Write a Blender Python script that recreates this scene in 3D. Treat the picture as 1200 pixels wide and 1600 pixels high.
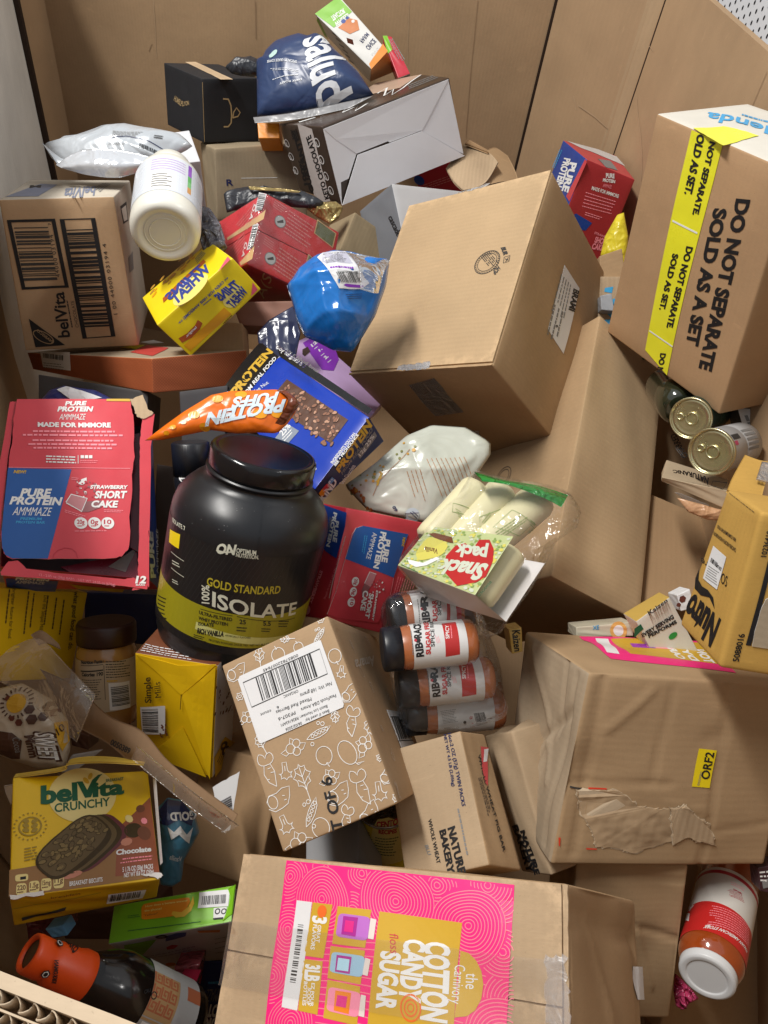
import bpy, bmesh, math, random
from mathutils import Vector, Matrix

# ------------------------------------------------------------------ camera, light, exposure
scene = bpy.context.scene
for o in list(bpy.data.objects):
    bpy.data.objects.remove(o)
CAM = Vector((0.0, 0.0, 1.5))
RT = Vector((0.985622, -0.168964, 0.0)); FW = Vector((0.125414, 0.731584, -0.670117)); UP = Vector((0.113225, 0.660482, 0.742256))
MR = Matrix((RT, FW, UP))            # camera axes -> world axes
MRT = MR.transposed()
FPX, CX, CY = 1180.0, 600.0, 800.0
cam_d = bpy.data.cameras.new('camera'); cam = bpy.data.objects.new('camera', cam_d)
scene.collection.objects.link(cam)
cam.matrix_world = Matrix.Translation(CAM) @ MR.to_4x4()
cam_d.sensor_fit = 'VERTICAL'; cam_d.sensor_height = 36.0; cam_d.sensor_width = 27.0
cam_d.lens = FPX / 1600.0 * 36.0
cam_d.clip_start = 0.02; cam_d.clip_end = 50.0
scene.camera = cam

world = bpy.data.worlds.new('World'); scene.world = world; world.use_nodes = True
bg = world.node_tree.nodes['Background']
bg.inputs['Color'].default_value = (0.92, 0.96, 1.0, 1.0); bg.inputs['Strength'].default_value = 0.50

def strip_lamp(name, loc, aim, sx, sy, power, col, rz=0.0):
    d = bpy.data.lights.new(name, 'AREA'); d.shape = 'RECTANGLE'; d.size = sx; d.size_y = sy
    d.energy = power; d.color = col
    o = bpy.data.objects.new(name, d); scene.collection.objects.link(o)
    o.location = loc
    z = (Vector(loc) - Vector(aim)).normalized()
    y = Vector((-math.sin(rz), math.cos(rz), 0)); y = (y - z * y.dot(z)).normalized(); x = y.cross(z)
    o.matrix_world = Matrix.Translation(loc) @ Matrix((x, y, z)).transposed().to_4x4()
    return o
# rows of ceiling tubes, left of and right of the bin
strip_lamp('ceiling_tube', (-1.50, 0.75, 3.55), (-0.9, 0.8, 0.9), 0.24, 1.5, 112.0, (1.0, 0.97, 0.92), 0.25)
strip_lamp('ceiling_tube', (1.9, 1.2, 3.6), (0.3, 0.8, 0.9), 0.18, 1.5, 36.0, (1.0, 0.97, 0.93), 0.2)
scene.view_settings.view_transform = 'Standard'
try: scene.view_settings.look = 'None'
except Exception: pass
scene.view_settings.exposure = 0.0; scene.view_settings.gamma = 1.0
scene.view_settings.use_curve_mapping = False
scene.cycles.max_bounces = 8; scene.cycles.transparent_max_bounces = 24
scene.cycles.caustics_reflective = False; scene.cycles.caustics_refractive = False
scene.cycles.use_denoising = True

# ------------------------------------------------------------------ layout helpers
def ray(px): return MR @ Vector(((px[0] - CX) / FPX, -(px[1] - CY) / FPX, -1.0))
def at(px, d): return CAM + ray(px) * d
def proj(w):
    q = MRT @ (w - CAM)
    return (CX - FPX * q.x / q.z, CY + FPX * q.y / q.z)
def Z(x0, y0, s): return lambda x, y: (x0 + x / s, y0 + y / s)
rnd = random.Random(7)

# ------------------------------------------------------------------ materials
def lin(c): 
    c = c / 255.0
    return c / 12.92 if c <= 0.04045 else ((c + 0.055) / 1.055) ** 2.4
def S(r, g, b): return (lin(r), lin(g), lin(b), 1.0)
_mats = {}
def _new(name):
    m = bpy.data.materials.new(name); m.use_nodes = True
    nt = m.node_tree
    return m, nt, nt.nodes['Principled BSDF']
def _mixcol(nt, fac, a, b, blend='MIX'):
    n = nt.nodes.new('ShaderNodeMix'); n.data_type = 'RGBA'; n.blend_type = blend
    for k, v in ((0, fac), (6, a), (7, b)):
        if hasattr(v, 'is_linked'): nt.links.new(v, n.inputs[k])
        else: n.inputs[k].default_value = v
    return n.outputs[2]
def _noise(nt, vec, scale, detail=3.0, rough=0.55):
    n = nt.nodes.new('ShaderNodeTexNoise'); n.inputs['Scale'].default_value = scale
    n.inputs['Detail'].default_value = detail; n.inputs['Roughness'].default_value = rough
    nt.links.new(vec, n.inputs['Vector']); return n.outputs['Fac']
def _map(nt, sc):
    tc = nt.nodes.new('ShaderNodeTexCoord'); mp = nt.nodes.new('ShaderNodeMapping')
    mp.inputs['Scale'].default_value = sc; nt.links.new(tc.outputs['Object'], mp.inputs['Vector'])
    return mp.outputs['Vector']
def _ramp(nt, fac, a, b):
    n = nt.nodes.new('ShaderNodeMapRange'); n.inputs['From Min'].default_value = a; n.inputs['From Max'].default_value = b
    nt.links.new(fac, n.inputs['Value']); return n.outputs['Result']
def _bump(nt, h, strength, dist, prev=None):
    n = nt.nodes.new('ShaderNodeBump'); n.inputs['Strength'].default_value = strength; n.inputs['Distance'].default_value = dist
    nt.links.new(h, n.inputs['Height'])
    if prev is not None: nt.links.new(prev, n.inputs['Normal'])
    return n.outputs['Normal']
def _worn(nt, c, v, col, amt):
    """rubbed edges: board fibre showing along convex edges, broken up by noise"""
    g = nt.nodes.new('ShaderNodeNewGeometry'); a = _ramp(nt, g.outputs['Pointiness'], 0.53, 0.62); n = _ramp(nt, _noise(nt, v, 70.0, 4.0, 0.7), 0.42, 0.62)
    m = nt.nodes.new('ShaderNodeMath'); m.operation = 'MULTIPLY'; nt.links.new(a, m.inputs[0]); nt.links.new(n, m.inputs[1])
    k = nt.nodes.new('ShaderNodeMath'); k.operation = 'MULTIPLY'; k.inputs[1].default_value = amt; nt.links.new(m.outputs[0], k.inputs[0])
    return _mixcol(nt, k.outputs[0], c, col)
def sc4(c, f): return (min(1, c[0] * f), min(1, c[1] * f), min(1, c[2] * f), 1.0)

def kraft(name, col=(0.44, 0.285, 0.155, 1.0), axis='x', flute=0.5, rough=0.82, crease=0.0):
    """corrugated kraft board: fibres, flecks, faint flute ridges and scuffs"""
    key = ('kraft', name)
    if key in _mats: return _mats[key]
    col = (col[0] * 0.97, col[1] * 1.005, col[2] * 1.01, 1.0)
    m, nt, b = _new(name)
    v = _map(nt, (1, 1, 1))
    big = _noise(nt, v, 7.0, 4.0)
    c = _mixcol(nt, _ramp(nt, big, 0.3, 0.7), sc4(col, 0.86), sc4(col, 1.1))
    fine = _noise(nt, _map(nt, (90, 420, 90) if axis == 'x' else (420, 90, 90)), 2.0, 3.0)
    c = _mixcol(nt, _ramp(nt, fine, 0.35, 0.7), c, sc4(col, 0.78), 'MIX') if False else _mixcol(nt, 0.22, c, _mixcol(nt, fine, sc4(col, 0.6), sc4(col, 1.25)))
    fleck = _noise(nt, v, 520.0, 2.0, 0.7)
    c = _mixcol(nt, _ramp(nt, fleck, 0.66, 0.80), c, sc4(col, 0.62))
    scuff = _noise(nt, _map(nt, (14, 60, 30)), 1.0, 6.0, 0.7)
    c = _mixcol(nt, _ramp(nt, scuff, 0.62, 0.86), c, sc4(col, 1.28))
    w = nt.nodes.new('ShaderNodeTexWave'); w.wave_type = 'BANDS'; w.bands_direction = {'x': 'X', 'y': 'Y', 'z': 'Z'}[axis]
    w.inputs['Scale'].default_value = 44.0; w.inputs['Distortion'].default_value = 1.2; w.inputs['Detail'].default_value = 2.0
    w.inputs['Detail Scale'].default_value = 0.6
    nt.links.new(v, w.inputs['Vector'])
    c = _mixcol(nt, 0.10 * flute, c, _mixcol(nt, w.outputs['Fac'], sc4(col, 0.6), sc4(col, 1.3)))
    c = _worn(nt, c, v, sc4(col, 1.5), 0.75)
    nt.links.new(c, b.inputs['Base Color'])
    n1 = _bump(nt, w.outputs['Fac'], 0.25 * flute, 0.0008)
    n2 = _bump(nt, big, 0.35, 0.006, n1)
    n3 = _bump(nt, scuff, 0.12, 0.002, n2)
    if crease:
        cn = nt.nodes.new('ShaderNodeTexNoise'); cn.noise_type = 'RIDGED_MULTIFRACTAL'; cn.inputs['Scale'].default_value = 5.0; cn.inputs['Detail'].default_value = 3.0; cn.inputs['Distortion'].default_value = 0.5
        nt.links.new(v, cn.inputs['Vector']); n3 = _bump(nt, cn.outputs['Fac'], crease, 0.006, n3)
    nt.links.new(n3, b.inputs['Normal'])
    b.inputs['Roughness'].default_value = rough; b.inputs['Specular IOR Level'].default_value = 0.3
    _mats[key] = m; return m

def ink(name, col, rough=0.45, spec=0.5, var=0.10, bump=0.10, metallic=0.0, coat=0.0, scale=30.0, wear=0.0):
    """printed or coated board / plastic: a plain colour with faint mottling, handling marks and waviness"""
    key = ('ink', name)
    if key in _mats: return _mats[key]
    m, nt, b = _new(name)
    v = _map(nt, (1, 1, 1))
    n = _noise(nt, v, scale, 4.0)
    f = _noise(nt, v, scale * 14, 2.0)
    c = _mixcol(nt, n, sc4(col, 1 - var), sc4(col, 1 + var * 0.6))
    c = _mixcol(nt, 0.12, c, _mixcol(nt, f, sc4(col, 1 - 2 * var), sc4(col, 1 + var)))
    if wear: c = _worn(nt, c, v, (0.62, 0.60, 0.57, 1), wear)
    nt.links.new(c, b.inputs['Base Color'])
    r = nt.nodes.new('ShaderNodeMapRange'); r.inputs['To Min'].default_value = max(0.03, rough - 0.1); r.inputs['To Max'].default_value = min(1, rough + 0.14)
    nt.links.new(_noise(nt, v, scale * 0.6, 5.0, 0.65), r.inputs['Value']); nt.links.new(r.outputs['Result'], b.inputs['Roughness'])
    if bump: nt.links.new(_bump(nt, _noise(nt, v, scale * 0.5, 2.0), bump, 0.008), b.inputs['Normal'])
    b.inputs['Specular IOR Level'].default_value = spec; b.inputs['Metallic'].default_value = metallic
    if coat: b.inputs['Coat Weight'].default_value = coat; b.inputs['Coat Roughness'].default_value = 0.12
    _mats[key] = m; return m

def foil(name, col, rough=0.3, metallic=0.0, crinkle=0.5, scale=26.0, spec=0.6):
    """flexible film or pouch laminate with folds in it"""
    key = ('foil', name)
    if key in _mats: return _mats[key]
    m, nt, b = _new(name)
    v = _map(nt, (1, 1, 1))
    n = nt.nodes.new('ShaderNodeTexNoise'); n.inputs['Scale'].default_value = scale; n.inputs['Detail'].default_value = 2.0
    n.inputs['Distortion'].default_value = 1.5; nt.links.new(v, n.inputs['Vector'])
    vo = nt.nodes.new('ShaderNodeTexVoronoi'); vo.feature = 'SMOOTH_F1'; vo.inputs['Scale'].default_value = scale * 1.1; vo.inputs['Smoothness'].default_value = 0.4
    nt.links.new(v, vo.inputs['Vector'])
    c = _mixcol(nt, n.outputs['Fac'], sc4(col, 0.88), sc4(col, 1.08))
    nt.links.new(c, b.inputs['Base Color'])
    n1 = _bump(nt, n.outputs['Fac'], crinkle, 0.012)
    n2 = _bump(nt, vo.outputs['Distance'], crinkle * 0.6, 0.008, n1)
    rg = nt.nodes.new('ShaderNodeTexNoise'); rg.noise_type = 'RIDGED_MULTIFRACTAL'; rg.inputs['Scale'].default_value = scale * 0.9; rg.inputs['Detail'].default_value = 2.0; rg.inputs['Distortion'].default_value = 0.8
    nt.links.new(v, rg.inputs['Vector']); n2 = _bump(nt, rg.outputs['Fac'], crinkle * 0.5, 0.004, n2)
    nt.links.new(n2, b.inputs['Normal'])
    b.inputs['Roughness'].default_value = rough; b.inputs['Metallic'].default_value = metallic; b.inputs['Specular IOR Level'].default_value = spec
    _mats[key] = m; return m

def film(name, tint=(1, 1, 1, 1), haze=0.06, gloss=0.9, scale=40.0, crinkle=0.7, rough=0.12, body=(0.9, 0.9, 0.9, 1)):
    """clear wrap: sees through, glints on the creases"""
    key = ('film', name)
    if key in _mats: return _mats[key]
    m = bpy.data.materials.new(name); m.use_nodes = True; nt = m.node_tree
    for n in list(nt.nodes): nt.nodes.remove(n)
    out = nt.nodes.new('ShaderNodeOutputMaterial')
    tr = nt.nodes.new('ShaderNodeBsdfTransparent'); tr.inputs['Color'].default_value = tint
    gl = nt.nodes.new('ShaderNodeBsdfGlossy'); gl.inputs['Roughness'].default_value = rough; gl.inputs['Color'].default_value = (1, 1, 1, 1)
    df = nt.nodes.new('ShaderNodeBsdfDiffuse'); df.inputs['Color'].default_value = body
    v = _map(nt, (1, 1, 1))
    n = nt.nodes.new('ShaderNodeTexNoise'); n.inputs['Scale'].default_value = scale; n.inputs['Detail'].default_value = 3.0; n.inputs['Distortion'].default_value = 2.0
    nt.links.new(v, n.inputs['Vector'])
    bn = _bump(nt, n.outputs['Fac'], crinkle, 0.012)
    for x in (gl, df): nt.links.new(bn, x.inputs['Normal'])
    fr = nt.nodes.new('ShaderNodeFresnel'); fr.inputs['IOR'].default_value = 1.45; nt.links.new(bn, fr.inputs['Normal'])
    mu = nt.nodes.new('ShaderNodeMath'); mu.operation = 'MULTIPLY_ADD'; mu.inputs[1].default_value = gloss; mu.inputs[2].default_value = 0.02
    nt.links.new(fr.outputs['Fac'], mu.inputs[0])
    m1 = nt.nodes.new('ShaderNodeMixShader'); m1.inputs[0].default_value = haze
    nt.links.new(tr.outputs[0], m1.inputs[1]); nt.links.new(df.outputs[0], m1.inputs[2])
    m2 = nt.nodes.new('ShaderNodeMixShader'); nt.links.new(mu.outputs[0], m2.inputs[0])
    nt.links.new(m1.outputs[0], m2.inputs[1]); nt.links.new(gl.outputs[0], m2.inputs[2])
    nt.links.new(m2.outputs[0], out.inputs['Surface'])
    _mats[key] = m; return m

# ------------------------------------------------------------------ objects
COL = scene.collection
def mesh_obj(name, verts, faces, mats, midx=None, parent=None, smooth=False, world_pts=True):
    """one mesh object; points are given in world space and stored in the parent's space"""
    me = bpy.data.meshes.new(name)
    if parent is not None and world_pts:
        inv = root_inv(parent); verts = [inv @ Vector(v) for v in verts]
    me.from_pydata([tuple(v) for v in verts], [], faces)
    for m in mats: me.materials.append(m)
    if midx is not None: me.polygons.foreach_set('material_index', midx)
    if smooth: me.polygons.foreach_set('use_smooth', [True] * len(me.polygons))
    me.update()
    o = bpy.data.objects.new(name, me); COL.objects.link(o)
    if parent is not None: o.parent = parent
    return o
_rootm = {}
def root_inv(o):
    m = Matrix.Identity(4)
    chain = []
    while o is not None: chain.append(o); o = o.parent
    for q in reversed(chain): m = m @ _rootm.get(q.name, Matrix.Identity(4))
    return m.inverted()
def thing(name, label, cat, mat4, group=None):
    o = bpy.data.objects.new(name, None); COL.objects.link(o)
    o.empty_display_size = 0.03
    o.matrix_world = mat4; _rootm[o.name] = mat4.copy()
    o['label'] = label; o['category'] = cat
    if group: o['group'] = group
    return o

def solve_uv(s, px, g=(0.5, 0.5)):
    u, v = g; e = 1e-3
    for _ in range(14):
        p = proj(s.pos(u, v)); a = proj(s.pos(u + e, v)); b = proj(s.pos(u, v + e))
        j00, j10, j01, j11 = (a[0] - p[0]) / e, (a[1] - p[1]) / e, (b[0] - p[0]) / e, (b[1] - p[1]) / e
        rx, ry = px[0] - p[0], px[1] - p[1]
        if rx * rx + ry * ry < 1e-4: break
        det = j00 * j11 - j01 * j10
        if abs(det) < 1e-9: break
        du = (rx * j11 - ry * j01) / det; dv = (ry * j00 - rx * j10) / det
        k = max(abs(du), abs(dv), 1e-9); f = min(1.0, 0.3 / k)
        u += du * f; v += dv * f
    return (u, v)

class Surf:
    gu = (); gv = (); guess = (0.5, 0.5)
    def uv(self, px): return solve_uv(self, px, self.guess)
    def metric(self):
        u, v = self.guess; e = 0.02
        return ((self.pos(u + e, v) - self.pos(u - e, v)).length / (2 * e), (self.pos(u, v + e) - self.pos(u, v - e)).length / (2 * e))

FACES = {  # (u,v) -> unit box coordinates
    'F': lambda u, v: (u, v, 0.0), 'K': lambda u, v: (1 - u, v, -1.0), 'R': lambda u, v: (1.0, v, -u), 'L': lambda u, v: (0.0, v, -(1 - u)),
    'T': lambda u, v: (u, 1.0, -v), 'B': lambda u, v: (u, 0.0, -(1 - v))}
NRM = {'F': (0, 0, 1), 'K': (0, 0, -1), 'R': (1, 0, 0), 'L': (-1, 0, 0), 'T': (0, 1, 0), 'B': (0, -1, 0)}
CK = {'TL': (0, 1, 0), 'TR': (1, 1, 0), 'BR': (1, 0, 0), 'BL': (0, 0, 0), 'tl': (0, 1, -1), 'tr': (1, 1, -1), 'br': (1, 0, -1), 'bl': (0, 0, -1)}
NG = 14
class BoxFace(Surf):
    def __init__(self, box, f):
        self.b = box; self.f = f
        self.gu = self.gv = [i / box.ng for i in range(1, box.ng)]
        self.ph = [(rnd.uniform(0, 6.28), rnd.uniform(0.6, 2.4), rnd.uniform(0.6, 2.4)) for _ in range(4)]
        a, b_, c = [box.tri(*FACES[f](*q)) for q in ((0, 0), (1, 0), (0, 1))]
        self.n = (b_ - a).cross(c - a).normalized()
    def disp(self, u, v):
        if u <= 0 or v <= 0 or u >= 1 or v >= 1: return 0.0
        e = 16 * u * (1 - u) * v * (1 - v)
        w = sum(math.sin(p + 6.283 * (a * u + c * v)) for p, a, c in self.ph) / 4.0
        d = self.b.bulge * e + self.b.rough * w * min(1.0, 7 * min(u, 1 - u, v, 1 - v))
        for (cu, cv, r, amt) in self.b.dents.get(self.f, ()):
            q = ((u - cu) ** 2 + (v - cv) ** 2) / (r * r)
            d += amt * math.exp(-q)
        for (u0, v0, u1, v1, w_, amt) in self.b.folds.get(self.f, ()):
            ex, ey = u1 - u0, v1 - v0; l2 = ex * ex + ey * ey; t = max(0.0, min(1.0, ((u - u0) * ex + (v - v0) * ey) / l2))
            d += amt * math.exp(-((u - u0 - ex * t) ** 2 + (v - v0 - ey * t) ** 2) / (w_ * w_))
        return d
    def pos(self, u, v, h=0.0): return self.b.tri(*FACES[self.f](u, v)) + self.n * (h + self.disp(u, v))

class Box:
    """a carton: an Empty with a 'body' mesh whose eight corners were measured; faces F K R L T B"""
    def __init__(self, name, label, cat, key, mats, r=0.0025, bulge=0.0, rough=0.0008, dents=None, group=None, body='body', corners=None, parent=None, grow=0.0, ng=NG, folds=None):
        R, c, D = BOXES[key] if key else corners
        self.c = {CK[k]: Vector(v) for k, v in zip(CORNER_ORDER, c)}
        self.D = D; self.ng = ng; self.folds = folds or {}; self.bulge = bulge; self.rough = rough; self.dents = dents or {}
        cen = sum(self.c.values(), Vector()) / 8
        if grow:
            for k in self.c: self.c[k] = cen + (self.c[k] - cen) * (1 + grow)
        m3 = Matrix(R); m4 = Matrix.Translation(cen) @ m3.to_4x4()
        self.root = parent or thing(name, label, cat, m4, group)
        self.f = {f: BoxFace(self, f) for f in FACES}
        vs = []; fs = []; mi = []; idx = {}
        mlist = []
        W, H, Dp = D
        for f in FACES:
            m = mats.get(f, mats.get('*'))
            if m is None: continue
            if m not in mlist: mlist.append(m)
            k = mlist.index(m)
            du, dv = {'F': (W, H), 'K': (W, H), 'R': (Dp, H), 'L': (Dp, H), 'T': (W, Dp), 'B': (W, Dp)}[f]
            def lines(L):
                rr = min(r / L, 0.2)
                return sorted(set([0, rr * 0.35, rr] + [i / ng for i in range(1, ng) if rr * 1.2 < i / ng < 1 - rr * 1.2] + [1 - rr, 1 - rr * 0.35, 1]))
            lu, lv = lines(du), lines(dv)
            g = []
            for v in lv:
                row = []
                for u in lu:
                    q = FACES[f](u, v); key3 = tuple(round(x, 5) for x in q)
                    if key3 not in idx:
                        p = [q[0] * W, q[1] * H, (q[2] + 1) * Dp]; dm = (W, H, Dp)
                        cl = [min(max(p[i], r), dm[i] - r) for i in range(3)]
                        d = Vector([p[i] - cl[i] for i in range(3)])
                        if d.length > 1e-9: d = d.normalized() * r
                        p = [cl[i] + d[i] for i in range(3)]
                        w = self.tri(p[0] / W, p[1] / H, p[2] / Dp - 1)
                        if 0 < u < 1 and 0 < v < 1: w = w + self.f[f].n * self.f[f].disp(u, v)
                        idx[key3] = len(vs); vs.append(w)
                    row.append(idx[key3])
                g.append(row)
            for j in range(len(lv) - 1):
                for i in range(len(lu) - 1):
                    fs.append((g[j][i], g[j][i + 1], g[j + 1][i + 1], g[j + 1][i])); mi.append(k)
        self.body = mesh_obj(body, vs, fs, mlist, mi, self.root, smooth=True)
    def tri(self, x, y, z):
        z = -z; c = self.c
        def L(a, b, t): return a * (1 - t) + b * t
        f = L(L(c[(0, 0, 0)], c[(1, 0, 0)], x), L(c[(0, 1, 0)], c[(1, 1, 0)], x), y)
        k = L(L(c[(0, 0, -1)], c[(1, 0, -1)], x), L(c[(0, 1, -1)], c[(1, 1, -1)], x), y)
        return L(f, k, z)

class Lathe(Surf):
    """a turned shape: profile [(radius, height)...] about the line from a to b (world); u=.5 faces the camera"""
    def __init__(self, a, b, prof):
        self.o = a; self.ax = (b - a).normalized(); self.len = (b - a).length; self.prof = prof
        x = (CAM - a); x = (x - self.ax * x.dot(self.ax)).normalized(); self.x = x; self.y = self.ax.cross(x)
        self.gu = [i / 72 for i in range(1, 72)]; self.gv = []
        self.z0 = prof[0][1]; self.z1 = prof[-1][1]
    def setrange(self, z0, z1): self.z0 = z0; self.z1 = z1; return self
    def rad(self, z):
        p = self.prof
        for (r0, h0), (r1, h1) in zip(p, p[1:]):
            if h0 <= z <= h1 and h1 > h0: return r0 + (r1 - r0) * (z - h0) / (h1 - h0)
        return p[0][0] if z < p[0][1] else p[-1][0]
    def pos(self, u, v, h=0.0):
        z = self.z0 + (self.z1 - self.z0) * v; f = (u - 0.5) * 2 * math.pi; r = self.rad(z) + h
        return self.o + self.ax * z + (self.x * math.cos(f) + self.y * math.sin(f)) * r
    def frame(self):
        return Matrix.Translation(self.o) @ Matrix((self.x, self.y, self.ax)).transposed().to_4x4()
    def mesh(self, name, mat, parent, prof=None, n=64, caps=(True, True), flutes=0, flute_d=0.0, squash=None):
        prof = prof or self.prof; vs = []; fs = []
        for r, z in prof:
            for i in range(n):
                f = 2 * math.pi * i / n
                rr = r + (flute_d * (0.5 + 0.5 * math.cos(f * flutes)) if flutes else 0)
                if squash: rr *= squash(f, z)
                vs.append(self.o + self.ax * z + (self.x * math.cos(f) + self.y * math.sin(f)) * rr)
        for j in range(len(prof) - 1):
            for i in range(n):
                fs.append((j * n + i, j * n + (i + 1) % n, (j + 1) * n + (i + 1) % n, (j + 1) * n + i))
        if caps[0]: fs.append(tuple(range(n - 1, -1, -1)))
        if caps[1]: fs.append(tuple((len(prof) - 1) * n + i for i in range(n)))
        o = mesh_obj(name, vs, fs, [mat], None, parent)
        for p in o.data.polygons: p.use_smooth = len(p.vertices) == 4
        return o

class Pouch(Surf):
    """a filled bag: star-shaped outline on a tilted base plane, belly height and folds over it"""
    def __init__(self, outline, c, d, n, H, power=2.4, folds=0.0, nf=7, seed=1, back=0.4, flat=0.0, ridge=()):
        self.n = Vector(n).normalized(); self.cen = at(c, d); self.H = H; self.power = power; self.back = back
        self.ux = (RT_W - self.n * RT_W.dot(self.n)).normalized(); self.uy = self.n.cross(self.ux)
        pts = []
        for p in outline:
            r = ray(p); t = (self.cen - CAM).dot(self.n) / r.dot(self.n); w = CAM + r * t - self.cen
            pts.append((w.dot(self.ux), w.dot(self.uy)))
        # resample the outline by angle
        self.N = 96; self.rad_ = [0.0] * self.N
        for i in range(self.N):
            th = 2 * math.pi * i / self.N; dx, dy = math.cos(th), math.sin(th); best = None
            for (x0, y0), (x1, y1) in zip(pts, pts[1:] + pts[:1]):
                ex, ey = x1 - x0, y1 - y0; den = dx * ey - dy * ex
                if abs(den) < 1e-12: continue
                t = (x0 * ey - y0 * ex) / den; q = (x0 * dy - y0 * dx) / den
                if t > 0 and -1e-6 <= q <= 1 + 1e-6: best = t if best is None else max(best, t)
            self.rad_[i] = best if best else 0.01
        self.sc = max(self.rad_); rr = random.Random(seed)
        self.ph = [(rr.uniform(0, 6.28), rr.uniform(-1, 1) * nf / self.sc, rr.uniform(-1, 1) * nf / self.sc, rr.uniform(0.3, 1)) for _ in range(6)]
        self.folds = folds; self.flat = flat; self.ridge = ridge
        self.gu = self.gv = [i / 22 for i in range(1, 22)]
    def orad(self, th):
        k = th / (2 * math.pi) * self.N; i = int(math.floor(k)); t = k - i
        return self.rad_[i % self.N] * (1 - t) + self.rad_[(i + 1) % self.N] * t
    def height(self, x, y, side=1):
        th = math.atan2(y, x) % (2 * math.pi); s = min(1.0, math.hypot(x, y) / self.orad(th))
        e = max(0.0, 1 - s ** self.power)
        hgt = self.H * e ** 0.6 * (1 if side > 0 else -self.back)
        w = 0.0
        for p, a, b, k in self.ph:
            q = math.sin(p + a * x + b * y + 1.3 * math.sin(0.7 * b * x - 0.6 * a * y)); w += k * (1 - abs(q)) ** 1.5
        return hgt + side * self.folds * (w / 3.0 - 0.5) * min(1.0, 5 * (1 - s) + self.flat)
    def xy(self, u, v): return ((u - 0.5) * 2 * self.sc, (v - 0.5) * 2 * self.sc)
    def pos(self, u, v, h=0.0):
        x, y = self.xy(u, v)
        return self.cen + self.ux * x + self.uy * y + self.n * (self.height(x, y) + h)
    def root_m(self): return Matrix.Translation(self.cen) @ Matrix((self.ux, self.uy, self.n)).transposed().to_4x4()
    def mesh(self, name, mat, parent, rings=22, n=96, backmat=None):
        vs = []; fs = []; mi = []
        for side in (1, -1):
            base = len(vs)
            for j in range(rings + 1):
                s = (j / rings) ** 0.8
                for i in range(n):
                    th = 2 * math.pi * i / n; r = self.orad(th) * s; x, y = r * math.cos(th), r * math.sin(th)
                    h = self.height(x, y, side) if j < rings else 0.0
                    vs.append(self.cen + self.ux * x + self.uy * y + self.n * h)
            for j in range(rings):
                for i in range(n):
                    a, b_, c_, d_ = base + j * n + i, base + j * n + (i + 1) % n, base + (j + 1) * n + (i + 1) % n, base + (j + 1) * n + i
                    fs.append((a, d_, c_, b_) if side > 0 else (a, b_, c_, d_)); mi.append(0 if side > 0 or backmat is None else 1)
        o = mesh_obj(name, vs, fs, [mat] + ([backmat] if backmat else []), mi, parent, smooth=True)
        bm = bmesh.new(); bm.from_mesh(o.data); bmesh.ops.remove_doubles(bm, verts=bm.verts, dist=1e-6); bm.to_mesh(o.data); bm.free()
        return o
RT_W = MR @ Vector((1, 0, 0))

# ------------------------------------------------------------------ printing on surfaces
CHARS = "ABCDEFGHIJKLMNOPQRSTUVWXYZabcdefghijklmnopqrstuvwxyz0123456789.,:;-()%+&'/!?<>|"
GL = {}
def load_glyphs():
    tmp = []
    for w, off in (('r', 0.0), ('b', 0.022), ('k', 0.045)):
        for ch in CHARS:
            for s in (ch, ch + '|'):
                cu = bpy.data.curves.new('glyph', 'FONT'); cu.body = s; cu.size = 1.0; cu.offset = off; cu.resolution_u = 3; cu.fill_mode = 'BOTH'
                o = bpy.data.objects.new('glyph', cu); COL.objects.link(o); tmp.append((w, ch, s, o))
    dg = bpy.context.evaluated_depsgraph_get(); dg.update()
    mx = {}
    for w, ch, s, o in tmp:
        ev = o.evaluated_get(dg); me = ev.to_mesh()
        vs = [(v.co.x, v.co.y) for v in me.vertices]
        if len(s) == 1: GL[(w, ch)] = [vs, [tuple(p.vertices) for p in me.polygons], 0.3]
        mx[(w, s)] = max([v[0] for v in vs] or [0.3])
        ev.to_mesh_clear()
    for w, ch, s, o in tmp:
        if len(s) == 1: GL[(w, ch)][2] = mx[(w, ch + '|')] - mx[(w, '|')]
        cu = o.data; bpy.data.objects.remove(o); bpy.data.curves.remove(cu)
load_glyphs()
CAP = max(v[1] for v in GL[('r', 'H')][0])
def layout(s, w='b', track=0.0):
    x = 0.0; V = []; F = []
    for ch in s:
        if ch == ' ': x += 0.28 + track; continue
        g = GL.get((w, ch))
        if g is None: x += 0.3; continue
        b = len(V); V += [(x + p[0], p[1]) for p in g[0]]; F += [tuple(b + i for i in f) for f in g[1]]
        x += g[2] + track
    if not V: return [], []
    x0 = min(p[0] for p in V); x1 = max(p[0] for p in V)
    return [((p[0] - x0) / (x1 - x0), p[1] / CAP) for p in V], F

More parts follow.
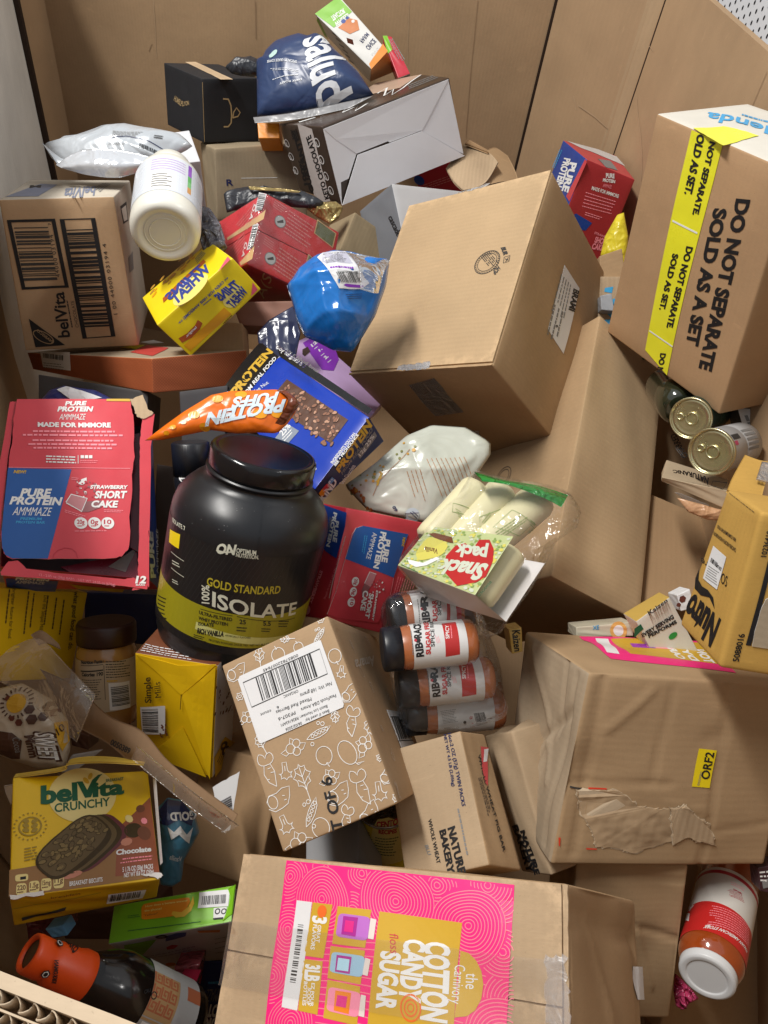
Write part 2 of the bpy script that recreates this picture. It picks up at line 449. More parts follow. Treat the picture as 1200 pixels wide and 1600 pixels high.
class Print:
    """flat print laid on a Surf: one mesh, layers a tenth of a millimetre apart"""
    def __init__(self, surf, lift=0.0005, step=0.00012):
        self.s = surf; self.V = []; self.F = []; self.M = []; self.mats = []; self.lift = lift; self.step = step
        self.su, self.sv = surf.metric()
    def uv(self, p): return self.s.uv(p)
    def _m(self, m):
        if m not in self.mats: self.mats.append(m)
        return self.mats.index(m)
    def add(self, uvs, faces, mat, layer=0):
        b = len(self.V); k = self._m(mat)
        self.V += [(p[0], p[1], layer) for p in uvs]; self.F += [tuple(b + i for i in f) for f in faces]; self.M += [k] * len(faces)
    def puv(self, uvs, mat, layer=0): self.add(uvs, [tuple(range(len(uvs)))], mat, layer)
    def poly(self, pxs, mat, layer=0): self.puv([self.uv(p) for p in pxs], mat, layer)
    def rrect(self, pxs, mat, layer=0, k=0.12):
        q = [self.uv(p) for p in pxs]; out = []
        n = len(q)
        for i in range(n):
            a, b, c = q[i - 1], q[i], q[(i + 1) % n]
            for t in range(5):
                f = t / 4; p0 = (b[0] + (a[0] - b[0]) * k, b[1] + (a[1] - b[1]) * k); p1 = (b[0] + (c[0] - b[0]) * k, b[1] + (c[1] - b[1]) * k)
                x = tuple((1 - f) ** 2 * p0[i2] + 2 * f * (1 - f) * b[i2] + f * f * p1[i2] for i2 in (0, 1)); out.append(x)
        self.puv(out, mat, layer)
    def T(self, s, p0, p1, p2, mat, layer=1, w='b', track=0.0):
        """text: baseline from pixel p0 to p1, cap height reaches p2 above p0"""
        o, a, b = self.uv(p0), self.uv(p1), self.uv(p2); V, F = layout(s, w, track)
        ax, ay = a[0] - o[0], a[1] - o[1]; bx, by = b[0] - o[0], b[1] - o[1]
        self.add([(o[0] + ax * x + bx * y, o[1] + ay * x + by * y) for x, y in V], F, mat, layer)
    def q(self, p0, p1, p2):
        o, a, b = self.uv(p0), self.uv(p1), self.uv(p2)
        return lambda x, y: (o[0] + (a[0] - o[0]) * x + (b[0] - o[0]) * y, o[1] + (a[1] - o[1]) * x + (b[1] - o[1]) * y)
    def bars(self, p0, p1, p2, mat, layer=1, n=30, seed=3):
        """barcode filling the parallelogram; bars run p0->p2, sequence p0->p1"""
        f = self.q(p0, p1, p2); r = random.Random(seed); ws = [r.choice((1, 1, 2, 3)) for _ in range(2 * n)]; t = sum(ws); x = 0
        for i, w in enumerate(ws):
            if i % 2 == 0:
                a, b = x / t, (x + w) / t
                self.puv([f(a, 0), f(b, 0), f(b, 1), f(a, 1)], mat, layer)
            x += w
    def lines(self, p0, p1, p2, mat, rows=5, layer=1, seed=1, fill=0.5, ragged=0.3, word=0.09):
        """rows of print too small to read, as broken strokes; rows step from p0 towards p2"""
        f = self.q(p0, p1, p2); r = random.Random(seed)
        for i in range(rows):
            y0 = (i + 0.5 - fill / 2) / rows; y1 = (i + 0.5 + fill / 2) / rows; x = 0.0; end = 1 - r.random() * ragged
            while x < end:
                L = min(end - x, word * r.uniform(0.4, 1.5))
                if L > 0.01: self.puv([f(x, y0), f(x + L, y0), f(x + L, y1), f(x, y1)], mat, layer)
                x += L + word * 0.22
    def disc(self, c, r, mat, layer=0, n=28, ry=None, rot=0.0, inner=0.0, a0=0.0, a1=6.28319):
        """disc or ring, radius in metres (ry for an ellipse); c pixel"""
        u, v = self.uv(c); ry = ry or r; out = []; inn = []
        full = a1 - a0 > 6.28; m = n if full else n + 1
        for i in range(m):
            t = a0 + (a1 - a0) * i / n; x, y = r * math.cos(t), ry * math.sin(t)
            X, Y = x * math.cos(rot) - y * math.sin(rot), x * math.sin(rot) + y * math.cos(rot)
            out.append((u + X / self.su, v + Y / self.sv)); inn.append((u + X * inner / self.su, v + Y * inner / self.sv))
        if inner <= 0: self.puv(out, mat, layer)
        else: self.add(out + inn, [(i, (i + 1) % m, m + (i + 1) % m, m + i) for i in range(n if full else n)], mat, layer)
    def stroke(self, pxs, w, mat, layer=1, closed=False, uvin=False):
        """line of width w metres through pixels"""
        q = [((p if uvin else self.uv(p))) for p in pxs]; q = [(a * self.su, b * self.sv) for a, b in q]; n = len(q); L = []; R = []
        for i in range(n):
            a = q[i - 1] if (i or closed) else q[i]; b = q[(i + 1) % n] if (i < n - 1 or closed) else q[i]
            dx, dy = b[0] - a[0], b[1] - a[1]; l = math.hypot(dx, dy) or 1e-9; nx, ny = -dy / l * w / 2, dx / l * w / 2
            L.append(((q[i][0] + nx) / self.su, (q[i][1] + ny) / self.sv)); R.append(((q[i][0] - nx) / self.su, (q[i][1] - ny) / self.sv))
        m = n if closed else n - 1
        self.add(L + R, [(i, (i + 1) % n, n + (i + 1) % n, n + i) for i in range(m)], mat, layer)
    def build(self, name, parent, clip=None):
        bm = bmesh.new(); vs = [bm.verts.new(p) for p in self.V]; bm.verts.ensure_lookup_table()
        for f, k in zip(self.F, self.M):
            try: fc = bm.faces.new([vs[i] for i in f])
            except ValueError: continue
            fc.material_index = k
        bmesh.ops.triangulate(bm, faces=[f for f in bm.faces if len(f.verts) > 4])
        if clip:
            for co, no in (((clip[0], 0, 0), (-1, 0, 0)), ((clip[2], 0, 0), (1, 0, 0)), ((0, clip[1], 0), (0, -1, 0)), ((0, clip[3], 0), (0, 1, 0))):
                bmesh.ops.bisect_plane(bm, geom=bm.verts[:] + bm.edges[:] + bm.faces[:], dist=1e-6, plane_co=co, plane_no=no, clear_outer=True)
        for g, no in ((self.s.gu, (1, 0, 0)), (self.s.gv, (0, 1, 0))):
            us = [v.co[0 if no[0] else 1] for v in bm.verts]
            if not us: continue
            lo, hi = min(us), max(us)
            for x in g:
                if lo < x < hi:
                    bmesh.ops.bisect_plane(bm, geom=bm.verts[:] + bm.edges[:] + bm.faces[:], dist=1e-6, plane_co=(x, 0, 0) if no[0] else (0, x, 0), plane_no=no)
        inv = root_inv(parent)
        for v in bm.verts: v.co = inv @ self.s.pos(v.co.x, v.co.y, self.lift + self.step * v.co.z)
        me = bpy.data.meshes.new(name)
        for m in self.mats: me.materials.append(m)
        bm.normal_update()
        # face the printed side outwards
        nrm = inv.to_3x3() @ (self.s.pos(0.5, 0.5, 0.01) - self.s.pos(0.5, 0.5, 0.0))
        if not isinstance(self.s, Lathe):
            for f in bm.faces:
                if f.normal.dot(nrm) < 0: f.normal_flip()
        bm.to_mesh(me); bm.free()
        o = bpy.data.objects.new(name, me); COL.objects.link(o); o.parent = parent
        return o

def sheet(name, surf, uvq, mat, parent, t=0.0006, lift=0.0, nu=10, nv=10, jag=0.0, seed=0, mats=None):
    """a thin panel (flap, tape, label, torn layer) lying on a Surf over the uv quad, with thickness and optional ragged edge"""
    r = random.Random(seed); vs = []; fs = []
    q = uvq
    for h in (lift, lift + t):
        rr = random.Random(seed)
        for j in range(nv + 1):
            for i in range(nu + 1):
                x, y = i / nu, j / nv
                u = (q[0][0] * (1 - x) + q[1][0] * x) * (1 - y) + (q[3][0] * (1 - x) + q[2][0] * x) * y
                v = (q[0][1] * (1 - x) + q[1][1] * x) * (1 - y) + (q[3][1] * (1 - x) + q[2][1] * x) * y
                if jag and (i in (0, nu) or j in (0, nv)): u += rr.uniform(-jag, jag); v += rr.uniform(-jag, jag)
                vs.append(surf.pos(u, v, h))
    m = (nu + 1) * (nv + 1)
    for j in range(nv):
        for i in range(nu):
            a = j * (nu + 1) + i
            fs.append((m + a, m + a + 1, m + a + nu + 2, m + a + nu + 1)); fs.append((a + nu + 1, a + nu + 2, a + 1, a))
    ring = [i for i in range(nu)] + [(j + 1) * (nu + 1) - 1 for j in range(nv)] + [nv * (nu + 1) + nu - i for i in range(nu)] + [(nv - j) * (nu + 1) for j in range(nv)]
    for k in range(len(ring)):
        a, b = ring[k], ring[(k + 1) % len(ring)]; fs.append((a, b, m + b, m + a))
    return mesh_obj(name, vs, fs, [mat], None, parent)

def patch(name, pts, nu, nv, mat, parent, t=0.003, smooth=True, wob=0.0, seed=0):
    """a bent sheet from a coarse grid of world points pts[j][i], refined by bicubic-ish interpolation, with thickness"""
    J = len(pts); I = len(pts[0]); rr = random.Random(seed)
    ph = [(rr.uniform(0, 6.28), rr.uniform(-60, 60), rr.uniform(-60, 60), rr.uniform(-60, 60)) for _ in range(4)]
    def cr(a, b, c, d, s): return 0.5 * ((2 * b) + (c - a) * s + (2 * a - 5 * b + 4 * c - d) * s * s + (3 * b - a - 3 * c + d) * s ** 3)
    def row(r_, x):
        k = x * (I - 1); i = min(int(k), I - 2); s = k - i; g = lambda n: r_[min(max(n, 0), I - 1)]
        return cr(g(i - 1), g(i), g(i + 1), g(i + 2), s)
    G = []
    for j in range(nv + 1):
        y = j / nv * (J - 1); b = min(int(y), J - 2); s = y - b; line = []
        for i in range(nu + 1):
            x = i / nu; g = lambda n: row(pts[min(max(n, 0), J - 1)], x)
            p = cr(g(b - 1), g(b), g(b + 1), g(b + 2), s)
            if wob: p = p + (CAM - p).normalized() * wob * sum(math.sin(q[0] + q[1] * p.x + q[2] * p.y + q[3] * p.z) for q in ph) / 2
            line.append(p)
        G.append(line)
    vs = []; fs = []
    for side in (0, 1):
        for j in range(nv + 1):
            for i in range(nu + 1):
                p = G[j][i]; a = G[j][min(i + 1, nu)] - G[j][max(i - 1, 0)]; b = G[min(j + 1, nv)][i] - G[max(j - 1, 0)][i]
                n = a.cross(b); n = n.normalized() if n.length > 1e-12 else Vector((0, 0, 1))
                if n.dot(CAM - p) < 0: n = -n
                vs.append(p - n * (t if side else 0))
    m = (nu + 1) * (nv + 1)
    for j in range(nv):
        for i in range(nu):
            a = j * (nu + 1) + i
            fs.append((a, a + 1, a + nu + 2, a + nu + 1)); fs.append((m + a + nu + 1, m + a + nu + 2, m + a + 1, m + a))
    ring = [i for i in range(nu)] + [(j + 1) * (nu + 1) - 1 for j in range(nv)] + [nv * (nu + 1) + nu - i for i in range(nu)] + [(nv - j) * (nu + 1) for j in range(nv)]
    for k in range(len(ring)):
        a, b = ring[k], ring[(k + 1) % len(ring)]; fs.append((a, b, m + b, m + a))
    return mesh_obj(name, vs, fs, [mat], None, parent, smooth=smooth)

# measured cartons: axes, eight corners (TL TR BR BL front, then back), size in metres
CORNER_ORDER = ['TL', 'TR', 'BR', 'BL', 'tl', 'tr', 'br', 'bl']
BOXES = {
 'brami': ([[0.7794, 0.1388, -0.6109], [-0.3567, 0.9, -0.2506], [0.5151, 0.4132, 0.751]], [[-0.0417, 1.1603, 0.9361], [0.1496, 1.0737, 1.0629], [0.1039, 0.7881, 0.9316], [-0.0835, 0.8785, 0.8082], [0.1005, 1.2194, 0.7625], [0.2897, 1.1333, 0.8898], [0.2509, 0.8457, 0.7566], [0.0542, 0.9338, 0.6312]], [0.2449, 0.3168, 0.2323]),
 'amara': ([[0.8202, -0.5143, -0.2506], [0.358, 0.803, -0.4766], [0.4463, 0.3012, 0.8427]], [[-0.133, 0.3699, 0.8258], [-0.0371, 0.4133, 0.8794], [0.0568, 0.2654, 0.8235], [-0.0385, 0.2234, 0.7712], [-0.0803, 0.4712, 0.6485], [0.0168, 0.5134, 0.7011], [0.1091, 0.3658, 0.6455], [0.0139, 0.3241, 0.5934]], [0.1172, 0.1832, 0.211]),
 'orf': ([[0.9756, -0.0401, 0.216], [0.1881, 0.6605, -0.7269], [-0.1135, 0.7498, 0.6519]], [[0.2183, 0.395, 0.8865], [0.4488, 0.4393, 0.8587], [0.4566, 0.31, 0.7119], [0.2193, 0.2638, 0.738], [0.1813, 0.4982, 0.789], [0.4173, 0.5452, 0.7636], [0.4252, 0.4158, 0.6167], [0.1953, 0.3718, 0.6448]], [0.2394, 0.196, 0.1458]),
 'cotton': ([[0.8319, -0.0495, -0.5527], [-0.1019, 0.9654, -0.2399], [0.5455, 0.256, 0.7981]], [[-0.0707, 0.2116, 0.7904], [0.1716, 0.1805, 0.9489], [0.1838, -0.0314, 0.893], [-0.0596, -0.0016, 0.7334], [0.0406, 0.259, 0.6292], [0.2824, 0.2286, 0.7883], [0.2949, 0.0168, 0.7325], [0.0515, 0.0466, 0.5729]], [0.2926, 0.22, 0.2011]),
 'donot': ([[0.4255, -0.1416, -0.8938], [-0.8904, 0.1111, -0.4415], [0.1619, 0.9837, -0.0788]], [[0.2484, 1.0264, 1.1714], [0.3484, 0.8088, 1.2094], [0.3943, 0.7789, 0.9234], [0.2815, 0.9907, 0.88], [0.3702, 1.0868, 1.1812], [0.4736, 0.8706, 1.2205], [0.5151, 0.838, 0.9319], [0.4118, 1.0542, 0.8926]], [0.2428, 0.2933, 0.14]),
 'tall': ([[0.861, 0.1015, 0.4984], [0.0508, 0.9578, -0.2828], [-0.5061, 0.2687, 0.8195]], [[0.2658, 1.0042, 0.8982], [0.3949, 1.01, 0.8166], [0.3569, 0.602, 0.7037], [0.2168, 0.5914, 0.781], [0.143, 1.0711, 0.7006], [0.2785, 1.079, 0.621], [0.2349, 0.6685, 0.5058], [0.0995, 0.6605, 0.5854]], [0.1573, 0.4286, 0.24]),
 'case': ([[0.9575, -0.1232, 0.2608], [0.2865, 0.3011, -0.9095], [0.0335, 0.9456, 0.3236]], [[-0.6257, 0.9927, 0.9244], [-0.4738, 1.0426, 0.9324], [-0.4402, 0.9745, 0.7192], [-0.6071, 0.9241, 0.7108], [-0.6868, 1.1949, 0.8539], [-0.5307, 1.2412, 0.8587], [-0.5014, 1.1743, 0.6466], [-0.659, 1.1271, 0.6411]], [0.1646, 0.2251, 0.221]),
 'wheat': ([[0.6183, -0.6025, 0.5047], [0.5775, -0.0872, -0.8117], [0.5331, 0.7933, 0.2941]], [[-0.3455, 0.8308, 0.8741], [-0.2599, 0.909, 0.9463], [-0.2228, 0.9174, 0.9002], [-0.3046, 0.8369, 0.8259], [-0.4048, 0.9323, 0.8422], [-0.3209, 1.0044, 0.9089], [-0.284, 1.0125, 0.8626], [-0.367, 0.9349, 0.791]], [0.1343, 0.0615, 0.1202]),
 'tea': ([[0.7855, -0.0198, 0.6186], [0.3478, 0.8408, -0.4148], [-0.5119, 0.541, 0.6673]], [[-0.2593, 1.093, 0.9522], [-0.1485, 1.1454, 0.8812], [-0.148, 1.0441, 0.8155], [-0.2633, 0.9943, 0.8888], [-0.3512, 1.1497, 0.8593], [-0.2359, 1.2008, 0.7871], [-0.2336, 1.1015, 0.7232], [-0.3461, 1.0516, 0.7965]], [0.1433, 0.1181, 0.1383]),
 'black': ([[0.7462, -0.0396, 0.6645], [0.6576, 0.1994, -0.7265], [-0.1037, 0.9791, 0.1748]], [[-0.4757, 1.5046, 0.9453], [-0.3866, 1.5857, 0.9343], [-0.3821, 1.5621, 0.823], [-0.4731, 1.4837, 0.8363], [-0.5926, 1.633, 0.9158], [-0.5028, 1.7119, 0.903], [-0.4983, 1.6895, 0.7927], [-0.5884, 1.6095, 0.8046]], [0.1206, 0.1127, 0.1749]),
 'farm': ([[0.5949, -0.8024, -0.0471], [0.4635, 0.3903, -0.7955], [0.6567, 0.4514, 0.6041]], [[-0.2883, 1.6315, 1.0465], [-0.2471, 1.6519, 1.0767], [-0.1418, 1.5997, 1.0159], [-0.1667, 1.5798, 0.9861], [-0.2772, 1.7019, 0.9941], [-0.2479, 1.7248, 1.0264], [-0.1279, 1.6669, 0.9605], [-0.1749, 1.655, 0.938]], [0.0493, 0.1387, 0.0878]),
 'choco': ([[0.7073, -0.2958, 0.642], [0.6919, 0.1036, -0.7146], [0.1449, 0.9496, 0.2779]], [[-0.2136, 1.3198, 0.9703], [-0.0166, 1.5246, 1.0124], [0.0339, 1.5068, 0.8854], [-0.1707, 1.3063, 0.8471], [-0.3068, 1.4046, 0.9289], [-0.0765, 1.6183, 0.9791], [-0.0497, 1.6023, 0.8537], [-0.2639, 1.4012, 0.8148]], [0.2975, 0.1297, 0.1278]),
 'kraftR': ([[0.8957, -0.1473, 0.4195], [0.4445, 0.3149, -0.8386], [-0.0085, 0.9376, 0.3475]], [[-0.4298, 1.4117, 0.8613], [-0.276, 1.4967, 0.865], [-0.2553, 1.4514, 0.7351], [-0.4208, 1.3738, 0.7382], [-0.4976, 1.5398, 0.8114], [-0.3382, 1.6199, 0.8106], [-0.3181, 1.5771, 0.683], [-0.478, 1.4977, 0.6845]], [0.1785, 0.1361, 0.1499]),
 'whitecarton': ([[0.8701, 0.0361, 0.4916], [0.4852, -0.2378, -0.8414], [0.0865, 0.9707, -0.2244]], [[-0.4497, 1.2305, 0.9045], [-0.4073, 1.2536, 0.9073], [-0.4104, 1.2803, 0.8028], [-0.455, 1.2552, 0.7984], [-0.4904, 1.2968, 0.9215], [-0.4456, 1.3218, 0.926], [-0.4496, 1.3475, 0.8208], [-0.4944, 1.3225, 0.8163]], [0.0515, 0.1084, 0.08]),
 'midbrown': ([[0.8049, 0.1783, 0.566], [0.1527, 0.8594, -0.4879], [-0.5734, 0.4792, 0.6646]], [[-0.1341, 1.2239, 0.8804], [-0.0606, 1.2408, 0.8321], [-0.0762, 1.1666, 0.7906], [-0.1474, 1.1547, 0.8435], [-0.1831, 1.2716, 0.8245], [-0.1115, 1.2842, 0.7723], [-0.1269, 1.2104, 0.7311], [-0.1988, 1.1967, 0.7824]], [0.0894, 0.0859, 0.0896]),
 'greycarton': ([[0.7664, -0.3681, 0.5265], [0.6012, 0.6998, -0.3859], [-0.2263, 0.6122, 0.7576]], [[-0.0793, 1.2368, 0.9325], [0.0404, 1.3306, 0.8973], [0.0845, 1.2466, 0.8238], [-0.035, 1.1529, 0.8591], [-0.1319, 1.2755, 0.8568], [-0.0123, 1.3692, 0.8215], [0.0318, 1.2852, 0.748], [-0.0877, 1.1915, 0.7833]], [0.156, 0.12, 0.1]),
 'kind': ([[0.5843, -0.7125, -0.3886], [0.6859, 0.6895, -0.2328], [0.4338, -0.1305, 0.8915]], [[-0.2513, 0.7861, 0.808], [-0.1795, 0.8481, 0.8438], [-0.0378, 0.7101, 0.8814], [-0.0876, 0.6259, 0.8256], [-0.2321, 0.7886, 0.7662], [-0.1685, 0.8633, 0.8134], [-0.0151, 0.7147, 0.8415], [-0.0786, 0.6401, 0.7943]], [0.1088, 0.2154, 0.04]),
 'lavender': ([[0.1844, -0.8954, 0.4053], [0.9023, 0.3177, 0.2914], [-0.3897, 0.312, 0.8665]], [[-0.1976, 0.9055, 0.8086], [-0.1633, 1.0172, 0.7683], [-0.0292, 0.9585, 0.7112], [-0.039, 0.8587, 0.7622], [-0.2039, 0.8995, 0.7851], [-0.1823, 1.0053, 0.7394], [-0.035, 0.953, 0.6881], [-0.0566, 0.8472, 0.7338]], [0.1172, 0.1645, 0.03]),
 'orange': ([[0.6825, -0.1819, 0.7078], [0.6776, 0.5204, -0.5196], [-0.2739, 0.8343, 0.4785]], [[-0.3443, 0.7959, 0.8444], [-0.2417, 0.9006, 0.8042], [-0.2336, 0.8724, 0.7629], [-0.3386, 0.7708, 0.8058], [-0.6741, 1.0299, 0.6167], [-0.5695, 1.1386, 0.5802], [-0.5616, 1.1158, 0.5436], [-0.6648, 1.0184, 0.5904]], [0.1521, 0.0438, 0.4632]),
 'ppleft': ([[0.9472, -0.2623, 0.1847], [0.3088, 0.9014, -0.3034], [-0.0869, 0.3444, 0.9348]], [[-0.4495, 0.6251, 0.8866], [-0.3077, 0.6773, 0.8769], [-0.2462, 0.4766, 0.7957], [-0.3912, 0.4429, 0.8221], [-0.4598, 0.6462, 0.8313], [-0.3127, 0.6941, 0.8178], [-0.2475, 0.5005, 0.743], [-0.4066, 0.4553, 0.7589]], [0.1553, 0.2129, 0.0615]),
 'ppmid': ([[0.8175, 0.0661, 0.5722], [0.3182, 0.7761, -0.5444], [-0.4801, 0.6271, 0.6134]], [[-0.0428, 0.5792, 0.8542], [0.0549, 0.6158, 0.8106], [0.0234, 0.5063, 0.7217], [-0.0426, 0.4792, 0.774], [-0.0769, 0.6132, 0.8176], [0.0084, 0.646, 0.7705], [-0.0005, 0.5405, 0.6852], [-0.08, 0.5055, 0.7304]], [0.1001, 0.136, 0.0609]),
 'ppright': ([[0.9885, 0.1223, 0.0894], [0.0611, 0.2187, -0.9739], [-0.1386, 0.9681, 0.2087]], [[0.2342, 1.3172, 0.9917], [0.3225, 1.3168, 0.9724], [0.3083, 1.2827, 0.8106], [0.2115, 1.2768, 0.8241], [0.2121, 1.492, 0.9508], [0.3165, 1.4982, 0.9374], [0.2919, 1.4606, 0.7725], [0.1952, 1.4546, 0.786]], [0.0979, 0.17, 0.1826]),
 'backbrown': ([[0.9987, 0.022, 0.0465], [-0.0125, 0.9808, -0.1946], [-0.0499, 0.1938, 0.9798]], [[0.3716, 0.8068, 0.7466], [0.4967, 0.7873, 0.7239], [0.4938, 0.653, 0.7037], [0.3637, 0.6382, 0.6954], [0.3616, 0.8212, 0.6209], [0.4915, 0.8196, 0.6144], [0.4883, 0.6763, 0.5861], [0.3584, 0.6779, 0.5926]], [0.13, 0.1461, 0.12]),
 'nutro': ([[0.0141, -0.0034, -0.9999], [-0.8504, 0.5259, -0.0138], [0.5259, 0.8505, 0.0045]], [[0.3099, 0.5248, 1.0303], [0.3054, 0.4541, 1.0752], [0.3116, 0.3788, 0.9537], [0.3036, 0.4514, 0.9106], [0.4268, 0.5269, 1.0302], [0.428, 0.4554, 1.0744], [0.4285, 0.3806, 0.9534], [0.4273, 0.4521, 0.9092]], [0.084, 0.1422, 0.12]),
 'kaizen': ([[0.7561, -0.6372, 0.1495], [0.5083, 0.4278, -0.7474], [0.4123, 0.641, 0.6474]], [[0.297, 0.509, 0.8278], [0.3296, 0.5345, 0.8486], [0.3822, 0.4992, 0.7964], [0.3464, 0.4752, 0.7769], [0.291, 0.5316, 0.809], [0.3283, 0.5558, 0.8287], [0.3777, 0.5214, 0.7772], [0.342, 0.4974, 0.7577]], [0.0473, 0.08, 0.0297]),
 'bakery1': ([[0.7378, -0.2799, -0.6142], [0.1349, 0.9528, -0.2721], [0.6614, 0.1179, 0.7407]], [[0.0456, 0.3493, 0.7429], [0.1128, 0.3578, 0.7991], [0.149, 0.2382, 0.7858], [0.0813, 0.2278, 0.7279], [0.0832, 0.366, 0.6976], [0.1455, 0.3796, 0.7585], [0.1908, 0.254, 0.7398], [0.1189, 0.2444, 0.6826]], [0.09, 0.1276, 0.0611]),
 'bakery2': ([[0.3837, -0.3962, -0.8341], [-0.2617, 0.8196, -0.5097], [0.8856, 0.4139, 0.2108]], [[0.1528, 0.3961, 0.7218], [0.1729, 0.383, 0.768], [0.2297, 0.2646, 0.708], [0.2102, 0.2784, 0.6626], [0.2197, 0.4371, 0.7052], [0.2395, 0.4235, 0.7509], [0.2966, 0.3055, 0.6913], [0.2767, 0.319, 0.6456]], [0.0516, 0.144, 0.08]),
 'under': ([[0.9889, -0.1475, 0.0188], [0.1041, 0.5964, -0.7959], [0.1062, 0.789, 0.6051]], [[0.2566, 0.2844, 0.7046], [0.3717, 0.2952, 0.7157], [0.3959, 0.1845, 0.5691], [0.2869, 0.1734, 0.5576], [0.2572, 0.3801, 0.6321], [0.3694, 0.3919, 0.6442], [0.3969, 0.2807, 0.4971], [0.2847, 0.2689, 0.485]], [0.1135, 0.1864, 0.12]),
 'corner': ([[0.9396, 0.156, 0.3046], [0.0419, 0.831, -0.5547], [-0.3397, 0.534, 0.7743]], [[0.4509, 0.3498, 0.5761], [0.618, 0.3572, 0.5158], [0.5879, 0.1961, 0.4125], [0.4224, 0.1899, 0.4738], [0.4152, 0.417, 0.4838], [0.5817, 0.4245, 0.4236], [0.5514, 0.2627, 0.3196], [0.3848, 0.2553, 0.3798]], [0.1773, 0.1947, 0.12]),
 'mills': ([[0.9816, -0.0347, -0.188], [-0.1559, 0.4242, -0.8921], [0.1107, 0.9049, 0.411]], [[-0.2347, 0.3939, 0.7778], [-0.143, 0.3863, 0.7945], [-0.1372, 0.3206, 0.6639], [-0.2304, 0.3436, 0.6611], [-0.2256, 0.4421, 0.7605], [-0.1336, 0.4274, 0.7709], [-0.1289, 0.3695, 0.6473], [-0.2209, 0.3841, 0.6369]], [0.0938, 0.1366, 0.05]),
 'millsb': ([[0.5905, 0.0204, 0.8068], [0.5126, 0.7627, -0.3944], [-0.6233, 0.6465, 0.4399]], [[-0.4093, 0.438, 0.7854], [-0.3392, 0.4994, 0.7114], [-0.3411, 0.4188, 0.643], [-0.4116, 0.3579, 0.7175], [-0.4417, 0.4539, 0.7679], [-0.3713, 0.515, 0.6937], [-0.3735, 0.4348, 0.6257], [-0.4438, 0.3737, 0.6999]], [0.1192, 0.1052, 0.04]),
 'crunchy': ([[0.8915, -0.4248, 0.1572], [0.3727, 0.8852, 0.2782], [-0.2574, -0.1895, 0.9476]], [[-0.306, 0.2529, 0.7582], [-0.1938, 0.2944, 0.7232], [-0.1445, 0.1905, 0.7456], [-0.255, 0.1484, 0.7801], [-0.309, 0.2403, 0.7196], [-0.2001, 0.2858, 0.6882], [-0.1489, 0.1834, 0.7119], [-0.2552, 0.1357, 0.7414]], [0.1222, 0.1175, 0.0392]),
 'banana': ([[0.9441, -0.2069, -0.2567], [0.2239, 0.9739, 0.0383], [0.242, -0.0936, 0.9657]], [[-0.1971, 0.1819, 0.6599], [-0.0831, 0.2105, 0.6906], [-0.0768, 0.1777, 0.6952], [-0.1896, 0.1482, 0.6637], [-0.1721, 0.1794, 0.5654], [-0.0577, 0.2065, 0.5947], [-0.0505, 0.1723, 0.598], [-0.1665, 0.1484, 0.5716]], [0.1212, 0.0351, 0.0991]),
 'labelbox': ([[0.9608, 0.017, -0.2766], [-0.1889, 0.7706, -0.6087], [0.2028, 0.6371, 0.7437]], [[-0.1594, 0.3612, 0.6591], [-0.0647, 0.3429, 0.678], [-0.0683, 0.2361, 0.5897], [-0.1586, 0.2543, 0.5707], [-0.1296, 0.4215, 0.5843], [-0.0383, 0.4036, 0.6035], [-0.0406, 0.297, 0.5154], [-0.1319, 0.3149, 0.4961]], [0.095, 0.1384, 0.1]),
 'darkbox': ([[0.9502, -0.2707, -0.1544], [0.0924, 0.7177, -0.6902], [0.2976, 0.6416, 0.707]], [[-0.2991, 0.2061, 0.4735], [-0.1908, 0.2188, 0.5095], [-0.1805, 0.1908, 0.4845], [-0.2897, 0.1825, 0.4525], [-0.2899, 0.2486, 0.4321], [-0.1813, 0.2591, 0.4661], [-0.1716, 0.2334, 0.4431], [-0.2802, 0.2228, 0.4091]], [0.1143, 0.0359, 0.06]),
 'ppfront': ([[0.9616, 0.0955, 0.2572], [0.1323, 0.66, -0.7395], [-0.2404, 0.7452, 0.622]], [[-0.1173, 0.1593, 0.5929], [-0.071, 0.1656, 0.5808], [-0.0789, 0.1064, 0.514], [-0.1263, 0.0999, 0.5259], [-0.1307, 0.1962, 0.5617], [-0.0832, 0.2027, 0.5499], [-0.0917, 0.1434, 0.4829], [-0.1393, 0.1369, 0.4948]], [0.0495, 0.0899, 0.05]),
 'centobox': ([[0.7651, -0.1521, -0.6257], [0.283, 0.9523, 0.1145], [0.5784, -0.2647, 0.7716]], [[-0.0248, 0.2932, 0.6061], [0.0292, 0.3133, 0.6462], [0.0357, 0.2623, 0.6595], [-0.0156, 0.2433, 0.6204], [0.0076, 0.2879, 0.5679], [0.0596, 0.3071, 0.6071], [0.0676, 0.2568, 0.6211], [0.0157, 0.2376, 0.5818]], [0.0679, 0.0528, 0.05]),
 'naturanic': ([[0.9449, 0.0773, -0.3182], [-0.3174, 0.4548, -0.8321], [0.0804, 0.8872, 0.4543]], [[0.33, 0.6973, 0.8765], [0.4072, 0.6792, 0.8891], [0.4052, 0.6684, 0.8699], [0.3332, 0.699, 0.8687], [0.3578, 0.7689, 0.8448], [0.4321, 0.744, 0.8511], [0.4306, 0.735, 0.8336], [0.3563, 0.76, 0.8273]], [0.0787, 0.0197, 0.08]),
 'snack': ([[0.6014, 0.3995, -0.6919], [-0.544, 0.839, 0.0116], [0.5851, 0.3694, 0.7219]], [[0.0532, 0.5577, 0.8721], [0.1292, 0.4954, 0.9482], [0.099, 0.4362, 0.9218], [0.0241, 0.509, 0.8551], [0.0914, 0.5624, 0.8388], [0.1708, 0.498, 0.913], [0.138, 0.4375, 0.8854], [0.0636, 0.504, 0.8131]], [0.123, 0.0696, 0.0528]),
